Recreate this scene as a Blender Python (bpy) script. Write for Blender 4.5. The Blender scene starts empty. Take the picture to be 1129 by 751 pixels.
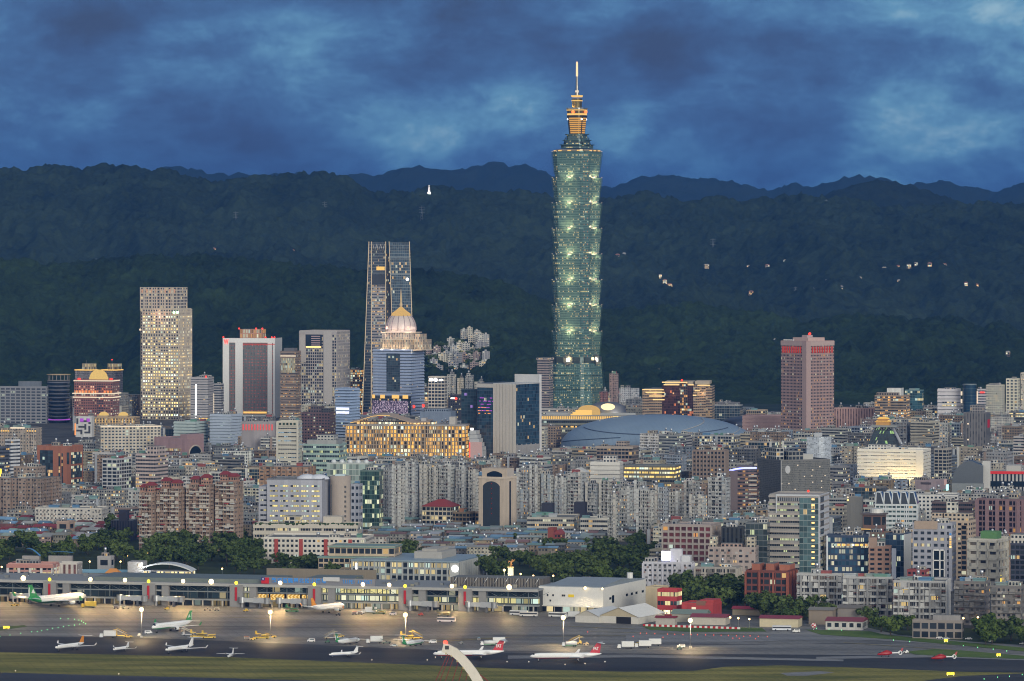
import bpy, math, random
import numpy as np
R = math.radians
random.seed(7)
S = bpy.context.scene
COL = S.collection
# ------------------------------------------------------------------ camera
F, CX, YH, H = 5000.0, 564.5, 265.0, 250.0      # photo pixels: focal length, centre column, horizon row; eye height in metres
cam = bpy.data.cameras.new('camera'); cam_o = bpy.data.objects.new('camera', cam); COL.objects.link(cam_o)
cam.sensor_width = 36; cam.lens = 36*F/1129; cam.shift_y = -(375.5-YH)/1129
cam.clip_start = 1; cam.clip_end = 60000
cam_o.location = (0, 0, H); cam_o.rotation_euler = (R(90), 0, 0)
S.camera = cam_o
# ------------------------------------------------------------------ node helper
class NB:
    def __init__(s, nt): s.nt = nt
    def n(s, t, **kw):
        x = s.nt.nodes.new(t)
        for k, v in kw.items(): setattr(x, k, v)
        return x
    def put(s, sock, v):
        if isinstance(v, bpy.types.NodeSocket): s.nt.links.new(v, sock)
        else: sock.default_value = v
    def m(s, op, a, b=0.0, c=None, clamp=False):
        x = s.n('ShaderNodeMath', operation=op, use_clamp=clamp)
        s.put(x.inputs[0], a); s.put(x.inputs[1], b)
        if c is not None: s.put(x.inputs[2], c)
        return x.outputs[0]
    def mul(s, *a):
        r = a[0]
        for b in a[1:]: r = s.m('MULTIPLY', r, b)
        return r
    def mix(s, f, a, b, t='MIX'):
        x = s.n('ShaderNodeMixRGB', blend_type=t)
        s.put(x.inputs[0], f); s.put(x.inputs[1], a if not isinstance(a, tuple) else (*a[:3], 1)); s.put(x.inputs[2], b if not isinstance(b, tuple) else (*b[:3], 1))
        return x.outputs[0]
    def noise(s, vec, scale, detail=3.0, rough=.5, dist=0.0):
        x = s.n('ShaderNodeTexNoise'); s.put(x.inputs['Vector'], vec)
        x.inputs['Scale'].default_value = scale; x.inputs['Detail'].default_value = detail
        x.inputs['Roughness'].default_value = rough; x.inputs['Distortion'].default_value = dist
        return x.outputs[0]
    def ramp(s, fac, stops):
        x = s.n('ShaderNodeValToRGB'); s.put(x.inputs[0], fac)
        e = x.color_ramp.elements
        while len(e) < len(stops): e.new(.5)
        for el, (p, c) in zip(e, stops): el.position = p; el.color = (*c[:3], 1)
        return x.outputs[0]
    def xyz(s, x, y, z):
        c = s.n('ShaderNodeCombineXYZ'); s.put(c.inputs[0], x); s.put(c.inputs[1], y); s.put(c.inputs[2], z)
        return c.outputs[0]
    def sep(s, v):
        c = s.n('ShaderNodeSeparateXYZ'); s.put(c.inputs[0], v); return c.outputs
# ------------------------------------------------------------------ world: dusk sky under broken cloud
SUN_EL, SUN_AZ = R(14), R(156)                   # the last light comes from behind the camera, on its right (azimuth from +Y towards +X)
W = bpy.data.worlds.new('World'); S.world = W; W.use_nodes = True
nt = W.node_tree; nt.nodes.clear(); b = NB(nt)
tc = b.n('ShaderNodeTexCoord').outputs['Generated']
dx, dy, dz = b.sep(tc)
sky = b.n('ShaderNodeTexSky', sky_type='NISHITA'); sky.sun_disc = False
sky.sun_elevation = SUN_EL; sky.sun_rotation = SUN_AZ; sky.altitude = 100; sky.air_density = 1.2; sky.dust_density = 1.5; sky.ozone_density = 3
def cl(sx, sz, off, det, ro, di): return b.noise(b.xyz(b.m('MULTIPLY', dx, sx), b.m('ADD', b.m('MULTIPLY', dy, sx), off), b.m('MULTIPLY', dz, sz)), 1.0, det, ro, di)
big = cl(11, 26, 4.0, 5, .5, .3); mid = cl(28, 56, 2.2, 10, .68, .25); torn = cl(70, 120, 9.1, 9, .7, .2)
dens = b.m('ADD', b.m('ADD', b.mul(big, .62), b.mul(mid, .28)), b.mul(torn, .12))
dens = b.m('ADD', dens, b.mul(b.m('SUBTRACT', .018, b.m('ABSOLUTE', b.m('SUBTRACT', dz, .018))), 1.2))   # a paler band low over the hills
cloud = b.ramp(dens, [(.41, (.008, .034, .135)), (.46, (.013, .060, .205)), (.505, (.025, .102, .285)), (.54, (.046, .16, .36)), (.58, (.095, .27, .46)), (.63, (.26, .44, .57))])
back = b.n('ShaderNodeMapRange', interpolation_type='SMOOTHSTEP'); b.put(back.inputs[0], dy); back.inputs[1].default_value = .35; back.inputs[2].default_value = -.75
high = b.n('ShaderNodeMapRange', interpolation_type='SMOOTHSTEP'); b.put(high.inputs[0], dz); high.inputs[1].default_value = .08; high.inputs[2].default_value = .7
glow = b.mix(back.outputs[0], (.22, .27, .33), (1.0, .98, .92))          # grey-blue overhead, pale towards the sunset
amt = b.m('MAXIMUM', back.outputs[0], b.mul(high.outputs[0], .9))
skycol = b.mix(amt, cloud, glow)
skycol = b.mix(1.0, skycol, b.mix(1.0, sky.outputs[0], (.012, .012, .012), 'MULTIPLY'), 'ADD')
bg = b.n('ShaderNodeBackground'); b.put(bg.inputs[0], b.mix(1.0, skycol, (10, 10, 10), 'MULTIPLY')); bg.inputs[1].default_value = .1
b.nt.links.new(bg.outputs[0], b.n('ShaderNodeOutputWorld').inputs[0])
sl = bpy.data.lights.new('sun', 'SUN'); sl.energy = 1.9; sl.angle = R(24); sl.color = (1, .95, .82)
so = bpy.data.objects.new('sun', sl); COL.objects.link(so)
from mathutils import Vector, Matrix
sd = Vector((math.sin(SUN_AZ)*math.cos(SUN_EL), math.cos(SUN_AZ)*math.cos(SUN_EL), math.sin(SUN_EL)))
so.rotation_euler = sd.to_track_quat('Z', 'Y').to_euler()
S.view_settings.view_transform = 'Standard'; S.view_settings.look = 'None'; S.view_settings.gamma = 1; S.view_settings.use_curve_mapping = False
S.view_settings.exposure = 0.0
S.render.engine = 'CYCLES'; S.cycles.max_bounces = 5; S.cycles.diffuse_bounces = 2; S.cycles.glossy_bounces = 2; S.cycles.volume_bounces = 0
S.cycles.filter_width = 1.05; S.cycles.use_denoising = True; S.cycles.sample_clamp_indirect = 3
# ------------------------------------------------------------------ pixel <-> place
def G(px, py, z=0.0):                            # the ground point seen at a photo pixel
    y = F*(H-z)/(py-YH); return ((px-CX)*y/F, y)
def DEP(yb): return F*H/(yb-YH)
def PX(x, y, z): return CX+F*x/y, YH+F*(H-z)/y
# ------------------------------------------------------------------ mesh builder
GLYPH = {}
for _t in ['W', '國泰', '金控', 'FAT']+list('歡迎蒞臨臺北松山機場TAIPERO'):   # lettering, turned into meshes once
    _c = bpy.data.curves.new('letter', 'FONT'); _c.body = _t; _c.extrude = .1; _c.offset = .02; _o = bpy.data.objects.new('letter', _c); COL.objects.link(_o); GLYPH[_t] = _o
bpy.context.view_layer.update(); _d = bpy.context.evaluated_depsgraph_get()
for _t, _o in list(GLYPH.items()):
    _m = bpy.data.meshes.new_from_object(_o.evaluated_get(_d)); bpy.data.objects.remove(_o); _m.materials.clear()
    _v = np.empty(len(_m.vertices)*3, np.float32); _m.vertices.foreach_get('co', _v); _v = _v.reshape(-1, 3); _v[:, :2] -= (_v[:, :2].min(0)+_v[:, :2].max(0))/2; _sz = _v[:, :2].max(0)-_v[:, :2].min(0)
    _m.vertices.foreach_set('co', _v.ravel()); GLYPH[_t] = (_m, float(_sz[0]), float(_sz[1]))
def glyph(name, txt, w, h, mat, parent, loc, rz=0.0, col=None, fit=False):
    m, sx, sy = GLYPH[txt]; m = m.copy(); m.materials.append(mat); o = bpy.data.objects.new(name, m); COL.objects.link(o); o.parent = parent; o.location = loc; o.rotation_euler = (R(90), 0, rz)
    k = min(w/sx, h/sy) if fit else 0; o.scale = (k or w/sx, k or h/sy, 1)
    if col: o.color = (*col, 1)
    return o
class MB:
    def __init__(s): s.v = []; s.f = []; s.uv = []; s.sm = []
    def face(s, pts, uv=None, sm=False):
        i = len(s.v); s.v += [tuple(p) for p in pts]; s.f.append(tuple(range(i, i+len(pts))))
        s.uv += uv if uv else [(-1000.0, -1000.0)]*len(pts); s.sm.append(sm); return s
    def prism(s, poly, z0, z1, bay=3.5, fl=3.3, blank=(), top=None, bottom=False, u0=0, closed=True):
        n = len(poly); tp = top or poly; nf = max(1, round((z1-z0)/fl)); u = u0
        for i in range(n):
            a, c = poly[i], poly[(i+1) % n]; A, C = tp[i], tp[(i+1) % n]
            L = math.hypot(c[0]-a[0], c[1]-a[1]); k = max(1, round(L/bay))
            if L < 1e-4: continue
            uv = None if (bay <= 0 or i in blank or L < bay*.45) else [(u, 0), (u+k, 0), (u+k, nf), (u, nf)]
            s.face([(*a, z0), (*c, z0), (*C, z1), (*A, z1)], uv); u += k+3
        if closed:
            s.face([(*p, z1) for p in tp])
            if bottom: s.face([(*p, z0) for p in poly[::-1]])
        return s
    def box(s, x0, x1, y0, y1, z0, z1, bay=0, fl=3.3, bottom=True, **k):
        return s.prism([(x0, y0), (x1, y0), (x1, y1), (x0, y1)], z0, z1, bay if bay else 1e9, fl, bottom=bottom, blank=() if bay else (0, 1, 2, 3), **k)
    def tube(s, pts, rad, n=6, caps=True, sm=True):
        P = [Vector(p) for p in pts]; rs = rad if isinstance(rad, (list, tuple)) else [rad]*len(P); rings = []
        for i, p in enumerate(P):
            t = (P[min(i+1, len(P)-1)]-P[max(i-1, 0)]).normalized()
            a = Vector((0, 0, 1)) if abs(t.z) < .9 else Vector((1, 0, 0))
            e1 = t.cross(a).normalized(); e2 = t.cross(e1)
            rings.append([p+(e1*math.cos(2*math.pi*k/n)+e2*math.sin(2*math.pi*k/n))*rs[i] for k in range(n)])
        for i in range(len(P)-1):
            for k in range(n):
                k2 = (k+1) % n; s.face([rings[i][k2], rings[i][k], rings[i+1][k], rings[i+1][k2]], None, sm)
        if caps:
            if rs[0] > 1e-3: s.face(rings[0])
            if rs[-1] > 1e-3: s.face(rings[-1][::-1])
        return s
    def lathe(s, prof, n=16, cx=0, cy=0, sm=True, sx=1, sy=1, a0=0, a1=2*math.pi):
        full = abs(a1-a0-2*math.pi) < 1e-6
        for (r0, z0), (r1, z1) in zip(prof, prof[1:]):
            for k in range(n):
                A, B = a0+(a1-a0)*k/n, a0+(a1-a0)*(k+1)/n
                p = lambda r, a, z: (cx+sx*r*math.cos(a), cy+sy*r*math.sin(a), z)
                q = [p(r0, A, z0), p(r0, B, z0), p(r1, B, z1), p(r1, A, z1)]
                if r1 < 1e-6: q = q[:3]
                elif r0 < 1e-6: q = [q[0], q[2], q[3]]
                s.face(q, None, sm)
        return s
    def cyl(s, cx, cy, r, z0, z1, n=10): return s.lathe([(0, z0), (r, z0), (r, z1), (0, z1)], n, cx, cy, sm=False)
    def ball(s, c, r, n=8, sz=1.0):
        return s.lathe([(r*math.sin(math.pi*k/n), c[2]-sz*r*math.cos(math.pi*k/n)) for k in range(n+1)], n+2, c[0], c[1])
def mesh_obj(name, mb, mat, parent=None, loc=(0, 0, 0), rz=0.0, col=None):
    me = bpy.data.meshes.new(name); me.from_pydata(mb.v, [], mb.f)
    uvl = me.uv_layers.new(name='UVMap'); uvl.data.foreach_set('uv', np.array(mb.uv, dtype=np.float32).ravel())
    me.polygons.foreach_set('use_smooth', np.array(mb.sm, dtype=bool))
    if any(mb.sm):
        import bmesh
        bm = bmesh.new(); bm.from_mesh(me); bmesh.ops.remove_doubles(bm, verts=bm.verts, dist=1e-4); bm.to_mesh(me); bm.free()
    me.materials.append(mat); o = bpy.data.objects.new(name, me); COL.objects.link(o)
    o.parent = parent; o.location = loc; o.rotation_euler = (0, 0, rz)
    if col: o.color = (*col, 1)
    return o
def thing(name, label, cat, loc=(0, 0, 0), rz=0.0, group=None):
    o = bpy.data.objects.new(name, None); COL.objects.link(o); o.empty_display_size = .5
    o.location = loc; o.rotation_euler = (0, 0, rz); o['label'] = label; o['category'] = cat
    if group: o['group'] = group
    return o
def tag(o, label, cat, group=None):
    o['label'] = label; o['category'] = cat
    if group: o['group'] = group
    return o
def dup(root, loc, rz=0.0, label=None, group=None, scale=1.0):
    r = root.copy(); COL.objects.link(r); r.location = loc; r.rotation_euler = (0, 0, rz); r.scale = (scale,)*3
    if label: r['label'] = label
    if group: r['group'] = group
    for ch in list(root.children):
        c = ch.copy(); COL.objects.link(c); c.parent = r
        for g in list(ch.children):
            d = g.copy(); COL.objects.link(d); d.parent = c
    return r
# ------------------------------------------------------------------ materials
def newmat(name):
    m = bpy.data.materials.new(name); m.use_nodes = True; m.node_tree.nodes.clear()
    b = NB(m.node_tree); out = b.n('ShaderNodeOutputMaterial'); return m, b, out
def princ(b, col, rough=.7, metal=0.0, em=None, es=0.0, spec=.3):
    p = b.n('ShaderNodeBsdfPrincipled'); b.put(p.inputs['Base Color'], (*col[:3], 1) if isinstance(col, tuple) else col)
    b.put(p.inputs['Roughness'], rough); b.put(p.inputs['Metallic'], metal); p.inputs['Specular IOR Level'].default_value = spec
    if em is not None:
        b.put(p.inputs['Emission Color'], (*em[:3], 1) if isinstance(em, tuple) else em); b.put(p.inputs['Emission Strength'], es)
    return p
def paint(name, rough=.65, metal=0.0, var=.35, scale=.35, spec=.3):
    m, b, out = newmat(name)
    oi = b.n('ShaderNodeObjectInfo'); tc = b.n('ShaderNodeTexCoord').outputs['Object']
    n1 = b.noise(tc, scale, 5, .6); x, y, z = b.sep(tc)
    streak = b.noise(b.xyz(b.mul(x, 1.3), b.mul(y, 1.3), b.mul(z, .12)), 1.0, 3, .6)
    k = b.m('ADD', 1-var*.5, b.mul(b.m('ADD', b.mul(n1, .6), b.mul(streak, .4)), var))
    c = b.mix(1.0, oi.outputs['Color'], b.xyz(k, k, k), 'MULTIPLY')
    b.nt.links.new(princ(b, c, rough, metal, spec=spec).outputs[0], out.inputs[0]); return m
PAINT = paint('weathered_paint'); METAL = paint('brushed_metal', .35, .8, .2); SMOOTH = paint('smooth_paint', .35, 0, .12, .5, .5)
TIN = paint('tin_roof', .45, .3, .5, .15)
def emis(name, col, st):
    m, b, out = newmat(name); e = b.n('ShaderNodeEmission'); e.inputs[0].default_value = (*col, 1); e.inputs[1].default_value = st
    b.nt.links.new(e.outputs[0], out.inputs[0]); return m
E_WARM = emis('lamp_warm', (1, .62, .22), 2.2); E_FLOOD = emis('flood_lamp', (1, .74, .36), 5); E_WHITE = emis('lamp_white', (1, .97, .9), 3.5)
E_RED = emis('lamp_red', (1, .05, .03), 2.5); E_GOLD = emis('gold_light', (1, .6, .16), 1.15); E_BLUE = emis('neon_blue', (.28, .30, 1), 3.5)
E_PURP = emis('neon_purple', (.55, .12, .75), .8); E_GREEN = emis('lamp_green', (.25, 1, .4), 2.0); E_SIGNB = emis('sign_blue', (.12, .42, .95), .6)
E_ORANGE = emis('orange_light', (1, .33, .06), 1.4); E_PALE = emis('pale_light', (1, .83, .6), 1.0); E_PINK = emis('screen_pink', (.85, .55, .48), .55)
E_SCREEN = emis('billboard_light', (.75, .78, 1), 5); E_YEL = emis('sign_yellow', (1, .72, .05), 2.6)
def glassmat(name, col, rough=.08, spec=.6):
    m, b, out = newmat(name); tc = b.n('ShaderNodeTexCoord').outputs['Object']
    n = b.noise(tc, .06, 2); c = b.mix(n, tuple(x*.6 for x in col), tuple(min(1, x*1.4) for x in col))
    b.nt.links.new(princ(b, c, rough, 0, spec=spec).outputs[0], out.inputs[0]); return m
GLASS = glassmat('dark_glass', (.012, .02, .03)); GLASSB = glassmat('blue_glass', (.02, .05, .085))
_fc = {}
def facade(wx=(.2, .8), wy=(.3, .82), lit=.06, lc=(1, .62, .2), ls=1.2, glass=(.02, .026, .034), rough=.15, clutter=0.0, sub=0, cluster=.6, colvar=.1, wallmetal=0.0, mixlit=.35, gv=(.45, 1.6), spandrel=None):
    """A wall with windows laid out in bays (u) and storeys (v); the wall colour is the object's own."""
    key = (wx, wy, lit, lc, ls, glass, rough, clutter, sub, cluster, colvar, wallmetal, mixlit, gv, spandrel)
    if key in _fc: return _fc[key]
    m, b, out = newmat('facade'); _fc[key] = m
    oi = b.n('ShaderNodeObjectInfo'); rnd = b.mul(oi.outputs['Random'], 977.0)
    uv = b.n('ShaderNodeUVMap'); uv.uv_map = 'UVMap'; u, v, _ = b.sep(uv.outputs[0])
    fu, fv = b.m('FRACT', u), b.m('FRACT', v); iu, iv = b.m('FLOOR', u), b.m('FLOOR', v)
    def wn(a, c, d):
        x = b.n('ShaderNodeTexWhiteNoise', noise_dimensions='3D'); b.put(x.inputs['Vector'], b.xyz(a, c, d)); return x
    w1 = wn(iu, iv, rnd); r1 = w1.outputs['Value']; c1, c2, c3 = b.sep(w1.outputs['Color'])
    fl = wn(iv, 3.3, rnd).outputs['Value']; bayr = wn(iu, 7.7, rnd).outputs['Value']
    x0 = b.m('ADD', wx[0], b.mul(c2, clutter*.25)) if clutter else wx[0]; x1 = b.m('SUBTRACT', wx[1], b.mul(c3, clutter*.25)) if clutter else wx[1]
    mask = b.mul(b.m('GREATER_THAN', fu, x0), b.m('LESS_THAN', fu, x1), b.m('GREATER_THAN', fv, wy[0]), b.m('LESS_THAN', fv, wy[1]), b.m('GREATER_THAN', u, -500))
    if clutter: mask = b.mul(mask, b.m('GREATER_THAN', c1, clutter*.12))
    if sub:
        fs = b.m('FRACT', b.m('MULTIPLY', fu, sub)); mask = b.mul(mask, b.m('GREATER_THAN', fs, .1))
    geo = b.n('ShaderNodeNewGeometry'); nz = b.m('ABSOLUTE', b.sep(geo.outputs['True Normal'])[2])
    roof = b.m('GREATER_THAN', nz, .6); mask = b.mul(mask, b.m('SUBTRACT', 1, roof))
    tco = b.n('ShaderNodeTexCoord').outputs['Object']; tx, ty, tz = b.sep(tco)
    big = b.noise(tco, .12, 4, .6); streak = b.noise(b.xyz(b.mul(tx, 1.1), b.mul(ty, 1.1), b.mul(tz, .08)), 1.0, 4, .65)
    k = b.m('ADD', .72, b.m('ADD', b.mul(big, .28), b.mul(streak, .28)))
    k = b.mul(k, b.m('ADD', 1-colvar, b.mul(bayr, 2*colvar)))
    wall = b.mix(1.0, oi.outputs['Color'], b.xyz(k, k, k), 'MULTIPLY')
    if clutter:                                   # air-conditioners, grilles and laundry below the windows
        cl = b.mul(b.m('LESS_THAN', fv, wy[0]), b.m('GREATER_THAN', b.m('FRACT', b.m('ADD', fu, c1)), .55), b.m('GREATER_THAN', c3, .35), b.m('GREATER_THAN', u, -500))
        cc = b.ramp(c2, [(0, (.05, .05, .055)), (.35, (.12, .12, .12)), (.6, (.42, .42, .42)), (.9, (.25, .13, .09))])
        wall = b.mix(b.mul(cl, clutter), wall, cc)
    if spandrel: wall = b.mix(b.mul(b.m('LESS_THAN', fv, wy[0]), b.m('GREATER_THAN', u, -500)), wall, spandrel)
    rn = b.noise(tco, .25, 5, .65); roofc = b.mix(b.m('MULTIPLY', rn, 1.0), (.07, .075, .075), (.24, .24, .23))
    wall = b.mix(roof, wall, roofc)
    pw = princ(b, wall, .75, wallmetal)
    gl = b.mix(c2, tuple(x*gv[0] for x in glass), tuple(x*gv[1] for x in glass))
    if clutter: gl = b.ramp(b.m('FRACT', b.m('MULTIPLY', b.m('ADD', c2, c1), 3.7)), [(0, (.02, .024, .03)), (.5, (.035, .038, .045)), (.75, (.075, .075, .075)), (.93, (.15, .13, .11))])
    thr = b.mul(lit*1.6, b.m('ADD', 1-cluster, b.mul(fl, 2*cluster)))
    on = b.mul(b.m('LESS_THAN', r1, thr), b.m('LESS_THAN', b.m('FRACT', b.m('ADD', fu, c2)), .85))
    lcol = b.mix(b.m('GREATER_THAN', c3, 1-mixlit), lc, (.95, .92, .62)); lcol = b.mix(b.m('GREATER_THAN', c3, 1-mixlit*.3), lcol, (.75, .95, .8))
    est = b.mul(on, ls*1.35, b.m('ADD', .35, b.mul(c1, .9)))
    pg = princ(b, gl, rough, 0, lcol, est, spec=.5)
    mx = b.n('ShaderNodeMixShader'); b.put(mx.inputs[0], mask); b.nt.links.new(pw.outputs[0], mx.inputs[1]); b.nt.links.new(pg.outputs[0], mx.inputs[2])
    b.nt.links.new(mx.outputs[0], out.inputs[0]); return m
ST = dict(
    punch=lambda lit=.05, **k: facade((.22, .78), (.32, .8), lit, **k),
    apt=lambda lit=.045, **k: facade((.16, .84), (.40, .80), lit, clutter=.75, colvar=.16, lc=k.pop('lc', (1, .62, .2)), **k),
    balc=lambda lit=.06, **k: facade((.03, .97), (.3, .88), lit, clutter=.5, sub=3, colvar=.14, **k),
    band=lambda lit=.07, **k: facade((-1, 2), (.36, .82), lit, sub=k.pop('sub', 2), **k),
    grid=lambda lit=.07, **k: facade((.1, .9), (.16, .84), lit, **k),
    curtain=lambda lit=.05, **k: facade((.04, .97), (.1, .97), lit, glass=k.pop('glass', (.03, .05, .065)), **k),
    vstripe=lambda lit=.0, **k: facade((.3, .75), (-1, 2), lit, **k),
    tallgrid=lambda lit=.2, **k: facade((.2, .82), (.28, .82), lit, **k),
    blank=lambda lit=0, **k: facade((2, 3), (2, 3), 0, **k),
)
# ------------------------------------------------------------------ ground sheets
def ground_mat(name, c0, c1, scale=.02, fine=.4, rough=.85, stretch=None, rot=0.0, c2=None, spec=.2):
    m, b, out = newmat(name); tc = b.n('ShaderNodeTexCoord').outputs['Object']
    if stretch:
        mp = b.n('ShaderNodeMapping'); b.put(mp.inputs['Vector'], tc); mp.inputs['Rotation'].default_value = (0, 0, rot); mp.inputs['Scale'].default_value = stretch; v = mp.outputs[0]
    else: v = tc
    n1 = b.noise(v, scale, 6, .62, .3); n2 = b.noise(tc, fine, 4, .6)
    f = b.m('ADD', b.mul(n1, .75), b.mul(n2, .25))
    c = b.ramp(f, [(.38, c0), (.5, tuple((a+d)/2 for a, d in zip(c0, c1))), (.60, c1)])
    if c2:
        n3 = b.noise(v, scale*2.3, 4, .5); c = b.mix(b.m('GREATER_THAN', n3, .62), c, c2)
    if stretch:                                   # slab joints, tyre marks and old oil
        x, y, z = b.sep(mp.outputs[0]); st = b.noise(b.xyz(b.mul(x, .35), b.mul(y, 2.2), 0.0), scale*4, 5, .7); c = b.mix(b.m('MULTIPLY', b.m('GREATER_THAN', st, .57), .5), c, tuple(v*.45 for v in c0))
        mj = b.n('ShaderNodeMapping'); b.put(mj.inputs['Vector'], tc); mj.inputs['Rotation'].default_value = (0, 0, -rot); jx, jy, _ = b.sep(mj.outputs[0]); jn = b.m('MAXIMUM', b.m('LESS_THAN', b.m('FRACT', b.mul(jx, .133)), .05), b.m('LESS_THAN', b.m('FRACT', b.mul(jy, .133)), .07)); c = b.mix(b.mul(jn, .45), c, tuple(v*.4 for v in c0))
    b.nt.links.new(princ(b, c, rough, spec=spec).outputs[0], out.inputs[0]); return m
AIR = R(12)                                      # the airfield's long axis, turned a little towards the camera on the right
def sheet(name, poly, z, mat, px=True, kind='structure'):
    pts = [(*G(*p), z) for p in poly] if px else [(*p, z) for p in poly]
    a = sum(p[0]*q[1]-q[0]*p[1] for p, q in zip(pts, pts[1:]+pts[:1]))
    if a < 0: pts = pts[::-1]
    mb = MB(); mb.face(pts); o = mesh_obj(name, mb, mat); o['kind'] = kind; return o
M_CITY = ground_mat('city_ground', (.035, .036, .038), (.09, .09, .088), .02)
M_ASPH = ground_mat('apron_concrete', (.085, .085, .084), (.24, .233, .222), .012, .25, .6, (.22, 1.7, 1), AIR, c2=(.085, .085, .085))
M_DARK = ground_mat('asphalt', (.018, .019, .022), (.055, .055, .058), .014, .25, .65, (.2, 1.5, 1), AIR)
M_TAXI = ground_mat('taxiway_concrete', (.15, .155, .165), (.25, .25, .255), .02, .2, .7, (.15, 1.6, 1), AIR)
M_RUN = ground_mat('runway_asphalt', (.02, .023, .033), (.045, .048, .06), .02, .2, .6, (.12, 1.4, 1), AIR)
M_GRASS = ground_mat('mown_grass', (.09, .10, .024), (.25, .22, .062), .03, .35, .95, (.3, 1.5, 1), AIR)
M_GRASS2 = ground_mat('green_grass', (.05, .095, .02), (.10, .15, .035), .03, .4, .95)
M_SOIL = ground_mat('park_ground', (.016, .026, .012), (.04, .055, .02), .03, .3, .95)
sheet('ground', [(-7500, 900), (7500, 900), (7500, 24000), (-7500, 24000)], 0, M_CITY, False)
sheet('apron', [(-120, 659), (300, 661), (590, 672), (720, 672), (880, 684), (980, 690), (1240, 712), (1240, 790), (-120, 790)], .05, M_ASPH)
sheet('taxiway', [(-120, 700), (150, 703), (560, 720), (900, 722), (1240, 726), (1240, 790), (-120, 790)], .10, M_DARK)
sheet('taxiway_band', [(560, 723), (700, 722), (930, 727.5), (930, 729.5), (700, 725), (560, 726.5)], .15, M_TAXI)
sheet('apron_strip', [(690, 701), (800, 699), (900, 700), (1000, 703), (1240, 719), (1240, 723.5), (1060, 711.5), (960, 706), (880, 706), (780, 709), (690, 708)], .15, M_TAXI)
sheet('taxiway_stripe', [(900, 724.5), (1030, 722), (1240, 729), (1240, 732), (1030, 725), (900, 727)], .15, M_TAXI)
sheet('grass_field', [(-120, 716), (0, 719.5), (250, 725), (450, 733), (580, 738.5), (690, 741), (765, 740), (800, 735.5), (860, 734), (960, 737), (1060, 741), (1240, 744), (1240, 800), (-120, 800)], .20, M_GRASS)
sheet('dark_path', [(860, 742.5), (905, 740.5), (920, 742), (890, 745.5), (868, 745.5)], .25, M_TAXI)
sheet('runway', [(-120, 736.5), (0, 742), (130, 745.4), (260, 748.5), (420, 753), (700, 762), (1240, 778), (1240, 830), (-120, 830)], .25, M_RUN)
sheet('runway_turnoff', [(1020, 751), (1060, 746), (1140, 742.5), (1240, 738), (1240, 800), (1020, 800)], .30, M_DARK)
sheet('grass_verge', [(888, 694.5), (960, 696.5), (975, 700), (1000, 702.5), (1129, 714.5), (1240, 724), (1240, 730), (1129, 718.5), (1060, 712), (985, 705.5), (905, 700)], .22, M_GRASS2)
sheet('grass_island', [(997, 719), (1030, 716), (1060, 717.5), (1129, 723.5), (1240, 732), (1240, 736), (1129, 727), (1050, 724.5), (1010, 722)], .22, M_GRASS2)
sheet('grass_wedge', [(-60, 693), (0, 691.5), (27, 689.5), (30, 691), (0, 695.5), (-60, 699)], .12, M_GRASS2)
sheet('grass_border', [(707, 690), (840, 692.5), (845, 696.5), (760, 697), (716, 694.5)], .12, M_GRASS2)
sheet('airport_road', [(-120, 647), (300, 651), (600, 657), (600, 664), (300, 658), (-120, 654)], .07, M_DARK)
for _k, poly in enumerate([[(-120, 607), (60, 603), (130, 594), (280, 596), (285, 613), (390, 622), (390, 643), (240, 641), (130, 628), (-120, 628)],
             [(530, 636), (480, 607), (560, 617), (640, 619), (660, 604), (720, 600), (745, 622), (720, 655), (560, 652)],
             [(738, 652), (800, 651), (890, 660), (890, 684), (800, 672), (740, 668)],
             [(940, 688), (960, 680), (1129, 700), (1240, 712), (1240, 722), (1129, 713), (990, 700)],
             [(428, 615), (430, 600), (520, 600), (560, 606), (560, 622), (480, 622)]]):
    sheet('park_ground', poly, .04+_k*.004, M_SOIL)
sheet('park_ground', [(-1700, 6640), (1700, 6640), (1700, 7500), (-1700, 7500)], .3, ground_mat('foothill', (.003, .008, .004), (.02, .034, .016), .02, .2, .95), False)
# marks on the concrete: taxi lines and worn light streaks
M_LINE = ground_mat('worn_marking', (.20, .16, .06), (.30, .25, .10), .2, .6)
for (x0, y0, x1, y1, wd) in [(20, 676, 120, 678, .9), (130, 684, 210, 683, .9), (250, 681, 330, 684, .9), (600, 690, 700, 694, .9), (360, 689, 420, 690, 1), (480, 705, 690, 701, .7), (650, 697, 850, 701, .7), (930, 709, 1050, 717, .7), (100, 731, 260, 736, .6), (470, 709, 560, 703, 1.5)]:
    a, c = Vector(G(x0, y0)), Vector(G(x1, y1)); t = (c-a).normalized(); nrm = Vector((-t.y, t.x))*wd
    sheet('painted_line', [tuple(a-nrm), tuple(c-nrm), tuple(c+nrm), tuple(a+nrm)], .32, M_LINE, False)
# ------------------------------------------------------------------ mountains
_rng = np.random.RandomState(3); _perm = _rng.rand(256, 256)
def vn(x, y, seed=0):
    x = x+seed*37.1; y = y+seed*91.7; ix = np.floor(x).astype(int); iy = np.floor(y).astype(int); fx = x-ix; fy = y-iy
    fx = fx*fx*(3-2*fx); fy = fy*fy*(3-2*fy); g = lambda i, j: _perm[i & 255, j & 255]
    return (g(ix, iy)*(1-fx)+g(ix+1, iy)*fx)*(1-fy)+(g(ix, iy+1)*(1-fx)+g(ix+1, iy+1)*fx)*fy
def fbm(x, y, o=4, seed=0, gain=.5):
    r = 0; a = 1; t = 0
    for i in range(o): r = r+a*vn(x*2**i, y*2**i, seed+i*5); t += a; a *= gain
    return r/t
def ridged(x, y, o=4, seed=0):
    r = 0; a = 1; t = 0
    for i in range(o): n = 1-np.abs(2*vn(x*2**i, y*2**i, seed+i*3)-1); r = r+a*n*n; t += a; a *= .5
    return r/t
HILLS = []
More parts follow.
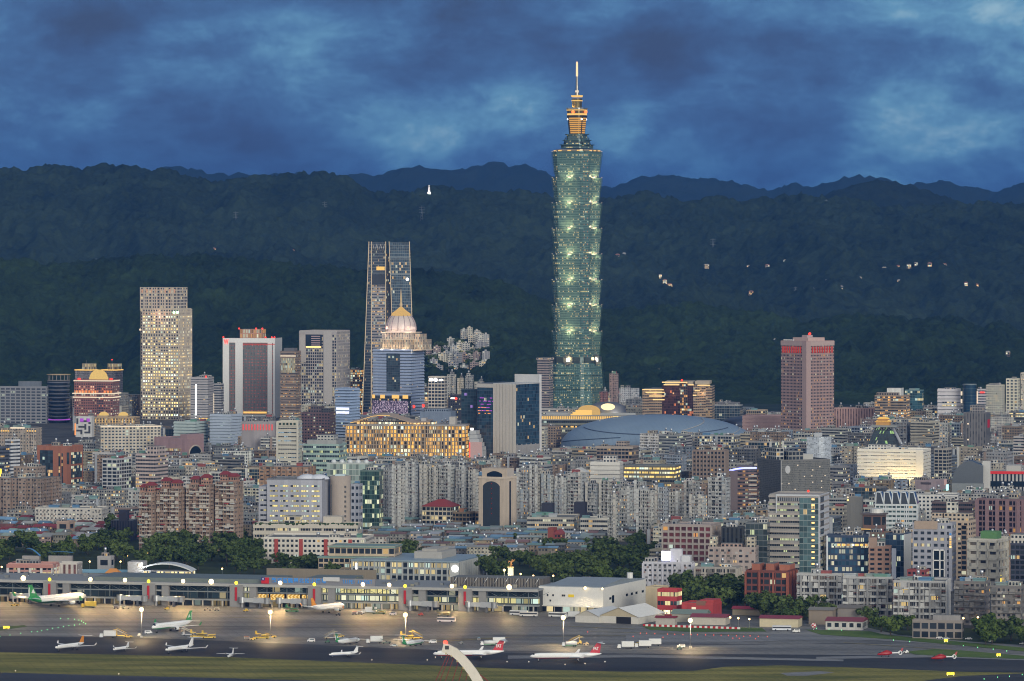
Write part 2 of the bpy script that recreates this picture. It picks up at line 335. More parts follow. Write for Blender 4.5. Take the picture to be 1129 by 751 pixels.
class Hill:
    def __init__(s, ctrl, Yr, Y0, lam, carve, canopy, seed, wob=0.0, power=.85):
        s.cx = np.array([(p[0]-CX)*Yr/F for p in ctrl]); s.cz = np.array([H-(p[1]-YH)*Yr/F for p in ctrl])
        s.Yr, s.Y0, s.lam, s.carve, s.can, s.seed, s.wob, s.power = Yr, Y0, lam, carve, canopy, seed, wob, power
    def h(s, X, Y, canopy=True):
        X = np.asarray(X, float); Y = np.asarray(Y, float)
        Xr = X*s.Yr/np.maximum(Y, 1)                   # ridge profile followed outwards from the valley
        Zr = np.interp(Xr, s.cx, s.cz)
        foot = s.Y0+(fbm(X/700, X*0+.5, 3, s.seed+9)-.5)*s.wob
        t = np.clip((Y-foot)/(s.Yr-foot), 0, 1)
        base = Zr*t**s.power
        rg = ridged(X/s.lam+.15*Y/s.lam, Y/(s.lam*2.4), 4, s.seed)
        rg2 = ridged(X/(s.lam*.33), Y/(s.lam*.6), 3, s.seed+4)
        base = base-(1-rg)*s.carve*Zr*np.sin(np.pi*t)**.8-(1-rg2)*s.carve*.28*Zr*np.sin(np.pi*np.minimum(t, .96))
        back = np.clip((Y-s.Yr)/(s.Yr-s.Y0), 0, 1); base = base-back*Zr*.6
        if canopy:
            c = s.can; k = np.clip(t*6, 0, 1)
            base = base+k*c*((1-np.abs(2*vn(X/(c*2.6), Y/(c*3.2), s.seed+20)-1))*1.2+(vn(X/(c*.9), Y/(c*1.2), s.seed+31)-.5)*1.5+(fbm(X/(c*9), Y/(c*12), 2, s.seed+41)-.5)*2.2)
        return np.where(t <= 0, -6, base)
M_HILLS = {}
def hill_mat(name, c0, c1, scale):
    m, b, out = newmat(name); tc = b.n('ShaderNodeTexCoord').outputs['Object']
    n1 = b.noise(tc, scale, 6, .65); n2 = b.noise(tc, scale*14, 5, .7); n3 = b.noise(tc, scale*.14, 3, .5)
    f = b.m('ADD', b.m('ADD', b.mul(n1, .35), b.mul(n2, .45)), b.mul(n3, .2))
    c = b.ramp(f, [(.36, c0), (.5, tuple((p+q)/2 for p, q in zip(c0, c1))), (.64, c1)])
    p = princ(b, c, 1.0, spec=.05)
    bp = b.n('ShaderNodeBump'); bp.inputs['Strength'].default_value = .9; bp.inputs['Distance'].default_value = 4; b.put(bp.inputs['Height'], n2)
    b.nt.links.new(bp.outputs[0], p.inputs['Normal']); b.nt.links.new(p.outputs[0], out.inputs[0]); return m
def hill_mesh(name, hill, x0, x1, y0, y1, cx, cy, mat):
    xs = np.arange(x0, x1+cx, cx); ys = np.arange(y0, y1+cy, cy); X, Y = np.meshgrid(xs, ys)
    Z = hill.h(X, Y); nx, ny = len(xs), len(ys)
    co = np.stack([X, Y, Z], -1).reshape(-1, 3).astype(np.float32)
    i = np.arange(nx*ny).reshape(ny, nx); q = np.stack([i[:-1, :-1], i[:-1, 1:], i[1:, 1:], i[1:, :-1]], -1).reshape(-1, 4)
    me = bpy.data.meshes.new(name); me.vertices.add(len(co)); me.vertices.foreach_set('co', co.ravel())
    me.loops.add(q.size); me.loops.foreach_set('vertex_index', q.ravel().astype(np.int32)); me.polygons.add(len(q))
    me.polygons.foreach_set('loop_start', (np.arange(len(q))*4).astype(np.int32)); me.polygons.foreach_set('loop_total', np.full(len(q), 4, np.int32)); me.update(); me.validate()
    me.materials.append(mat); o = bpy.data.objects.new(name, me); COL.objects.link(o); o['kind'] = 'structure'; HILLS.append(hill); return o
R1 = [(-200, 300), (0, 291), (60, 296), (110, 293), (165, 291), (220, 287), (250, 289), (300, 296), (365, 300), (400, 304), (470, 304), (520, 313), (555, 319), (600, 338), (640, 350), (700, 348), (760, 344), (800, 348), (840, 354), (890, 363), (910, 360), (975, 350), (1010, 357), (1060, 357), (1085, 366), (1100, 359), (1129, 372), (1330, 375)]
R2 = [(-200, 198), (0, 192), (30, 190.5), (60, 186.5), (90, 192), (140, 191.5), (180, 193), (205, 199), (240, 206), (265, 201), (320, 195.5), (360, 195), (380, 200), (410, 216), (440, 215), (470, 211), (520, 215), (560, 218), (610, 221), (650, 223), (680, 221), (700, 223), (740, 225), (790, 222), (840, 226), (900, 224), (930, 226), (980, 230), (1060, 231), (1129, 230), (1330, 222)]
PK = [(760, 262), (850, 240), (895, 226), (930, 211.5), (960, 204), (978, 202), (1005, 208), (1040, 221), (1075, 231), (1120, 243), (1200, 262)]
R3 = [(-200, 200), (140, 193), (190, 190.5), (215, 191), (240, 195), (255, 193), (290, 200), (330, 196), (350, 200), (385, 195), (430, 192), (470, 189), (510, 186), (545, 184), (580, 189), (620, 202), (650, 208), (680, 206), (705, 199), (722, 197), (745, 196.5), (765, 199), (790, 203), (820, 208), (850, 211), (870, 206), (895, 208), (920, 202), (945, 200), (970, 201), (1000, 209), (1040, 207), (1090, 213), (1129, 205), (1330, 195)]
h1 = Hill(R1, 8300, 6960, 330, .38, 10, 1, 260, .8); h2 = Hill(R2, 11600, 8500, 520, .46, 14, 2, 500, .95); h3 = Hill(PK, 13300, 11000, 600, .22, 13, 3, 0); h4 = Hill(R3, 20500, 17500, 900, .3, 20, 4, 0)
hill_mesh('near_hill', h1, -1250, 1250, 6780, 8400, 4.6, 4.6, hill_mat('hill_forest', (.001, .002, .001), (.034, .058, .020), .012))
hill_mesh('mountain', h2, -1850, 1850, 8300, 11800, 7, 9, hill_mat('mountain_forest', (.001, .003, .002), (.036, .054, .030), .008))
hill_mesh('mountain_peak', h3, 400, 1900, 11200, 13600, 14, 16, hill_mat('peak_forest', (.006, .01, .007), (.024, .034, .022), .008))
hill_mesh('far_mountain', h4, -3300, 3300, 17600, 20900, 24, 40, hill_mat('far_forest', (.006, .01, .008), (.02, .028, .02), .004))
def hill_at(px, py):                              # where a photo pixel meets the hills
    Y = np.arange(6900, 12000, 5.0); x = (px-CX)*Y/F; z = H-(py-YH)*Y/F; best = None
    for hl in (h1, h2):
        hh = hl.h(x, Y, False); k = np.nonzero((hh >= z) & (Y > hl.Y0-300) & (Y < hl.Yr+50))[0]
        if len(k) and (best is None or Y[k[0]] < best[1]): best = (float(x[k[0]]), float(Y[k[0]]), float(hh[k[0]]))
    return best
# ------------------------------------------------------------------ haze: one closed box of even, thin air round everything
hz = MB(); hz.box(-7600, 7600, -60, 24500, -8, 640)
m, b, out = newmat('haze'); pv = b.n('ShaderNodeVolumePrincipled'); pv.inputs['Color'].default_value = (.12, .38, 1, 1); pv.inputs['Density'].default_value = 2.3e-5; pv.inputs['Anisotropy'].default_value = .2
b.nt.links.new(pv.outputs[0], out.inputs['Volume']); HZ = mesh_obj('haze', hz, m); HZ['kind'] = 'stuff'; HZ.display_type = 'WIRE'
# ------------------------------------------------------------------ buildings
HERO = []                                        # dicts: ref, box in the photo, depth, footprint
FOOT = []
def rot2(x, y, a): c, s = math.cos(a), math.sin(a); return (x*c-y*s, x*s+y*c)
def sat(A, B):
    for P, Q in ((A, B), (B, A)):
        for i in range(len(P)):
            a, c = P[i], P[(i+1) % len(P)]; nx, ny = c[1]-a[1], a[0]-c[0]
            if max(nx*p[0]+ny*p[1] for p in P) < min(nx*q[0]+ny*q[1] for q in Q) or max(nx*q[0]+ny*q[1] for q in Q) < min(nx*p[0]+ny*p[1] for p in P): return False
    return True
def obb(cx, cy, w, d, rz, pad=0.0):
    return [tuple(np.add((cx, cy), rot2(sx*(w/2+pad), sy*(d/2+pad), rz))) for sx, sy in ((-1, -1), (1, -1), (1, 1), (-1, 1))]
def tone(c, rg, lo, hi): k = rg.uniform(lo, hi); return tuple(v*k*rg.uniform(.98, 1.02) for v in c)
def balconies(b, bw, rg, deep=1.3, cols=((.50, .50, .49), (.36, .36, .36), (.22, .23, .24)), extra=(.30, .12, .10)):
    """Every storey's balcony fronts, each bay a little different in depth, height and colour."""
    ms = [[] for _ in cols]; q = max(1, round(b.w/bw)); new = lambda k: (ms[k].append(MB()), ms[k][-1])[1]
    for j in range(1, b.nf):
        for i in range(q):
            r = rg.random()
            if r < .08: continue
            x0, x1 = -b.w/2+b.w*i/q, -b.w/2+b.w*(i+1)/q-rg.choice([0, 0, .3]); dd = deep*rg.uniform(.5, 1.15); z = j*b.f; k = rg.choices(range(len(cols)), [4, 3, .8][:len(cols)])[0]; y = -b.d/2
            m = new(k); m.box(x0, x1, y-dd, y+.02, z-.15, z+rg.uniform(.7, 1.25))
            if r > .93: m = MB(); m.prism([(x0, y-dd-.5), (x1, y-dd-.5), (x1, y), (x0, y)], z+b.f*.66, z+b.f*.72, 1e9, top=[(x0, y-.4), (x1, y-.4), (x1, y), (x0, y)], blank=range(4), bottom=True); b.part('awning', m, PAINT, extra)
            elif r > .68: m.box(x0+.3, x1-.3, y-dd*.9, y+.02, z+1, z+b.f*.8)
            elif r > .55: xx = rg.uniform(x0, x1); m.box(xx-.45, xx+.45, y-dd-.5, y-dd, z+.3, z+1)
    for m_, c in zip(ms, cols):
        if len(m_) > 30:
            a = MB()
            for k in m_: n = len(a.v); a.v += k.v; a.f += [tuple(v+n for v in f) for f in k.f]; a.uv += k.uv; a.sm += k.sm
            m_ = [a]
        for k in m_: b.part('balcony_fronts' if len(m_) == 1 else 'balcony', k, PAINT, c)  # the balconies themselves, those of one colour joined into one mesh
class B:
    """A building set down from its photo outline: x0..xc front (or left side), xc..x1 the other face, top and ground rows."""
    def __init__(s, name, label, cat, ref, x0, xc, x1, yt, yb, yv=None, rz=-23, d=None, group=None):
        s.ref = ref; s.s = (yb-YH)/H; s.yb = yb; s.yt = yt; s.x0, s.xc, s.x1 = x0, xc, x1; D = DEP(yb); a = R(rz); s.rz = a; k = s.s
        cs, sn = math.cos(a), abs(math.sin(a))
        if rz <= 0:
            s.w = (xc-x0)/k/cs; s.d = (x1-xc)/k/sn if x1-xc > .5 and sn > .05 else (d or max(10, min(s.w*.7, 40)))
            cor = ((xc-CX)/k, D); lc = (s.w/2, -s.d/2); s.fx = lambda px: -s.w/2+(px-x0)/(xc-x0)*s.w
        else:
            s.w = (x1-xc)/k/cs; s.d = (xc-x0)/k/sn if xc-x0 > .5 and sn > .05 else (d or max(10, min(s.w*.7, 40)))
            cor = ((xc-CX)/k, D); lc = (-s.w/2, -s.d/2); s.fx = lambda px: -s.w/2+(px-xc)/(x1-xc)*s.w
        o = rot2(*lc, a); s.cx, s.cy = cor[0]-o[0], cor[1]-o[1]
        s.h = (yb-yt)/k; s.name = name
        s.root = thing(name, label, cat, (s.cx, s.cy, 0), a, group)
        HERO.append(dict(ref=ref, x0=x0, x1=x1, yt=yt, yv=yv if yv else yb, D=D, b=s)); FOOT.append(obb(s.cx, s.cy, s.w, s.d, a)); s.foot = FOOT[-1]
    def z(s, py): return (s.yb-py)/s.s
    def part(s, name, mb, mat=None, col=None, parent=None, label=None):
        o = mesh_obj(name, mb, mat or PAINT, parent or s.root, col=col or (.4, .4, .4))
        if label: o['label'] = label
        return o
    def fbox(s, name, px0, px1, py0, py1, proud=.3, inn=.1, mat=None, col=None, bay=0, fl=3.3, parent=None, label=None):
        mb = MB(); mb.box(s.fx(px0), s.fx(px1), -s.d/2-proud, -s.d/2+inn, s.z(py1), s.z(py0), bay, fl); return s.part(name, mb, mat, col, parent, label)
    def rbox(s, name, fx0, fx1, fy0, fy1, z0, h, mat=None, col=None, bay=0, fl=3.3, parent=None):
        mb = MB(); mb.box(-s.w/2+fx0*s.w, -s.w/2+fx1*s.w, -s.d/2+fy0*s.d, -s.d/2+fy1*s.d, z0, z0+h, bay, fl); return s.part(name, mb, mat, col, parent)
def notched(w, d, n, rec, side=True, rnd=None):
    """A stepped outline, counter-clockwise: bays along the front (and back) set back by turns."""
    P = []; bw = w/n
    for i in range(n):
        y = -d/2+(rec if i % 2 else 0); P += [(-w/2+i*bw, y), (-w/2+(i+1)*bw, y)]
    if side and d > 14:
        m = max(3, 2*round(d/14)+1); bd = d/m
        for i in range(m):
            x = w/2-(rec*.7 if i % 2 else 0); P += [(x, -d/2+i*bd), (x, -d/2+(i+1)*bd)]
    P += [(w/2, d/2), (-w/2, d/2)]
    Q = []
    for p in P:
        if not Q or math.hypot(p[0]-Q[-1][0], p[1]-Q[-1][1]) > .05: Q.append(p)
    return Q
def parapet(b, z=None, w=None, d=None, hgt=1.1, t=.35, col=None, poly=None):
    z = b.h if z is None else z; w = (w or b.w)+.1; d = (d or b.d)+.1; mb = MB()
    mb.box(-w/2, w/2, -d/2, -d/2+t, z-.05, z+hgt); mb.box(-w/2, w/2, d/2-t, d/2, z-.05, z+hgt)
    mb.box(-w/2, -w/2+t, -d/2+t, d/2-t, z-.05, z+hgt); mb.box(w/2-t, w/2, -d/2+t, d/2-t, z-.05, z+hgt)
    return b.part('parapet', mb, PAINT, col)
def tank(b, x, y, z, r=1.3, col=(.55, .56, .58)):
    mb = MB()
    for a in range(4): mb.box(x+r*.6*math.cos(a*1.57+.78)-.1, x+r*.6*math.cos(a*1.57+.78)+.1, y+r*.6*math.sin(a*1.57+.78)-.1, y+r*.6*math.sin(a*1.57+.78)+.1, z, z+1.2)
    mb.lathe([(0, z+1.1), (r, z+1.1), (r, z+3.2), (r*.55, z+3.8), (0, z+3.9)], 10, x, y)
    return b.part('water_tank', mb, METAL, col)
ROOFC = [(.34, .34, .33), (.42, .41, .38), (.28, .28, .29), (.5, .5, .48), (.3, .27, .24)]
TINC = [(.20, .33, .33), (.13, .26, .42), (.26, .32, .30), (.33, .10, .09), (.42, .44, .45), (.16, .30, .24)]
def rooftop(b, rg, n=None, tin=.3, hmax=4.2, z=None):
    z = b.h if z is None else z; n = n if n is not None else max(1, min(6, int(b.w*b.d/260)+1))
    for i in range(n):
        w = min(b.w*.45, rg.uniform(3, 8)); d = min(b.d*.45, rg.uniform(3, 7)); x = rg.uniform(-b.w/2+w/2+.6, b.w/2-w/2-.6); y = rg.uniform(-b.d/2+d/2+.8, b.d/2-d/2-.6)
        hh = rg.uniform(2.4, hmax)
        if rg.random() < tin:
            mb = MB(); mb.prism([(x-w*.6, y-d/2), (x+w*.6, y-d/2), (x+w*.6, y+d/2), (x-w*.6, y+d/2)], z+2.2, z+3.0, 1e9, top=[(x-w*.6, y-.1), (x+w*.6, y-.1), (x+w*.6, y+.1), (x-w*.6, y+.1)], blank=(0, 1, 2, 3), bottom=True)
            mb.box(x-w*.55, x+w*.55, y-d*.42, y+d*.42, z, z+2.25); b.part('roof_shed', mb, TIN, rg.choice(TINC))
        else:
            mb = MB(); mb.box(x-w/2, x+w/2, y-d/2, y+d/2, z, z+hh, 2.5, 3); b.part('stair_house', mb, ST['punch'](.05), tone(rg.choice(ROOFC), rg, .8, 1.1))
            if rg.random() < .5: tank(b, x, y, z+hh, rg.uniform(.8, 1.3))
    if rg.random() < .6: tank(b, rg.uniform(-b.w*.3, b.w*.3), rg.uniform(-b.d*.3, b.d*.3), z, rg.uniform(.9, 1.5))
    mb = MB(); x, y = rg.uniform(-b.w*.4, b.w*.2), rg.uniform(-b.d*.45, b.d*.3)          # small machines in a row
    for i in range(rg.randint(2, 4)): q = rg.uniform(.5, 1.0); mb.box(x, x+2*q, y-q*.7, y+q*.7, z, z+q*1.5); x += 2*q
    b.part('roof_machinery', mb, METAL, (.4, .41, .42))
def block(name, label, cat, ref, x0, xc, x1, yt, yb, yv=None, st='punch', col=(.34, .33, .31), lit=None, fl=3.4, bay=3.4, rz=-23, d=None, n=0, rec=2.0, roof=True, seed=None,
          bands=None, ribs=None, par=True, sk={}, pent=(), side=None, rtin=.15, rn=None):
    b = B(name, label, cat, ref, x0, xc, x1, yt, yb, yv, rz, d); rg = random.Random(seed if seed is not None else int(x0*13+yt*7))
    k = dict(sk)
    if lit is not None: k['lit'] = lit
    b.mat = ST[st](**k); b.col = col
    poly = notched(b.w, b.d, n, rec) if n else [(-b.w/2, -b.d/2), (b.w/2, -b.d/2), (b.w/2, b.d/2), (-b.w/2, b.d/2)]
    mb = MB(); mb.prism(poly, 0, b.h, bay, fl, u0=rg.randint(0, 40)); b.wall = b.part('wall', mb, b.mat, col)
    nf = max(1, round(b.h/fl)); f = b.h/nf; b.f = f; b.nf = nf
    if bands:                                     # a proud strip of spandrel at every storey
        t, pr, bc = bands; mb = MB()
        for i in range(1, nf+1): mb.box(-b.w/2-pr, b.w/2+pr, -b.d/2-pr, b.d/2+pr*.5, i*f-t, i*f+.003)
        b.part('spandrel_trim', mb, PAINT, bc)
    if ribs:
        st_, pr, rw, rc = ribs; mb = MB(); q = max(1, round(b.w/st_))
        for i in range(q+1): x = -b.w/2+i*b.w/q; mb.box(x-rw/2, x+rw/2, -b.d/2-pr, -b.d/2+.05, 0, b.h+.004)
        q = max(1, round(b.d/st_)); sx = 1 if b.rz <= 0 else -1
        for i in range(q+1): y = -b.d/2+i*b.d/q; x = sx*b.w/2; mb.box(min(x-.05*sx, x+pr*sx), max(x-.05*sx, x+pr*sx), y-rw/2, y+rw/2, 0, b.h+.004)
        b.part('facade_rib', mb, PAINT, rc)
    if par and not n: parapet(b, col=tuple(c*1.05 for c in col))
    for p in pent:
        (fx0, fx1, fy0, fy1, h_) = p[:5]; b.rbox('rooftop_room', fx0, fx1, fy0, fy1, b.h, h_, p[6] if len(p) > 6 else ST['punch'](.04), p[5] if len(p) > 5 else col, bay=3, fl=3.2)
    if roof: rooftop(b, rg, rn, rtin)
    return b
def textsign(b, txt, px0, px1, py0, py1, mat, proud=.5, name='sign_lettering'):
    return glyph(name, txt, b.fx(px1)-b.fx(px0), b.z(py0)-b.z(py1), mat, b.root, ((b.fx(px0)+b.fx(px1))/2, -b.d/2-proud, (b.z(py0)+b.z(py1))/2))
def lamp(loc, power, col=(1, .72, .38), r=.4, name='lamp_light', parent=None, spot=None, aim=None):
    l = bpy.data.lights.new(name, 'SPOT' if spot else 'POINT'); l.energy = power; l.color = col; l.shadow_soft_size = r
    if spot: l.spot_size = R(spot); l.spot_blend = .6
    o = bpy.data.objects.new(name, l); COL.objects.link(o); o.location = loc; o.parent = parent
    if spot: o.rotation_euler = (-Vector(aim)).normalized().to_track_quat('Z', 'Y').to_euler()
    return o
def stud(b, name, lx, ly, z, r, mat, parent=None):
    mb = MB(); mb.ball((lx, ly, z), r, 6); return b.part(name, mb, mat, parent=parent)
OB = 'office_tower'; OFF = 'office building'; APT = 'apartment building'
WARM, YEL, AMB = (1, .62, .24), (1, .78, .36), (1, .5, .12)
# ================================================================== the tall tiered green skyscraper
def skyscraper():
    D = 6545.0; s = F/D; zz = lambda py: H-(py-YH)/s
    x, y = (636.5-CX)/s, D+30; a = R(-25)
    root = thing('tiered_skyscraper', 'very tall green glass skyscraper of stacked flared tiers with a lit golden crown and needle', 'skyscraper', (x, y, 0), a)
    FOOT.append(obb(x, y, 84, 84, a)); HERO.append(dict(ref='tallest green tower', x0=603, x1=668, yt=67, yv=452, D=D, b=None))
    def ring(w, c=.13):                           # a square whose corners step in twice
        h = w/2; k = w*c; P = []
        for q in range(4):
            pts = [(h-2*k*.5-k*.5, -h), (h-k, -h+k*.35), (h-k*.9, -h+k*.9), (h-k*.35, -h+k), (h, -h+k*1.5)]
            for p in pts: P.append(rot2(*p, q*math.pi/2))
        return P
    gm = facade((.06, .94), (.34, .78), .12, (1, .74, .26), 1.0, (.06, .125, .118), .22, cluster=.99, colvar=.05, mixlit=.2, gv=(.8, 1.25))
    green = (.115, .205, .195)
    def seg(name, w0, w1, z0, z1, fl=3.5, bay=1.9):
        mb = MB(); mb.prism(ring(w0), z0, z1, bay, fl, top=ring(w1), bottom=True, u0=random.randint(0, 90)); return mesh_obj(name, mb, gm, root, col=green)
    def ledge(w, z0, z1, col=(.09, .15, .135), parent=None):
        mb = MB(); mb.prism(ring(w), z0, z1, 1e9, blank=range(20), bottom=True); return mesh_obj('ledge', mb, METAL, parent or root, col=col)
    def fins(o, w0, w1, z0, z1, n=16):            # fine glazing ribs on all four faces
        mb = MB()
        for q in range(4):
            for i in range(n+1):
                t = -.37+.74*i/n; ax, bx = w0*t, w1*t
                pa = [rot2(ax-.12, -w0/2-.28, q*math.pi/2), rot2(ax+.12, -w0/2-.28, q*math.pi/2), rot2(ax+.12, -w0/2+.1, q*math.pi/2), rot2(ax-.12, -w0/2+.1, q*math.pi/2)]
                pb = [rot2(bx-.12, -w1/2-.28, q*math.pi/2), rot2(bx+.12, -w1/2-.28, q*math.pi/2), rot2(bx+.12, -w1/2+.1, q*math.pi/2), rot2(bx-.12, -w1/2+.1, q*math.pi/2)]
                mb.prism(pa, z0, z1-.5, 1e9, top=pb, blank=(0, 1, 2, 3))
        return mesh_obj('glazing_rib', mb, METAL, o, col=(.10, .19, .165))
    zb = zz(397)
    o = seg('base_block', 71, 59.5, 0, zb); fins(o, 71, 59.5, 10, zb)
    for zc in (zb*.45, zb*.7): ledge(71-11.5*zc/zb+1.0, zc, zc+1.0, parent=o)
    L = [397]+[366, 337, 309, 280.5, 252, 224, 196, 167]
    ledge(62, zb-4, zb+4, (.11, .14, .13))
    for q in range(4):                            # the round medallions at the waist
        mb = MB(); c = rot2(0, -31.2, q*math.pi/2); n = Vector((*rot2(0, -1, q*math.pi/2), 0)); e = Vector((*rot2(1, 0, q*math.pi/2), 0))
        r0 = [Vector((*c, zb))+e*8*math.cos(2*math.pi*k/20)+Vector((0, 0, 8*math.sin(2*math.pi*k/20))) for k in range(20)]
        mb.face([p+n*.9 for p in r0])
        for k in range(20): mb.face([r0[k]-n, r0[(k+1) % 20]-n, r0[(k+1) % 20]+n*.9, r0[k]+n*.9])
        md = mesh_obj('medallion', mb, METAL, root, col=(.2, .22, .22))
        mb = MB(); p0 = Vector((*c, zb))+n*1.1
        mb.face([p0+e*-2.4+Vector((0, 0, -2.6)), p0+e*2.4+Vector((0, 0, -2.6)), p0+e*2.4+Vector((0, 0, 2.6)), p0+e*-2.4+Vector((0, 0, 2.6))]); mesh_obj('lit_square', mb, E_WHITE, md)
    dimor = emis('notch_amber', (1, .36, .12), .55)
    for i in range(8):
        z0, z1 = zz(L[i]), zz(L[i+1]); w0, w1 = 54.6, 61.4
        o = seg('tier', w0, w1, z0+(.6 if i else 4), z1-.4); fins(o, w0, w1, z0+5, z1-.4)
        ledge(w1+.5, z1-.4, z1+.5, parent=o)
        for q in (0, 1, 2, 3):
            c = rot2(0, -w0/2-1.5, q*math.pi/2)
            mb = MB(); mb.box(c[0]-2.2, c[0]+2.2, c[1]-.8, c[1]+.8, z0+.8, z0+2.4); mesh_obj('floodlight', mb, E_PALE, o)
            for sx in (-1, 1):                    # white corner lamps on every ledge
                e = rot2(sx*w1*.30, -w1/2-.5, q*math.pi/2); mb = MB(); mb.ball((*e, z1+.6), .62, 6); mesh_obj('corner_lamp', mb, E_PALE, o)
        for q in (0, 1):                          # the two faces seen here are washed from below
            c = rot2(0, -w0/2-8, q*math.pi/2); lamp((*c, z0+1.5), 10500, (1, .72, .34), 1.5, parent=root)
        for k in (-.3, .3):                       # vertical strings of red and amber lamps at the notch
            mb = MB()
            for zl in np.arange(z0+5, z1-2, 9): p = rot2(25+k*6, -25+k*6, 0); mb.box(p[0]-.3, p[0]+.3, p[1]-.3, p[1]+.3, zl, zl+1.6)
            mesh_obj('notch_light', mb, dimor, o)
    zt = zz(167)
    mb = MB(); mb.prism(ring(53), zt, zt+3.2, 1e9, blank=range(20)); mesh_obj('lit_terrace', mb, METAL, root, col=(.3, .25, .16))
    for q in range(4):
        for t in (-.28, 0, .28):
            c = rot2(t*53, -27.6, q*math.pi/2); mb = MB(); mb.box(c[0]-2.6, c[0]+2.6, c[1]-.5, c[1]+.5, zt+.4, zt+2.2); mesh_obj('terrace_light', mb, E_GOLD, root)
    for k, (w, pa, pb) in enumerate([(41, 163, 159), (33, 159, 154), (27, 154, 147.5)]):
        mb = MB(); mb.prism(ring(w), zz(pa+.5), zz(pb), 2.5, 3.5, top=ring(w*.95)); mesh_obj('setback', mb, gm, root, col=(.06, .09, .09))
        ledge(w+3, zz(pb)-1.2, zz(pb))
    for q in range(4):
        for t in (-1, 1):
            c = rot2(t*13, -15, q*math.pi/2); mb = MB(); mb.tube([(*c, zz(159)), (c[0]*.9, c[1]*.9, zz(151))], [.9, .3], 5); mesh_obj('buttress', mb, METAL, root, col=(.1, .13, .13))
    lantern = MB(); lantern.prism(ring(19), zz(147), zz(129), 1e9, top=ring(24), blank=range(20)); mesh_obj('lantern', lantern, emis('lantern_gold', (1, .50, .10), .75), root)
    mb = MB()
    for i in range(9):
        z = zz(147)+(zz(129)-zz(147))*i/8; w = 19+5*i/8; mb.prism(ring(w+.7), z-.45, z+.45, 1e9, blank=range(20), bottom=True)
    mesh_obj('lantern_frame', mb, METAL, root, col=(.14, .10, .05))
    mb = MB()
    for q in range(4):
        for t in (-.5, .5): 
            pa = [rot2(t*14-1, -10.1, q*math.pi/2), rot2(t*14+1, -10.1, q*math.pi/2), rot2(t*14+1, -9.5, q*math.pi/2), rot2(t*14-1, -9.5, q*math.pi/2)]
            pb = [rot2(t*17-1, -12.6, q*math.pi/2), rot2(t*17+1, -12.6, q*math.pi/2), rot2(t*17+1, -12, q*math.pi/2), rot2(t*17-1, -12, q*math.pi/2)]
            if t < 0: mb.prism(pa, zz(147), zz(129), 1e9, top=pb, blank=range(4))
    mesh_obj('lantern_pier', mb, METAL, root, col=(.06, .06, .05))
    for w, pa, pb, c in [(25.5, 129, 127.5, (.05, .05, .05)), (24.5, 127.5, 122, (.16, .11, .05)), (27.5, 119.6, 118.4, (.4, .4, .38)), (25.5, 122, 119.6, (.10, .10, .09))]:
        mb = MB(); mb.prism(ring(w), zz(pa), zz(pb), 1e9, blank=range(20), bottom=True); mesh_obj('gallery', mb, METAL, root, col=c)
    mb = MB(); mb.prism(ring(25), zz(126.5), zz(124.6), 1e9, blank=range(20)); mb.prism(ring(25.9), zz(121.4), zz(120.4), 1e9, blank=range(20)); mesh_obj('gallery_light', mb, E_GOLD, root)
    for q in (0, 1):
        c = rot2(0, -14, q*math.pi/2); stud_ = MB(); stud_.ball((*c, zz(123)), 2.4, 7); mesh_obj('red_beacon', stud_, emis('beacon_amber', (1, .22, .05), 2.2), root)
    for q in range(4):
        c = rot2(-9.4, -11.6, q*math.pi/2); mb = MB(); mb.ball((*c, zz(131)), 1.3, 7); mesh_obj('white_beacon', mb, E_WHITE, root)
    mb = MB(); mb.prism(ring(12), zz(118.4), zz(108), 1e9, top=ring(12.5), blank=range(20)); mesh_obj('neck', mb, METAL, root, col=(.22, .17, .07))
    mb = MB(); mb.prism(ring(13.6), zz(106.5), zz(104.5), 1e9, top=ring(15), blank=range(20), bottom=True); mb.prism(ring(14), zz(111), zz(110), 1e9, blank=range(20)); mesh_obj('neck_collar', mb, E_GOLD, root)
    lamp((-9, -12, zz(116)), 5000, (1, .6, .2), .5, parent=root)
    mb = MB(); mb.lathe([(3.2, zz(104.5)), (2.1, zz(98)), (1.7, zz(83.5))], 10); mesh_obj('spire_shaft', mb, METAL, root, col=(.3, .28, .25))
    mb = MB(); mb.lathe([(3.0, zz(104.4)), (2.4, zz(99))], 10); mesh_obj('spire_foot', mb, E_PALE, root)
    mb = MB(); mb.lathe([(1.4, zz(83.5)), (1.6, zz(83)), (1.5, zz(68.5)), (0, zz(66.5))], 10); mesh_obj('spire_tip', mb, emis('spire_light', (1, .66, .34), 1.5), root)
skyscraper()
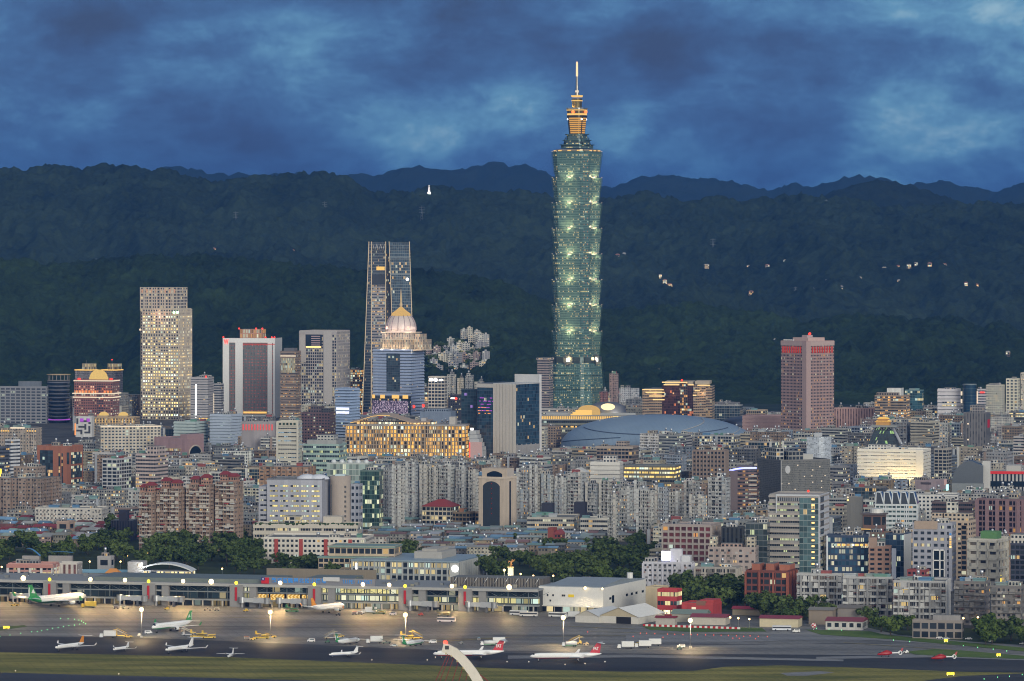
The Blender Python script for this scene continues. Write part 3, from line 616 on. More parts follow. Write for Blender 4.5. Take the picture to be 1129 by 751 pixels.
# ================================================================== the leaning-slab tower
def slab_tower():
    b = B(OB, 'tall dark twin-slab tower with tapering sides edged in lit bronze lines', 'skyscraper', 'dark twin-slab tower', 399, 457.5, 457.5, 267, 461, 458, rz=0, d=42)
    w, d, h = b.w, b.d, b.h; gm = facade((.05, .97), (.25, .9), .06, WARM, .7, (.018, .03, .045), .1, cluster=.7); X = b.fx; dk = (.10, .115, .13)
    def leaf(name, xb0, xb1, xt0, xt1, z1, y0, y1, mat, col, bay=2.5):
        mb = MB(); mb.prism([(X(xb0), y0), (X(xb1), y0), (X(xb1), y1), (X(xb0), y1)], 0, z1, bay, 4, top=[(X(xt0), y0+3), (X(xt1), y0+3), (X(xt1), y1-3), (X(xt0), y1-3)]); return b.part(name, mb, mat, col)
    leaf('west_slab', 399, 425.5, 406.5, 425.5, h, -d/2, d/2, gm, dk); leaf('east_slab', 436, 458, 428.5, 451.5, h-.5, -d/2+6, d/2, ST['curtain'](.03, glass=(.03, .055, .08)), (.20, .24, .26)); leaf('core', 425.5, 436, 425.5, 429, h-16, -d/2+12, d/2-4, ST['grid'](.05), (.04, .045, .055))
    for pb_, pt_, y in [(399.3, 406.7, -d/2), (409.3, 409.6, -d/2-.2), (425.2, 425.2, -d/2-.2), (436.3, 428.8, -d/2+5.8), (457.7, 451.2, -d/2+5.8)]:
        mb = MB(); mb.prism([(X(pb_)-.5, y-.5), (X(pb_)+.5, y-.5), (X(pb_)+.5, y+.3), (X(pb_)-.5, y+.3)], 0, h+.8, 1e9, top=[(X(pt_)-.5, y+2.5), (X(pt_)+.5, y+2.5), (X(pt_)+.5, y+3.3), (X(pt_)-.5, y+3.3)], blank=range(4)); b.part('bronze_edge', mb, emis('edge_light', (1, .80, .52), .6) if 'edge_light' not in bpy.data.materials else bpy.data.materials['edge_light'])
    mb = MB(); mb.prism([(X(410), -d/2-.15), (X(424.6), -d/2-.15), (X(424.6), -d/2+1), (X(410), -d/2+1)], b.z(440), b.z(314), 2.2, 4, top=[(X(410), -d/2+1.8), (X(424.6), -d/2+1.8), (X(424.6), -d/2+3.5), (X(410), -d/2+3.5)]); b.part('pale_floors', mb, ST['band'](.3, ls=.7), (.26, .25, .27))
    for p0, p1, mt in [(294, 298, E_GOLD)]: b.fbox('lit_floor', 415, 424, p0, p1, -2.2, 3, mt)
    b.fbox('dark_plant_floor', 410, 424.6, 303, 314, -1.2, 3, GLASS)
    tl = MB()                                     # the zigzag lattice at the head
    for i in range(3):
        x0, x1, xm = X(411+4.3*i), X(415.3+4.3*i), X(413.2+4.3*i); zb, zt = b.z(278), b.z(269); y = -d/2+2
        tl.tube([(x0, y, zt), (xm, y, zb)], .45, 4); tl.tube([(xm, y, zb), (x1, y, zt)], .45, 4)
    b.part('head_lattice', tl, METAL, (.5, .5, .5)); stud(b, 'aircraft_lamp', X(449), -d/2+4, b.z(308), 2.2, E_WHITE)
    b.fbox('mullion_band', 430, 452, 302, 303, -6.5, 8, METAL, (.2, .24, .27)); b.fbox('mullion_band', 430, 452, 284, 285, -6, 8, METAL, (.2, .24, .27))
slab_tower()
# ================================================================== banded blue-grey tower under a lit dome
def dome_tower():
    b = block(OB, 'blue-grey banded tower crowned by a floodlit pink ribbed dome with gold cap and finial', OFF, 'domed banded tower', 411, 453, 467, 386, 468, 459, st='band', col=(.30, .35, .46), lit=.015, fl=4, roof=False, bands=(1.6, .5, (.27, .34, .50)))
    X = b.fx; cxm = X(434.5); bg = (.40, .34, .27)
    b.fbox('central_recess', 426, 441, 390, 432, .7, .3, ST['curtain'](.02), (.08, .09, .11), bay=3)
    def tier(px0, px1, py1, py0, dd, col=bg, st='vstripe', dy=0):
        mb = MB(); mb.box(X(px0), X(px1), -dd/2+dy, dd/2+dy, b.z(py1), b.z(py0), 2.4, 3.6); return b.part('crown_tier', mb, facade((.3, .7), (.05, .95), .25, WARM, .6, (.05, .045, .04)), col)
    dd = b.d*.8; tier(417.5, 451, 386, 374.5, dd); tier(419, 450, 374.5, 367, dd*.9, (.46, .40, .34)); tier(449, 463.5, 386, 374.5, dd*.7, (.44, .37, .29), dy=3); tier(449, 458.5, 374.5, 368.5, dd*.6, (.40, .34, .28), dy=4)
    for py, p0, p1 in [(386, 416, 464), (374.5, 417.5, 452), (367, 418.5, 451.5)]:
        mb = MB(); mb.box(X(p0), X(p1), -dd/2-1.2, dd/2+1.2, b.z(py)-.5, b.z(py)+.7); b.part('cornice', mb, PAINT, (.5, .44, .36))
    zc = b.z(367); zt = b.z(347); r = (X(452.5)-X(421))/2; prof = [(r*.97, zc), (r*.97, zc+3)]+[(r*math.cos(t)**.85 if t < 1.5 else r*.1, zc+3+(zt-zc)*1.0*math.sin(t)) for t in np.linspace(0, 1.12, 9)]
    mb = MB(); mb.lathe(prof, 28, cxm, 0); dm = b.part('dome', mb, SMOOTH, (.56, .48, .45))
    mb = MB()
    for k in range(14):
        aa = 2*math.pi*k/14; mb.tube([(cxm+(q+.15)*math.cos(aa), (q+.15)*math.sin(aa), z) for q, z in prof[1:]], .5, 4)
    b.part('dome_rib', mb, SMOOTH, (.24, .18, .20), dm)
    ztop = prof[-1][1]; rt = prof[-1][0]
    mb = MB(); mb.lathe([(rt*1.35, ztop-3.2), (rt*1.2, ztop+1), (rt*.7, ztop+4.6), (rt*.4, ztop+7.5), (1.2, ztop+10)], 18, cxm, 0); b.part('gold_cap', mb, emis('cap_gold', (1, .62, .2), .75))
    mb = MB(); mb.lathe([(1.6, ztop+9.5), (2.2, ztop+13), (1.0, ztop+17), (1.5, ztop+19), (.25, b.z(319)), (0, b.z(318.5))], 10, cxm, 0); b.part('finial', mb, SMOOTH, (.6, .45, .25))
    for k in range(4):
        mb = MB(); aa = k*1.57+.9; mb.ball((cxm+r*1.02*math.cos(aa), r*1.02*math.sin(aa), zc+7), 1.7, 7); b.part('rose_lamp', mb, emis('lamp_rose', (1, .42, .32), 2.5) if not k else bpy.data.materials['lamp_rose'])
    for k in range(5):
        aa = -math.pi/2+(k-2)*.62; lamp((cxm+(r+9)*math.cos(aa), (r+9)*math.sin(aa), zc+2), 5200, (1, .78, .62), 1, parent=b.root)
    for px in (420, 432, 445, 457): lamp((X(px), -dd/2-5, b.z(385)), 2600, (1, .72, .4), .6, parent=b.root)
    b.fbox('event_hall', 411, 453, 437, 468, 6, 0, ST['grid'](.1), (.06, .07, .09), bay=3)
    m, bb, out = newmat('glitter_screen'); tc = bb.n('ShaderNodeTexCoord').outputs['Object']; vv = bb.n('ShaderNodeTexVoronoi'); bb.put(vv.inputs['Vector'], tc); vv.inputs['Scale'].default_value = .55
    br = bb.ramp(vv.outputs['Distance'], [(0, (1, .9, .95)), (.3, (.5, .38, .50)), (.6, (.08, .06, .09))]); e = bb.n('ShaderNodeEmission'); bb.put(e.inputs[0], br); e.inputs[1].default_value = .9; bb.nt.links.new(e.outputs[0], out.inputs[0])
    b.fbox('glitter_screen', 412, 452, 442, 456.5, 6.6, -6.1, m)
    for p0, p1 in ((412, 415), (421, 426), (434, 442), (446, 452)): b.fbox('lit_window', p0, p1, 435.5, 439.5, 6.5, -6.05, E_GOLD)
    for px in (455.5, 465.5): stud(b, 'red_lamp', X(px) if px < 453 else b.w/2+(.8), -b.d/2+(px-453)/14*b.d if px > 453 else -b.d/2-1, b.z(448.5), 2.2, E_RED)
dome_tower()
# ================================================================== left: tall grid tower of two steps
b = block(OB, 'tall beige tower with gridded facade and many lit windows, stepped in two heights', OFF, 'tall beige gridded tower', 156, 197, 209, 341, 463, 472, st='tallgrid', col=(.44, .39, .32), lit=.36, fl=4.3, bay=3.9, roof=False, ribs=(3.9, 1.0, 1.3, (.50, .44, .37)), bands=(1.1, .4, (.45, .40, .34)), sk=dict(lc=(1, .72, .26), ls=1.9, cluster=.85), seed=5)
mb = MB(); mb.box(b.fx(150), b.fx(191), -b.d/2+9, b.d/2+4, 0, b.z(317), 4.4, 4.3); t = b.part('taller_wing', mb, ST['tallgrid'](.14, lc=YEL, ls=1.1), (.44, .39, .34))
mb = MB(); n = 9
for i in range(n+1): x = b.fx(150)+(b.fx(191)-b.fx(150))*i/n; mb.box(x-.5, x+.5, -b.d/2+8.2, -b.d/2+9.05, b.h-3, b.z(317)+.1)
b.part('facade_rib', mb, PAINT, (.50, .44, .37), t)
for p0, p1, y0, yy in [(156, 197, 343, -.1), ]:
    mb = MB()
    for i in range(9): x = b.fx(158)+(b.fx(195)-b.fx(158))*i/8; mb.box(x-1.1, x+1.1, -b.d/2-.35, -b.d/2-.2, b.z(348), b.z(344))
    b.part('crown_light', mb, emis('crown_light', (1, .55, .33), .6))
mb = MB()
for i in range(8): x = b.fx(152)+(b.fx(189)-b.fx(152))*i/7; mb.box(x-1.1, x+1.1, -b.d/2+8.6, -b.d/2+8.8, b.z(323), b.z(319))
b.part('crown_light', mb, bpy.data.materials['crown_light'], parent=t)
for px in (192, 199): stud(b, 'green_lamp', b.fx(min(px, 196)), -b.d/2-1, b.z(344.5), 1.9, emis('lamp_mint', (.5, 1, .55), 4) if 'lamp_mint' not in bpy.data.materials else bpy.data.materials['lamp_mint'])
stud(b, 'white_lamp', b.fx(150), -b.d/2+8, b.z(364), 1.6, E_PALE); stud(b, 'white_lamp', b.w/2+1, b.d/2-3, b.z(364), 1.6, E_PALE)
lamp((b.fx(176), -b.d/2-9, b.z(347)), 5000, (1, .6, .4), 1, parent=b.root)
# ---- far left offices
b = block(OB, 'dark grey office block with a grid of shallow windows, left of the round tower', OFF, 'dark gridded office', -12, 51, 52, 427, 467, 472, st='grid', col=(.19, .20, .22), lit=.02, fl=4, bay=7, roof=False, rz=-8, d=30, sk=dict(lc=(.7, .8, .6)), ribs=(7.2, .5, 1.6, (.22, .23, .25)), bands=(1.7, .35, (.20, .21, .24)), pent=[(.5, .9, .2, .8, 8, (.13, .15, .18), ST['blank']())])
b = B(OB, 'dark round-cornered glass tower with banded floors and a purple light strip', OFF, 'dark round glass tower', 51, 76, 77, 420, 466, 495, rz=-5, d=30)
mb = MB(); n = 22
for i in range(11):
    z0 = b.h*i/11; mb.lathe([(b.w/2*.97, z0), (b.w/2*.97, z0+2.2)], n, 0, 0, sy=1.1)
b.part('glass_band', mb, GLASS); mb = MB()
for i in range(11): z0 = b.h*i/11+2.2; mb.lathe([(b.w/2*.97, z0), (b.w/2*1.01, z0), (b.w/2*1.01, z0+1.9), (b.w/2*.97, z0+1.9)], n, 0, 0, sy=1.1)
b.part('spandrel_trim', mb, PAINT, (.13, .14, .17)); mb = MB(); mb.lathe([(0, b.h), (b.w/2, b.h), (b.w/2, b.h+.8), (0, b.h+.8)], n, 0, 0, sy=1.1); b.part('roof', mb, PAINT, (.2, .18, .16))
mb = MB()
for i in range(9): a = math.pi*(1+i/8); mb.box(b.w*.46*math.cos(a)-.5, b.w*.46*math.cos(a)+.5, b.w*.5*math.sin(a)-.5, b.w*.5*math.sin(a)+.5, b.h+.8, b.h+8)
b.part('crown_post', mb, PAINT, (.18, .17, .16)); mb = MB(); mb.lathe([(0, b.h+8), (b.w*.52, b.h+8), (b.w*.53, b.h+9), (0, b.h+9)], n, 0, 0, sy=1.1); b.part('crown_roof', mb, PAINT, (.38, .28, .16))
mb = MB(); mb.lathe([(b.w*.512, b.z(463.2)), (b.w*.512, b.z(462.2))], n, 0, 0, sy=1.1); b.part('purple_strip', mb, E_PURP)
for i, (x0, x1, x2, top, cr0, cr1, lab) in enumerate([(82, 100, 106, 408.5, 89, 102, 'left of the twin grey residential towers with gold-lit crowns'), (111, 127, 134, 408.5, 117, 130, 'right of the twin grey residential towers with gold-lit crowns')]):
    b = block('residential_tower', lab, APT, 'twin gold-crowned towers', x0, x1, x2, top, 457, 432, st='apt', col=(.24, .23, .25), lit=.03, n=5, roof=False, bay=3)
    mb = MB(); mb.box(b.fx(cr0-.0), b.fx(min(cr1, x1)), -b.d*.35, b.d*.35, b.h, b.z(401), 2.2, 4); b.part('crown_room', mb, facade((.25, .75), (.1, .9), .7, YEL, .6), (.30, .25, .18))
    mb = MB(); mb.box(-b.w/2-.6, b.w/2+.6, -b.d/2-.6, b.d/2+.6, b.h-.2, b.h+1.2); b.part('lit_cornice', mb, E_GOLD); mb = MB(); mb.tube([(0, 0, b.z(401)), (0, 0, b.z(397.5))], .3, 4); b.part('mast', mb, METAL)
stud(b, 'red_lamp', 0, 0, b.z(397), .9, E_RED)
b = block('hotel', 'dark red-brown hotel with gold-lit cornices and a glowing golden dome on its roof', 'hotel', 'gold-domed red hotel', 81, 124, 129.5, 419.5, 470, 459, st='punch', col=(.22, .10, .09), lit=.22, fl=3.6, bay=3.2, roof=False, rz=-12, sk=dict(lc=(1, .75, .5), ls=1.0, cluster=1))
for py, w_, mt in [(420, .8, E_PALE), (434, 2.2, E_PALE), (438.2, 1.6, E_PALE)]:
    mb = MB(); z = b.z(py); mb.box(-b.w/2-w_, b.w/2+w_, -b.d/2-w_, b.d/2+w_*.5, z-.8, z+.6); b.part('lit_cornice', mb, mt)
mb = MB()
for i in range(26): x = -b.w/2+b.w*(i+.5)/26; mb.box(x-.35, x+.35, -b.d/2-.25, -b.d/2-.1, b.z(433.5), b.z(430.8))
b.part('uplight_row', mb, E_ORANGE)
for i in range(3): lamp((b.w*(i-1)*.3, -b.d/2-4, b.z(432.5)), 1600, (1, .35, .1), .5, parent=b.root)
b.fbox('central_bay', 107, 114, 425, 470, 1.2, .2, ST['grid'](.1, lc=(1, .3, .1)), (.20, .10, .10), bay=2.4)
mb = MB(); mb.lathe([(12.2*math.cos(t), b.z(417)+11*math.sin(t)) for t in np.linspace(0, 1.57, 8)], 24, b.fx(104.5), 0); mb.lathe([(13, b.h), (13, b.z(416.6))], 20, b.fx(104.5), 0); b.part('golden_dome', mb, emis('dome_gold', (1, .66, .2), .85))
b.fbox('red_sign_bar', 85, 88, 417, 419, .5, -.1, E_RED); b.fbox('red_sign_bar', 121, 124, 417, 419, .5, -.1, E_RED)
b = block('theatre_block', 'small white block with a dark maze pattern and purple glow, below the gold-domed hotel', OFF, 'maze-patterned white block', 83, 101, 103, 460.5, 482, 490, st='blank', col=(.5, .5, .5), rz=-10, roof=False, d=20)
mb = MB()
for i, j, w_, h_ in [(0, 0, 1, 3), (2, 1, 3, 1), (5, 0, 1, 2), (1, 4, 3, 1), (4, 3, 1, 3), (6, 4, 1, 3), (0, 6, 3, 1), (2, 7, 1, 1.5), (4, 7, 3, 1), (6, 2, 1.2, 1)]:
    u = b.w/8; mb.box(-b.w/2+u*(i+.4), -b.w/2+u*(i+.4+w_), -b.d/2-.15, -b.d/2-.03, b.h-2.4*(j+h_)-1, b.h-2.4*j-1)
b.part('maze_pattern', mb, PAINT, (.05, .05, .06)); b.fbox('purple_glow', 88, 92, 461.5, 465, .3, -.18, E_PURP); b.fbox('purple_glow', 95.5, 99, 461.5, 465, .3, -.18, E_PURP)
b.fbox('orange_side_light', 82, 83.2, 467, 480, .5, -.2, E_ORANGE)
b = block('hotel', 'tan hotel with small gold-lit domed pavilions along its roof', 'hotel', 'tan hotel with gold pavilions', 103, 148, 152, 461, 481, 470, st='punch', col=(.36, .27, .17), lit=.1, rz=-8, roof=False, d=30)
for px in (112.5, 134.5):
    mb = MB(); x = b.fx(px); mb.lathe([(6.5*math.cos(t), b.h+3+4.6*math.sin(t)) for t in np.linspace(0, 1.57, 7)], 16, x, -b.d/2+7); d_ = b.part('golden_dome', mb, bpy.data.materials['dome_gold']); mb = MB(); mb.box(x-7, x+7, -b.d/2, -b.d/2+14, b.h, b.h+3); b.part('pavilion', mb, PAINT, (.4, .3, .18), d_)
mb = MB()
for i in range(12): x = -b.w/2+b.w*(i+.5)/12; mb.box(x-.3, x+.3, -b.d/2-.3, -b.d/2-.1, b.h-6, b.h-1)
b.part('pilaster_light', mb, E_GOLD)
b = block('department_store', 'long cream block with even square windows and a bright lit cornice', 'large building', 'long cream block', 102, 111, 176, 471, 508, 500, st='punch', col=(.45, .42, .36), lit=.06, rz=14, fl=3.6, bay=4, rn=3)
mb = MB(); mb.box(-b.w/2-.3, b.w/2+.3, -b.d/2-.4, -b.d/2, b.h-.2, b.h+1.1); b.part('lit_cornice', mb, E_PALE)
b = block('residential_tower', 'wide beige residential slab with lit lamps along its roof edge, at the far left', APT, 'wide beige slab', -14, 40, 44, 472, 522, 500, st='apt', col=(.33, .29, .25), lit=.04, n=9, rz=-10, d=22)
mb = MB(); mb.box(b.fx(11), b.fx(27), -b.d/2-.6, -b.d/2-.1, b.h-.8, b.h+.8); b.part('lit_cornice', mb, E_PALE)
mb = MB()
for px in (1, 3, 5, 7, 9, 30, 33, 36, 39): x = b.fx(px); mb.box(x-.5, x+.5, -b.d/2-.5, -b.d/2+.1, b.h-4, b.h-2.4)
b.part('roof_lamp', mb, E_GOLD)
block('office_block', 'narrow white tiled office with blank side and thin windows', OFF, 'narrow white office', 5, 12, 21, 486, 545, 517, st='band', col=(.50, .52, .56), rz=-40, lit=.02, par=True)
b = block('office_block', 'dark office with a bright yellow light strip at its edge, cut by the frame', OFF, 'dark office with yellow strip', -20, 3, 9, 494, 556, 532, st='band', col=(.08, .09, .12), lit=.15)
b.fbox('light_strip', -1, 1.6, 517, 532, .4, -.1, E_YEL)
b = block('office_building', 'red-brown stone office with tall black glass panels between pillars', OFF, 'red-brown stone office', 39, 77, 89, 493, 546, 537, st='blank', col=(.30, .125, .08), rz=-23, roof=True, rn=2, rtin=0)
for p0, p1, y0, y1 in [(42.5, 57.5, 497, 540), (64, 66, 500, 540), (67.5, 69, 500, 540), (73.5, 76.4, 499, 512)]: b.fbox('glass_panel', p0, p1, y0, y1, .15, .3, ST['curtain'](.1, lc=WARM), (.02, .02, .03), bay=3)
mb = MB(); q = b.d/2
for y0, y1 in [(499, 512), (514, 527), (529, 543)]: mb.box(b.w/2-.2, b.w/2+.15, -q+2.5, q-3, b.z(y1), b.z(y0), 3)
b.part('side_glass_panel', mb, ST['curtain'](.1, lc=WARM), (.02, .02, .03))
block('apartment_block', 'plain brick-brown apartment slabs with a cream balcony column, at the left edge', APT, 'brick-brown slabs', -16, 45, 63, 528, 572, 563, st='apt', col=(.26, .20, .165), lit=.02, n=7, rec=2.5, rz=-20)
block('apartment_block', 'brown apartment block with a stepped top behind the brick-brown slabs', APT, 'brown stepped block', 14, 40, 48, 516, 578-8, 527, st='apt', col=(.28, .22, .18), lit=.03, rz=-20, roof=True)
block('office_building', 'pale grey office with broad dark windows and twin roof tanks', OFF, 'pale grey office with tanks', 112, 129, 142, 507, 556, 541, st='grid', col=(.40, .41, .43), lit=.12, rz=-23, bay=5, sk=dict(lc=(.8, .9, .6)))
block('office_building', 'pinkish grey office with a stepped top and lit windows', OFF, 'pinkish stepped office', 149, 171, 183, 502, 555, 541, st='band', col=(.40, .33, .32), lit=.10, pent=[(.45, .95, .2, .9, 8, (.42, .35, .33))])
b = block('exhibition_hall', 'low dusky pink hall with a large arched end window', 'hall', 'pink arched hall', 168, 206, 223, 484, 510, 502, st='blank', col=(.30, .20, .21), rz=-35, roof=False)
mb = MB(); n = 14; yy = b.d
mb2 = MB(); P = [(b.w/2+.2, -yy*.36+.72*yy*.5*(1-math.cos(math.pi*i/n)), 8+10*math.sin(math.pi*i/n)) for i in range(n+1)]; mb2.face([(b.w/2+.2, -yy*.36, 0)]+P+[(b.w/2+.2, yy*.36, 0)]); b.part('arch_window', mb2, GLASS)
mb.tube([(b.w/2+.2, p[1]*1.06, p[2]+.6) for p in P], 1.0, 4); b.part('arch_trim', mb, PAINT, (.42, .36, .30))
b.rbox('raised_end', .8, 1.0, 0, 1, b.h, 5, PAINT, (.30, .20, .21)); b.fbox('lit_canteen', 180, 199, 494.5, 498, 2, 0, ST['grid'](.9, lc=WARM, ls=.5), (.3, .25, .2), bay=3)
block('office_building', 'pale teal office with a rounded green-white facade', OFF, 'pale teal office', 191, 215, 227, 466, 503, 484, st='band', col=(.34, .42, .42), lit=.02, rz=-20, bands=(1.5, .4, (.4, .47, .47)))
block('office_building', 'light blue banded office with cluttered roof', OFF, 'light blue banded office', 231, 254, 265, 458, 503, 478, st='band', col=(.36, .42, .50), lit=.06, bands=(1.7, .45, (.38, .44, .54)), sk=dict(lc=(.7, .9, .8)), rn=4)
b = block('office_tower', 'grey banded office with a vertical white light line on its corner', OFF, 'grey office with light line', 210, 229, 234, 417, 467, 466, st='band', col=(.33, .32, .33), lit=.01, rz=-10, bands=(1.3, .3, (.35, .34, .36)))
b.fbox('light_line', 215.3, 216.6, 424, 461, .6, -.1, E_WHITE); b.fbox('lit_lobby', 216, 229, 461, 464.5, 1, 0, E_GOLD); stud(b, 'red_lamp', b.fx(227), -b.d/2, b.h+2, 1.4, E_RED)
b = block('office_tower', 'lower grey banded office beside the white hotel', OFF, 'lower grey office', 234.5, 244, 246, 424, 466, 458, st='band', col=(.30, .30, .32), lit=.01, rz=-10); b.fbox('light_line', 234.8, 236, 434, 456, .6, -.1, E_PALE)
# ---- white framed hotel with red lights
b = B('hotel', 'white framed hotel slab with red-dotted dark glass and a lit orange roof house', 'hotel', 'white framed hotel', 245, 303, 309, 373, 461, 461, rz=-10)
red = facade((.36, .7), (.4, .78), .62, (1, .16, .08), .42, (.06, .065, .07), .2, cluster=.3, mixlit=.0)
mb = MB(); mb.box(-b.w/2+.4, b.w/2-.4, -b.d/2+.5, b.d/2-.4, 0, b.h-.5, 2.2, 4); b.part('glass_wall', mb, red, (.15, .165, .165))
for p0, p1 in [(245, 252), (259, 267.3), (295, 299.8), (300.9, 303)]: b.fbox('white_pier', p0, p1, 373, 461, .6, 1.2, SMOOTH, (.74, .74, .74))
b.fbox('white_lintel', 245, 303, 373, 378, .55, 1.1, SMOOTH, (.74, .74, .74)); b.fbox('white_sill', 245, 303, 457.5, 461, .8, 1.1, SMOOTH, (.66, .66, .66))
mb = MB(); mb.box(b.w/2-.4, b.w/2+.4, -b.d/2-.5, b.d/2, 0, b.h+.1); b.part('white_side', mb, SMOOTH, (.62, .62, .62))
b.fbox('red_light_line', 267.5, 303, 379.2, 380, .75, -.56, emis('red_line', (1, .12, .08), .7)); b.rbox('roof_house', .3, .72, .2, .8, b.h, 12.5, facade((.2, .8), (.1, .9), .5, AMB, .5), (.42, .22, .15), bay=4, fl=5)
textsign(b, 'W', 246.2, 251.5, 374, 380, E_RED, .75, 'roof_letter')
for px in (245.5, 263, 282, 289, 292.5, 299.5, 302.5): stud(b, 'red_lamp', b.fx(px), -b.d/2+1, b.h+(13.5 if 260 < px < 291 else 1.2), 1.25, E_RED)
b.fbox('lit_band', 268, 294, 454, 456, .75, -.56, E_GOLD)
b = block(OB, 'dark banded tower with rows of yellow lit floors beside the white framed hotel', OFF, 'yellow-lit banded tower', 309, 326, 330.5, 388, 467, 464, st='band', col=(.17, .13, .11), lit=.32, fl=3.9, bay=2, rz=-12, sk=dict(lc=AMB, ls=.75, cluster=1), bands=(1.5, .4, (.24, .19, .16)), roof=False)
b.fbox('ribbed_lantern', 309.5, 325.5, 395, 411, .5, -.1, facade((.45, .95), (-1, 2), 1, YEL, .42), (.3, .27, .22), bay=2.2); b.rbox('roof_house', .15, .85, .2, .8, b.h, 5, PAINT, (.12, .12, .13)); b.fbox('lit_line', 309, 326, 392, 393.2, .55, -.1, E_PALE)
b = block(OB, 'grey stone tower with a square opening framed at its top and a smooth blank pier', OFF, 'grey tower with framed top', 329.5, 371, 384, 365.5, 466, 448, st='grid', col=(.34, .32, .32), lit=.13, fl=4, bay=3.2, rz=-18, roof=False, sk=dict(lc=YEL, ls=.8, cluster=1), ribs=(3.2, .5, .8, (.37, .35, .35)))
b.fbox('blank_pier', 357, 366, 365.5, 448, 1.2, .2, PAINT, (.40, .38, .37)); b.fbox('opening', 336.5, 354.5, 369, 384, .7, -.2, GLASS)
b.fbox('frame_head', 330, 371, 365.2, 369, .9, .2, PAINT, (.36, .34, .34)); b.fbox('frame_jamb', 330, 336.5, 368, 400, .9, .2, PAINT, (.40, .37, .35))
for i in range(5): b.fbox('lit_slat', 343, 353, 370.5+i*2.4, 371.6+i*2.4, 1.0, -.72, emis('slat_light', (.6, .45, .45), .55) if i == 0 else bpy.data.materials['slat_light'])
b.fbox('lit_floor', 337, 354, 382, 383.6, 1.0, -.72, E_WARM)
b = block('office_block', 'dark maroon office with scattered yellow windows and a flat penthouse', OFF, 'dark maroon office', 332, 364, 369, 456, 505, 493, st='punch', col=(.105, .065, .07), lit=.10, rz=-10, d=40, roof=False, sk=dict(lc=YEL, ls=1.0, cluster=1), pent=[(.2, .65, .2, .8, 8, (.10, .075, .08)), (.66, .98, .2, .8, 5.5, (.05, .05, .06))])
b = block(OB, 'blue-white banded office with a stepped foot and two bright white floors', OFF, 'blue-white banded office', 369.5, 385.5, 396, 429, 497, 484, st='band', col=(.22, .29, .42), lit=.03, fl=3.5, bands=(1.6, .5, (.32, .42, .60)), roof=False, rz=-30)
for y0 in (449.5, 453.7): b.fbox('bright_floor', 370.5, 385, y0, y0+2.6, .6, -.1, emis('white_floor', (.75, .78, 1), 1.6) if y0 < 450 else bpy.data.materials['white_floor'])
b.rbox('foot', -.2, 1.0, -.05, .6, 0, 34, ST['band'](.05), (.28, .35, .48), bay=3)
block(OB, 'orange-lit block peeping out behind the blue-white banded office', OFF, 'orange-lit block', 384, 396, 401, 408, 460, 428, st='grid', col=(.30, .20, .12), lit=.5, sk=dict(lc=AMB, ls=.8), rn=2)
# ---- orange hotel
b = B('hotel', 'long low hotel with glowing amber window grid under a sweeping curved roof canopy', 'hotel', 'amber-lit long hotel', 381, 513, 517, 470, 512, 505, rz=-7, d=30)
am = facade((.16, .88), (.12, .9), .5, (1, .50, .09), 1.25, (.03, .025, .02), .2, cluster=.3, mixlit=.12)
mb = MB(); mb.box(-b.w/2, b.w/2, -b.d/2, b.d/2, 0, b.h, 4.1, 4.2); b.part('wall', mb, am, (.26, .19, .12))
mb = MB(); q = 35
for i in range(q+1): x = -b.w/2+b.w*i/q; mb.box(x-.55, x+.55, -b.d/2-.9, -b.d/2-.02, 0, b.h+.01)
b.part('facade_rib', mb, PAINT, (.34, .27, .2)); mb = MB()
for i in range(10): z = b.h*i/10; mb.box(-b.w/2, b.w/2, -b.d/2-.7, -b.d/2-.03, z-.3, z+.3)
b.part('floor_trim', mb, PAINT, (.30, .25, .2)); mb = MB(); mb.box(-b.w/2-.5, b.w/2+.5, -b.d/2-1.2, b.d/2+.5, b.h, b.h+1.6); b.part('roof_edge', mb, PAINT, (.3, .29, .28))
mb = MB(); N = 24; top = []; 
for i in range(N+1):
    u = i/N; px = 386+88*u; top.append((b.fx(px), b.h+4+9*math.sin(math.pi*min(1, u*1.25))**1.5*(1-u*.2)+(3.5*max(0, u-.75)*4)*.3))
for (x0, z0), (x1, z1) in zip(top, top[1:]):
    for f_, off in ((0, 0), (1, .8)): pass
    y0, y1 = -b.d/2-3, b.d/2-4
    mb.face([(x0, y0, z0), (x1, y0, z1), (x1, y1, z1+1.5), (x0, y1, z0+1.5)]); mb.face([(x0, y0, z0-.8), (x0, y1, z0+.7), (x1, y1, z1+.7), (x1, y0, z1-.8)]); mb.face([(x0, y0, z0-.8), (x1, y0, z1-.8), (x1, y0, z1), (x0, y0, z0)])
b.part('curved_canopy', mb, PAINT, (.36, .28, .22)); mb = MB(); mb.box(b.fx(392), b.fx(478), -b.d/2+4, b.d/2-5, b.h+1.6, b.h+4.4, 4, 3.6); b.part('rooftop_bar', mb, facade((.1, .9), (.1, .9), .55, WARM, .9), (.1, .09, .09))
mb = MB()
for (x0, z0), (x1, z1) in zip(top[:12], top[1:13]): mb.box(x0, x1, -b.d/2-3.2, -b.d/2-3.02, z0-.7, z0-.1)
b.part('canopy_light', mb, E_GOLD)
for px in (400, 430, 460): lamp((b.fx(px), -b.d/2-1, b.h+2.6), 2200, (1, .55, .16), 1, parent=b.root)
b.rbox('rooftop_room', .62, .66, .3, .7, b.h+1.6, 7, PAINT, (.36, .35, .35)); b.rbox('rooftop_room', .86, .91, .2, .7, b.h+1.6, 8.5, PAINT, (.40, .38, .36))
b2 = B('billboard_block', 'stepped grey block carrying a large pale pink screen with a red edge', OFF, 'block with pink screen', 517.5, 532, 536, 475, 513, 507, rz=-12)
mb = MB(); n = 5
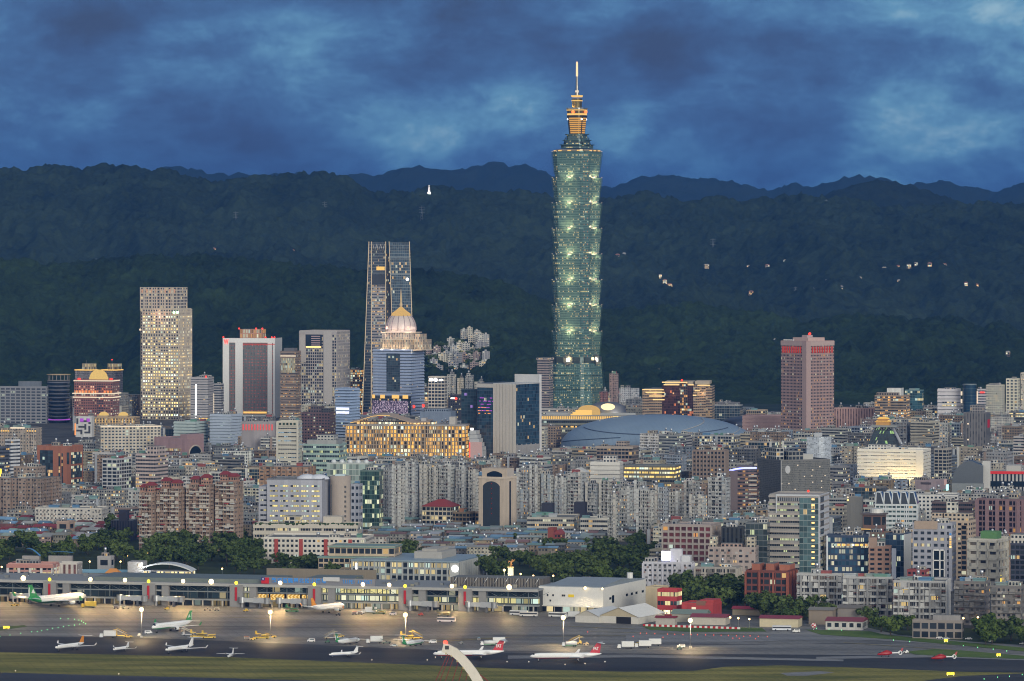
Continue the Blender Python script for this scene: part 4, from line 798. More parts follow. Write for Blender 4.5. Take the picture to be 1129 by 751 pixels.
for i in range(n): mb.box(-b2.w/2, b2.w/2-b2.w*.0-(n-1-i)*0, -b2.d/2, b2.d/2, 0, 0.01) if False else mb.box(-b2.w/2, -b2.w/2+b2.w*(.5+.12*(n-1-i)), -b2.d/2, b2.d/2, b2.h*(.42+.116*i), b2.h*(.42+.116*(i+1))-.3)
mb.box(-b2.w/2, b2.w/2, -b2.d/2, b2.d/2, 0, b2.h*.42-.3); b2.part('stepped_wall', mb, PAINT, (.40, .41, .42)); b2.fbox('screen', 518.5, 531.6, 487.5, 506, .8, -.2, E_PINK); b2.fbox('red_edge', 517.4, 518.3, 488, 506, .9, -.2, E_RED); b2.fbox('lit_room', 518.5, 522, 472, 474.5, .5, -.1, E_WHITE)
b = block(OB, 'blue-grey hall with stepped roof behind the amber hotel', 'hall', 'blue-grey stepped hall', 463, 497, 502, 455, 484, 470, st='blank', col=(.17, .21, .28), rz=-10, roof=False, pent=[(.15, .9, .1, .9, 4.5, (.2, .25, .33))])
b = block(OB, 'dark block with a red and white light on its wall', OFF, 'dark block with red light', 494, 504, 508.5, 436, 476, 463, st='punch', col=(.05, .05, .06), lit=.12, sk=dict(lc=YEL)); stud(b, 'red_lamp', b.fx(503), -b.d/2-1, b.z(439.5), 2, E_RED); b.fbox('white_sign', 497, 502, 438.6, 440, .4, -.1, E_WHITE)
b = block('office_block', 'small cream block with square windows and a glowing white roof sign', OFF, 'cream block with white sign', 472, 490, 492.5, 416, 471, 452, st='grid', col=(.47, .43, .38), lit=.02, fl=4.6, bay=4.6, rz=-10, roof=False, sk=dict())
textsign(b, '國泰', 473.2, 478.4, 417.3, 420.6, E_WHITE, .6); mb = MB(); mb.cyl(0, 0, 1, 0, .3, 14); s_ = b.part('sign_disc', mb, E_WHITE); s_.scale = (2.1, 2.6, 1); s_.rotation_euler = (R(90), 0, 0); s_.location = (b.fx(480.6), -b.d/2-.5, b.z(418.9)); textsign(b, '金控', 483.8, 489, 417.8, 420.2, E_WHITE, .6)
# ---- striped stone office with glass wings
b = block(OB, 'office tower with pale vertical stone stripes beside a dark glass face', OFF, 'stone-striped office', 526, 569, 596, 424, 512, 503, st='curtain', col=(.05, .07, .10), lit=.015, fl=3.8, bay=3, rz=-32, roof=False, sk=dict(glass=(.02, .05, .08)))
mb = MB()
for i in range(7): p0 = 544+3.6*i; mb.box(b.fx(p0), b.fx(p0+2.3), -b.d/2-.9, -b.d/2+.2, 0, b.h)
mb.box(b.fx(544), b.fx(569), -b.d/2-.3, -b.d/2+.1, 0, b.h-.1); b.part('stone_stripe', mb, PAINT, (.47, .44, .40))
b.fbox('stone_head', 526, 544, 423.6, 428, .6, .2, PAINT, (.46, .44, .41)); mb = MB(); mb.box(b.fx(544), b.w/2+.6, -b.d/2-.4, b.d/2+.6, b.h, b.h+1); mb.box(b.fx(541), b.w/2+.6, b.d/2-1, b.d/2, b.h, b.h+10); b.part('roof_frame', mb, PAINT, (.5, .5, .5))
mb = MB(); mb.box(b.w/2-.3, b.w/2+1.1, b.d/2-2, b.d/2+.8, 0, b.h+10); b.part('white_edge', mb, SMOOTH, (.66, .66, .68))
mb = MB(); q = b.d/2
for i in range(6): y = -q+b.d*(.03+.19*i); mb.box(b.w/2+.02, b.w/2+.9, y-.7, y+.7, 0, b.z(490))
mb.box(b.w/2-.1, b.w/2+.5, -q, q-2, 0, b.z(491)); b.part('stone_foot', mb, PAINT, (.30, .29, .29))
mm = MB(); rg = random.Random(4)
for i in range(42): px = rg.uniform(528, 543); py = rg.choice([440, 443.5, 447, 450.5, 454]); x = b.fx(px); mm.box(x-.7, x+1.1, -b.d/2-.25, -b.d/2-.05, b.z(py), b.z(py)+.9)
b.part('magenta_light', mm, E_PURP)
mm = MB()
for i in range(26): px = rg.uniform(527, 540); py = rg.choice([450.5, 454, 457]); x = b.fx(px); mm.box(x-.6, x+.8, -b.d/2-.25, -b.d/2-.05, b.z(py), b.z(py)+.8)
b.part('orange_lamp_row', mm, E_ORANGE)
block(OB, 'dark glass slab left of the stone-striped office', OFF, 'dark glass slab', 508.5, 525, 527, 430, 510, 490, st='curtain', col=(.04, .06, .08), lit=.02, rz=-20, roof=False, sk=dict(lc=(.5, .3, .9), glass=(.015, .035, .05)))
block(OB, 'slim grey-pink tower standing close behind the tallest tower on its left', OFF, 'slim grey-pink tower', 592.5, 605, 610, 397, 459, 452, st='band', col=(.28, .24, .24), lit=.04, rz=-15, pent=[(-.06, 1.06, -.06, 1.06, 3, (.33, .29, .28))], roof=False)
# ================================================================== shopping podium with a lit eave, golden shell roof
b = B('shopping_mall', 'long podium with glowing golden eave and shell roofs below the tallest tower', 'mall', 'golden-eaved podium', 590, 708, 710, 463.5, 478, 471, rz=-4, d=60)
mb = MB(); mb.box(-b.w/2, b.w/2, -b.d/2, b.d/2, 0, b.h, 5, 5); b.part('wall', mb, ST['band'](.05), (.16, .17, .15))
mb = MB(); mb.box(-b.w/2-1, b.fx(675), -b.d/2-2, b.d/2, b.h+.0, b.h+1.2); mb.box(-b.w/2-1, b.w/2+1, -b.d/2-3, b.d/2, b.h+5.2, b.h+6.2); b.part('eave', mb, PAINT, (.30, .29, .27))
mb = MB(); mb.box(b.fx(597), b.fx(675), -b.d/2-1.2, -b.d/2-1, b.h+1.2, b.h+5.2); b.part('lit_arcade', mb, E_GOLD); mb = MB()
for i in range(40): x = b.fx(597)+(b.fx(675)-b.fx(597))*i/39; mb.box(x-.5, x+.5, -b.d/2-1.6, -b.d/2-1.15, b.h+1.2, b.h+5.2)
b.part('arcade_post', mb, PAINT, (.4, .28, .14)); mb = MB(); mb.box(b.fx(675.5), b.fx(708.5), -b.d/2-1.6, -b.d/2-1, b.h+.6, b.h+5.2); b.part('lit_eave', mb, emis('eave_yellow', (1, .68, .2), 1.25))
mb = MB()
for i in range(14): x = b.fx(598+5.2*i); mb.box(x, x+(2 if i % 3 else 4), -b.d/2-.3, -b.d/2-.1, b.h-9.5, b.h-7.5)
b.part('shop_light', mb, E_GOLD)
mb = MB(); X = b.fx
for (c0, c1, y0, zt, zb) in [(636, 661, 5, 15, 14)]:
    N = 12
    for i in range(N):
        a0_, a1_ = math.pi*i/N, math.pi*(i+1)/N; w_ = X(c1)-X(c0); xm = X((c0+c1)/2)
        p = lambda a, y, k: (xm-math.cos(a)*w_/2*k, y, b.h+6+4+(zt-6)*math.sin(a)**.8*k)
        mb.face([p(a0_, 0, 1), p(a1_, 0, 1), p(a1_, 22, .75), p(a0_, 22, .75)], None, True)
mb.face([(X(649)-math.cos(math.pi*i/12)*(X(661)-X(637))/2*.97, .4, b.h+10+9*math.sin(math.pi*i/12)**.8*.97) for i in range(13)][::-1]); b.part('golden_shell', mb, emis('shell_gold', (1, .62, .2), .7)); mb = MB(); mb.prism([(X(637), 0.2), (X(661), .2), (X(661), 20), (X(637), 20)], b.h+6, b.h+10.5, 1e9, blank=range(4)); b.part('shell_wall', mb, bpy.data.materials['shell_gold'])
for i, (p0, p1, y) in enumerate([(634, 652, 454), (631, 648, 456), (629, 642, 458)]):
    mb = MB(); mb.box(X(p0), X(p1), -6-4*i, -2-4*i, b.h+6.2, b.z(y-1.2)); b.part('lit_step', mb, E_GOLD)
mb = MB()
mb.lathe([(b.d*.42, b.h+6), (b.d*.36, b.h+17), (b.d*.2, b.h+22), (0, b.h+23)], 24, X(668), 18, sx=1.9); b.part('grey_shell', mb, METAL, (.22, .22, .23))
mb = MB(); mb.lathe([(8, 0), (8, .6), (0, .8)], 20, 0, 0, sx=1.15); e_ = b.part('oval_window', mb, emis('oval_light', (1, .78, .4), 1.7)); e_.rotation_euler = (R(90), 0, 0); e_.location = (X(670), -8, b.z(449)); e_.scale = (1, .55, 1)
mb = MB(); mb.box(X(601), X(700), 2, 12, b.h+6.2, b.h+8.8); b.part('roof_plant', mb, PAINT, (.3, .31, .31))
# ================================================================== the great dome
def great_dome():
    Y = DEP(498)+88; s = F/Y; x = (726-CX)/s
    root = thing('stadium_dome', 'huge smooth blue-grey domed stadium roof with thin seam lines', 'stadium', (x, Y, 0)); FOOT.append([(x+122*math.cos(t), Y+86*math.sin(t)) for t in np.linspace(0, 6.0, 14)]); HERO.append(dict(ref='blue stadium dome', x0=612, x1=702, yt=462, yv=497, D=Y-88, b=None)); HERO.append(dict(ref='blue stadium dome', x0=702, x1=822, yt=459, yv=479, D=Y-88, b=None))
    m, b, out = newmat('dome_metal'); tc = b.n('ShaderNodeTexCoord').outputs['Object']; tx, ty, tz = b.sep(tc)
    seam = b.m('GREATER_THAN', b.m('FRACT', b.mul(b.m('ADD', tx, b.mul(ty, .35)), .16)), .94)
    n_ = b.noise(tc, .03, 4); c = b.mix(n_, (.16, .23, .32), (.23, .31, .41)); c = b.mix(b.mul(seam, .35), c, (.06, .11, .2))
    b.nt.links.new(princ(b, c, .42, .25, spec=.5).outputs[0], out.inputs[0])
    def surf(u, t): return (118*math.cos(t)*math.cos(u), 84*math.cos(t)*math.sin(u), 40.5*math.sin(t)**.9+1.5*math.cos(t))
    mb = MB(); N, M = 72, 16
    for i in range(N):
        for j in range(M):
            u0, u1 = 2*math.pi*i/N, 2*math.pi*(i+1)/N; t0, t1 = math.pi/2*j/M, math.pi/2*(j+1)/M; q = [surf(u0, t0), surf(u1, t0), surf(u1, t1), surf(u0, t1)]
            mb.face(q[:3] if j == M-1 else q, None, True)
    mesh_obj('roof', mb, m, root)
    def seamline(pts, w, col):
        mb = MB(); mb.tube([Vector(p)+Vector((0, -.15, .35)) for p in pts], w, 4); mesh_obj('seam', mb, PAINT, root, col=col)
    seamline([surf(R(200)+R(128)*k/30, .62-.20*math.sin(math.pi*k/30)) for k in range(31)], .55, (.07, .10, .16))
    seamline([surf(R(185)+R(60)*k/20, .12+.2*k/20) for k in range(21)], .5, (.06, .09, .14))
    seamline([surf(R(285)+R(45)*k/20, .55+.5*k/20) for k in range(21)], .5, (.36, .36, .36)); seamline([surf(R(300)+R(50)*k/20, .25+.35*k/20) for k in range(21)], .45, (.36, .36, .36))
    mb = MB(); mb.lathe([(118.3, 0), (118.6, 2.2), (117.4, 2.6)], 72, sy=84/118); mesh_obj('base_wall', mb, PAINT, root, col=(.25, .26, .28))
great_dome()
# ---- twin lit building
b = B('hotel', 'brown twin-tower block with sloping golden-lit stepped roofs and a dark glass centre', OFF, 'golden-stepped twin block', 708, 783, 788, 424, 471, 461, rz=-6, d=34)
X = b.fx; tw = facade((.06, .94), (.3, .8), .06, WARM, .7, (.025, .025, .03), sub=3); cc = (.36, .27, .19)
for p0, p1, tops in [(708.5, 730, [429.5, 429, 429]), (764.5, 785, [424.5, 424, 426])]:
    for i in range(3):
        q0, q1 = p0+(p1-p0)*i/3, p0+(p1-p0)*(i+1)/3; mb = MB(); mb.box(X(q0), X(q1)-.02, -b.d/2-(.3*i if p0 < 720 else .3*(2-i)), b.d/2, 0, b.z(tops[i]), 3, 3.6); b.part('wing_wall', mb, tw, cc)
mb = MB(); mb.box(X(730), X(764.5), -b.d/2+2, b.d/2, 0, b.z(425), 2.6, 3.6); b.part('glass_centre', mb, ST['curtain'](.08, lc=(1, .3, .1), glass=(.04, .018, .02)), (.09, .045, .04))
mb = MB(); mb.box(X(750), X(758), -b.d/2+.5, b.d/2, 0, b.z(420.5), 2.6, 3.6); b.part('central_spine', mb, ST['grid'](.25, lc=AMB), (.12, .07, .05))
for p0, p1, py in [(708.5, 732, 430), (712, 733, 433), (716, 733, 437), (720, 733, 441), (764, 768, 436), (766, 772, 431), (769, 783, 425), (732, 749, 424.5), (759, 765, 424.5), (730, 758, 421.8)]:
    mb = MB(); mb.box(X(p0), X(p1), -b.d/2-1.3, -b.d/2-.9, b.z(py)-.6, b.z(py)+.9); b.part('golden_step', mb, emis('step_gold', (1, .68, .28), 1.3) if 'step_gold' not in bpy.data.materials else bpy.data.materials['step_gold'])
mb = MB(); mb.box(X(733), X(764), -b.d/2+6, b.d/2-4, b.z(425), b.z(421)); mb.box(X(766), X(782), -b.d/2+6, b.d/2-4, b.z(424), b.z(420.5)); b.part('roof_house', mb, PAINT, (.42, .36, .28))
for px in (722, 742, 775): lamp((X(px), -b.d/2-5, b.z(434)), 1800, (1, .6, .25), .8, parent=b.root)
stud(b, 'red_lamp', X(752), -b.d/2, b.z(419.5), 1.3, E_RED)
# ---- pink tower
b = block(OB, 'tall dusky pink tower with a plain corner pillar and red-lit openings under its roof', OFF, 'tall pink tower', 863, 889, 921.5, 377, 484, 474, st='punch', col=(.32, .22, .205), lit=.06, fl=3.9, bay=2.5, rz=-50, roof=False, sk=dict(lc=AMB, ls=.9, cluster=.9))
q = b.d/2; hw = b.w/2
mb = MB(); mb.box(hw-7.5, hw+.5, -q-.5, -q+7.5, 0, b.h+.3); b.part('corner_pillar', mb, PAINT, (.38, .275, .26))
mb = MB(); mb.box(-hw-.4, hw-7.5, -q-.35, -q-.02, b.z(381.5), b.h+.5); mb.box(hw+.02, hw+.35, -q+7.5, q+.4, b.z(381.5), b.h+.5); b.part('crown_band', mb, PAINT, (.42, .32, .30))
redo = emis('red_opening', (1, .075, .03), .5); mb = MB(); md = MB()
for i in range(9):
    y = -hw+1.5+(2*hw-10)*(i+.5)/9; mb.box(y-1.1, y+1.1, -q-.12, -q+.1, b.z(389.5), b.z(382.5)); y2 = -q+8.5+(2*q-10)*(i+.5)/9; mb.box(hw-.1, hw+.12, y2-1.1, y2+1.1, b.z(389.5), b.z(382.5))
b.part('red_opening', mb, redo)
b.rbox('roof_house', .3, .9, .15, .75, b.h, 5, PAINT, (.5, .36, .33)); b.rbox('roof_house', .5, .7, .3, .5, b.h+5, 3, PAINT, (.4, .3, .3)); stud(b, 'red_lamp', 4, 0, b.h+9.5, 1.8, E_RED)
mb = MB()
for i in range(5): x = -hw+3+4*i; mb.box(x-.9, x+.9, -q+2, -q+4, b.h, b.h+2.6)
b.part('roof_machinery', mb, SMOOTH, (.6, .58, .56))
# ---- pale blocks at the foot of the hill
for x0, x1, yt, cl, lab in [(493, 503, 413, (.42, .42, .40), 'pale grey block climbing the hill foot beside the cream signed block'), (504, 512, 417, (.50, .47, .39), 'slim cream tower at the hill foot, below the hillside apartments'), (513, 522, 414.5, (.36, .37, .37), 'grey tower at the hill foot behind the dark glass slab'), (523, 534, 421, (.45, .44, .41), 'stepped pale block at the hill foot left of the stone-striped office'), (661, 671, 432, (.26, .12, .11), 'dark red tower at the hill foot right of the tallest tower'), (672, 682, 412, (.33, .24, .22), 'slim pinkish stepped tower right of the tallest tower'), (683, 705, 428, (.48, .50, .53), 'white apartment block right of the golden shell roof')]: block('residential_tower', lab, APT, 'hill foot blocks', x0, x1-2.5, x1, yt, 455.5, 440, st='apt', col=cl, lit=.05, fl=3.3, bay=2.8, rz=-20, n=3, rn=2)
# ---- right hand far side
block('shopping_mall', 'low pink banded mall left of the tall pink tower', 'mall', 'left pink mall', 819, 861, 866, 459.5, 479, 475, st='band', col=(.42, .28, .26), lit=0, fl=5, rz=-8, d=40, roof=False, bands=(2.8, .3, (.44, .30, .28)))
b = B('arena', 'low dark rounded arena roof behind the blue stadium dome', 'hall', 'dark arena roof', 795, 842, 846, 461, 470, 462, rz=-5, d=50); mb = MB(); mb.lathe([(1, 0), (1, b.h*.55), (.8, b.h*.82), (.4, b.h*1.08), (0, b.h*1.15)], 28); o = b.part('roof', mb, METAL, (.07, .08, .11)); o.scale = (b.w/2, b.d/2, 1)
block('shopping_mall', 'low pink stepped mall behind the tall pink tower on its right', 'mall', 'right pink mall', 920, 966, 973, 451, 479, 463, st='vstripe', col=(.42, .28, .26), rz=-14, d=45, rn=5, rtin=0, sk=dict(glass=(.16, .10, .10)))
block(OFF.replace(' ', '_'), 'brown stepped office with a white roof box and amber lit floors', OFF, 'brown stepped office', 965, 999, 1006, 437, 481, 462, st='band', col=(.27, .21, .16), lit=.2, rz=-14, roof=False, sk=dict(lc=AMB, cluster=1), pent=[(.35, .8, .3, .9, 10, (.62, .62, .6), ST['blank']()), (.05, .75, .1, .6, 4.5, (.25, .2, .16))])
block('office_building', 'teal glass office with two yellow lit floors behind the brown stepped office', OFF, 'teal glass office', 998, 1017, 1020, 431, 472, 455, st='curtain', col=(.10, .17, .19), lit=.08, rz=-12, sk=dict(glass=(.03, .08, .10), lc=YEL, cluster=1), rn=2)
b = block('office_building', 'white banded office with two yellow lit storeys beside the dark cylinder', OFF, 'white banded office', 1034, 1059, 1061, 430, 477, 458, st='band', col=(.52, .51, .53), lit=.04, fl=4.6, rz=-6, d=26, roof=False, bands=(2.2, .3, (.55, .53, .56)), pent=[(.3, .8, .2, .8, 2.6, (.4, .4, .42))])
for py in (443, 446.3): b.fbox('lit_storey', 1039, 1054.5, py, py+1.5, .4, -.1, facade((.06, .94), (0, 1), .9, YEL, .9), bay=3)
for py in (431.5, 440): b.fbox('side_light', 1059.2, 1061, py, py+4.5, .5, -.1, E_PALE)
b = B('round_tower', 'dark blue-green cylindrical tower flanked by white blocks', OFF, 'dark cylinder', 1062, 1077, 1078, 424.5, 478, 458, rz=-3, d=18); mb = MB(); mb.lathe([(b.w/2, 0), (b.w/2, b.h)], 24); b.part('glass_drum', mb, GLASSB); mb = MB()
for i in range(14): z = b.h*(i+1)/14; mb.lathe([(b.w/2-.1, z-.8), (b.w/2+.25, z-.8), (b.w/2+.25, z), (b.w/2-.1, z)], 24)
b.part('floor_trim', mb, METAL, (.06, .10, .12)); mb = MB(); mb.lathe([(0, b.h), (b.w/2+.3, b.h), (b.w/2+.3, b.h+1), (0, b.h+1)], 24); b.part('roof', mb, PAINT, (.2, .24, .25))
b = block('office_building', 'white office annexe with a red sign right of the dark cylinder', OFF, 'white annexe', 1077.5, 1087, 1088, 430, 477, 458, st='band', col=(.48, .47, .5), lit=.03, rz=-6, d=24); b.fbox('red_sign', 1080.5, 1085.5, 432, 433.5, .4, -.1, E_RED); b.fbox('side_light', 1077, 1078.3, 431.5, 445, .5, -.1, E_PALE)
block('residential_tower', 'cream residential tower with a dense window grid', APT, 'cream gridded tower', 1087.5, 1106, 1109.5, 425.5, 474, 459, st='punch', col=(.46, .45, .38), lit=.05, fl=3, bay=2.6, rz=-12)
block('residential_tower', 'taller cream tower with a blank wall and a red roof lamp', APT, 'taller cream tower', 1109.5, 1122, 1126, 418.5, 472, 452, st='punch', col=(.58, .56, .46), lit=.04, fl=4, bay=5, rz=-15)
block('residential_tower', 'cream tower with yellow stair windows cut by the right frame edge', APT, 'cut cream tower', 1126, 1150, 1158, 412, 470, 455, st='apt', col=(.5, .47, .40), lit=.3, rz=-15)
b = block('office_building', 'dark grey louvred slab with a red sign on its side wall', OFF, 'dark louvred slab', 1063, 1087, 1094.5, 456, 512, 495, st='vstripe', col=(.15, .145, .15), rz=-18, roof=False, sk=dict(glass=(.09, .09, .095)), pent=[(.25, .8, .2, .8, 9, (.25, .24, .24))])
mb = MB(); mb.box(b.w/2+.02, b.w/2+.25, -b.d*.15, b.d*.3, b.z(472), b.z(463)); b.part('red_sign', mb, emis('sign_red_dim', (.8, .05, .08), .4)); stud(b, 'white_lamp', b.fx(1068), -b.d/2-.5, b.z(467.5), 1.0, E_PALE); stud(b, 'white_lamp', b.fx(1068), -b.d/2-.5, b.z(485), 1.0, E_PALE)
# pyramid of dark glass with the stair
b = B('stepped_glass_building', 'dark sloping glass building with a golden temple-like pavilion and a grey side ramp', OFF, 'dark sloping glass building', 948, 997, 1005, 472, 512, 492, rz=-12, d=50)
mb = MB(); w, d = b.w/2, b.d/2; mb.prism([(-w, -d), (w, -d), (w, d), (-w, d)], 0, b.h, 3, 3.8, top=[(-w*.35, -d*.1), (w*.45, -d*.1), (w*.45, d), (-w*.35, d)]); b.part('sloping_glass', mb, ST['curtain'](.04, glass=(.012, .025, .03), lc=(.6, 1, .3)), (.035, .045, .05))
mb = MB(); mb.tube([(w*.42, -d*.15, b.h-1), (w*1.02, -d*.9, b.z(497))], 2.2, 4); b.part('stair_ramp', mb, PAINT, (.33, .34, .37)); mb = MB(); mb.box(-w*.55, w*.6, -d*.3, d, b.h, b.h+2.2); b.part('roof_slab', mb, PAINT, (.25, .26, .25))
mb = MB()
for i in range(8):
    x = -w*.5+i*w*.15; mb.tube([(x, -d*.2, b.h-4), (x+w*.07, -d*.2, b.h)], .3, 4); mb.tube([(x+w*.15, -d*.2, b.h-4), (x+w*.07, -d*.2, b.h)], .3, 4)
b.part('roof_truss', mb, METAL, (.4, .4, .4))
for k, (sx, zz0, zz1) in enumerate([(.30, 2.2, 6.5), (.22, 6.5, 9.5)]): mb = MB(); mb.box(-w*.05-w*sx, -w*.05+w*sx, -d*.1, d*.5, b.h+zz0, b.h+zz1); b.part('pavilion', mb, facade((.2, .8), (.1, .8), .9, AMB, .9), (.45, .25, .08))
for z_, k in ((6.4, .36), (9.4, .27)):
    mb = MB(); mb.prism([(-w*.05-w*k, -d*.16), (-w*.05+w*k, -d*.16), (-w*.05+w*k, d*.56), (-w*.05-w*k, d*.56)], b.h+z_, b.h+z_+1.7, 1e9, top=[(-w*.05-w*k*.55, d*.1), (-w*.05+w*k*.55, d*.1), (-w*.05+w*k*.55, d*.3), (-w*.05-w*k*.55, d*.3)], blank=range(4), bottom=True); b.part('golden_roof', mb, emis('pavilion_gold', (1, .6, .15), 1.0) if 'pavilion_gold' not in bpy.data.materials else bpy.data.materials['pavilion_gold'])
# floodlit white office
b = block('office_building', 'white banded office washed by warm floodlight at its foot', OFF, 'floodlit white office', 947, 1018, 1030, 497, 540, 530, st='band', col=(.66, .63, .57), lit=.16, fl=3.7, bay=3.4, rz=-16, roof=False, bands=(1.7, .35, (.68, .65, .58)), sk=dict(lc=YEL, ls=.9), pent=[(.14, .42, .2, .7, 5, (.6, .59, .56)), (.6, .7, .2, .6, 3, (.5, .5, .48))])
for px, pw in ((976, 9000), (990, 16000), (1003, 14000), (1014, 7000)): lamp((b.fx(px), -b.d/2-15, b.z(533)), pw, (1, .74, .34), 1.2, parent=b.root)
mb = MB(); mb.box(b.fx(972), b.fx(1012), -b.d/2-17, -b.d/2-16.3, 0, b.z(534.5)); b.part('floodlight_rail', mb, PAINT, (.2, .2, .2))
b.fbox('blank_flank', 1010, 1018, 497, 537, .6, .2, PAINT, (.6, .58, .54))
block('apartment_block', 'grey block with dark window columns right of the floodlit white office', APT, 'grey window-column block', 1030.5, 1044, 1050.5, 496, 545, 527, st='grid', col=(.34, .32, .29), lit=.06, bay=5, rz=-24)
b = B('textured_office', 'white textured box with a softly rounded side, between rooftops', OFF, 'white textured box', 890, 907, 918, 482, 528, 502, rz=-30); mb = MB(); n_ = 10; P = [(-b.w/2, -b.d/2)]+[(b.w/2-6+6*math.sin(t), -b.d/2+6-6*math.cos(t)) for t in np.linspace(0, 1.57, 6)]+[(b.w/2, b.d/2), (-b.w/2, b.d/2)]
mb.prism(P, 0, b.h, 2, 1.3); b.part('wall', mb, facade((.1, .9), (.25, .9), 0, glass=(.36, .40, .44), rough=.5), (.50, .54, .60)); mb = MB(); mb.box(-b.w*.2, b.w*.1, -4, 4, b.h, b.h+4); b.part('roof_house', mb, PAINT, (.5, .52, .54))
b = B('dark_slab', 'huge dark grey slab peppered with tiny white lights and bearing a pale oval emblem', OFF, 'dark peppered slab', 838, 861, 917, 508.5, 572, 548, rz=22)
ds = facade((.12, .88), (.2, .8), .0, glass=(.075, .075, .075), rough=.6); mb = MB(); mb.box(-b.w/2, b.w/2, -b.d/2, b.d/2, 0, b.h, 1.2, 1.6); b.part('wall', mb, ds, (.15, .155, .15))
mb = MB(); mb.cyl(0, 0, 1, 0, .4, 20); e_ = b.part('oval_emblem', mb, PAINT, (.42, .43, .45)); e_.scale = (2.6, 3.6, 1); e_.rotation_euler = (R(90), 0, 0); e_.location = (b.fx(868.5), -b.d/2-.05, b.z(518))
mb = MB(); rg = random.Random(12)
for px, py in [(897, 519.5), (896, 526), (887.5, 526.5), (897, 533), (870, 534), (877, 540.5), (861.8, 534), (907, 532), (907, 539), (880, 514), (905, 516), (911, 526), (873, 546)]:
    x = b.fx(max(px, 861.6)); mb.box(x-.45, x+.45, -b.d/2-.3, -b.d/2-.05, b.z(py), b.z(py)+.9)
b.part('pinpoint_light', mb, E_PALE); mb = MB(); mb.box(-b.w/2-.2, -b.w/2+.6, -b.d/2-.4, -b.d/2+.4, 0, b.h+.6); b.part('corner_strip', mb, PAINT, (.3, .3, .3))
b.rbox('roof_house', .25, .55, .2, .8, b.h, 8, ST['grid'](.03), (.24, .24, .23), bay=4); b.rbox('roof_house', .58, .8, .3, .8, b.h, 5, PAINT, (.4, .4, .38)); b.rbox('roof_house', .05, .2, .3, .8, b.h, 11, ST['grid'](.03), (.42, .42, .4), bay=4); parapet(b, col=(.15, .15, .15))
b = B('curved_office', 'dark curved-front office with a blue neon arc along its roof', OFF, 'blue neon office', 805, 834, 838.5, 518, 575, 562, rz=-10, d=34)
n_ = 10; P = [(-b.w/2+b.w*i/n_, -b.d/2-4*math.sin(math.pi*i/n_)) for i in range(n_+1)]+[(b.w/2, b.d/2), (-b.w/2, b.d/2)]; mb = MB(); mb.prism(P, 0, b.h, 3, 3.4); b.part('wall', mb, ST['band'](.2, lc=AMB, ls=.8), (.15, .10, .095)); mb = MB()
mb.tube([(p[0], p[1]-.7, b.h-1.5+3.2*math.sin(math.pi*.5*min(1, (i+1)/n_*1.3))) for i, p in enumerate(P[:n_+1])], .8, 5); b.part('neon_arc', mb, E_BLUE); b.fbox('dark_wing', 805, 814, 519, 575, 3.6, 0, PAINT, (.14, .11, .115)); b.rbox('roof_house', .2, .8, .3, .8, b.h, 3.5, PAINT, (.12, .11, .12))
mb = MB()
for i in range(8): z = b.z(560-5.0*i); mb.box(b.fx(826), b.fx(834)+.6, -b.d/2-3.8, -b.d/2-.2, z-.4, z+.9)
b.part('balcony', mb, PAINT, (.42, .38, .34))
# glass fronted office nearer
b = block('office_building', 'tall office with glass corner, banded dark floors and a white side with square openings', OFF, 'glass-cornered office', 849, 903, 917.5, 547, 644, 628, st='band', col=(.28, .27, .26), lit=.12, fl=4.2, bay=2.6, rz=-14, sk=dict(lc=(.8, .9, .45), ls=.9, cluster=.9), bands=(1.3, .6, (.34, .31, .29)), roof=False)
b.fbox('glass_corner', 882, 903, 549, 644, .9, -.2, ST['curtain'](.03, glass=(.07, .12, .13)), (.20, .25, .26), bay=2.6, fl=4.2); mb = MB(); nfl = 15
for i in range(nfl): z = b.h*(i+.3)/nfl; x = b.fx(897); mb.box(x-1.2, x+.9, -b.d/2-1.1, -b.d/2-.95, z, z+1.2)
b.part('lit_window', mb, E_WARM); mb = MB(); hw, q = b.w/2, b.d/2; mb.box(hw-.2, hw+.5, -q-1, q+.5, 0, b.h+.8); b.part('white_side', mb, SMOOTH, (.55, .57, .62))
for i in range(11): z = b.h*(i+.15)/11; mb = MB(); mb.box(hw+.45, hw+.7, -q+b.d*.08, -q+b.d*.42, z, z+b.h/11*.7); b.part('side_opening', mb, GLASSB)
mb = MB(); mb.box(b.fx(857), hw+.5, -q-1.1, -q-.6, b.h-.3, b.h+1); mb.box(b.fx(857)-.5, b.fx(857)+.3, -q-1.2, -q-.62, b.z(566), b.h+1); b.part('roof_frame', mb, SMOOTH, (.5, .52, .55)); b.fbox('recess', 858, 883, 549, 553, .62, -.1, ST['vstripe'](), (.25, .26, .28), bay=1.5); stud(b, 'red_lamp', b.fx(886), 0, b.h+2.4, .9, E_RED)
b = block('office_building', 'blue-black glass office with white-lit floors and one amber floor', OFF, 'blue-black glass office', 912, 957, 960, 592, 644, 633, st='grid', col=(.035, .055, .10), lit=.34, fl=4.3, bay=2.6, rz=-6, d=40, roof=True, rn=3, sk=dict(lc=(1, .85, .5), ls=.7, glass=(.03, .07, .12), cluster=.9))
b.fbox('white_edge', 911.5, 913.2, 591, 640, .5, 0, SMOOTH, (.6, .62, .65)); b.fbox('amber_floor', 918, 957, 599.8, 602.2, .25, -.1, facade((.15, .9), (0, 1), .9, AMB, 1.2), bay=3.2)
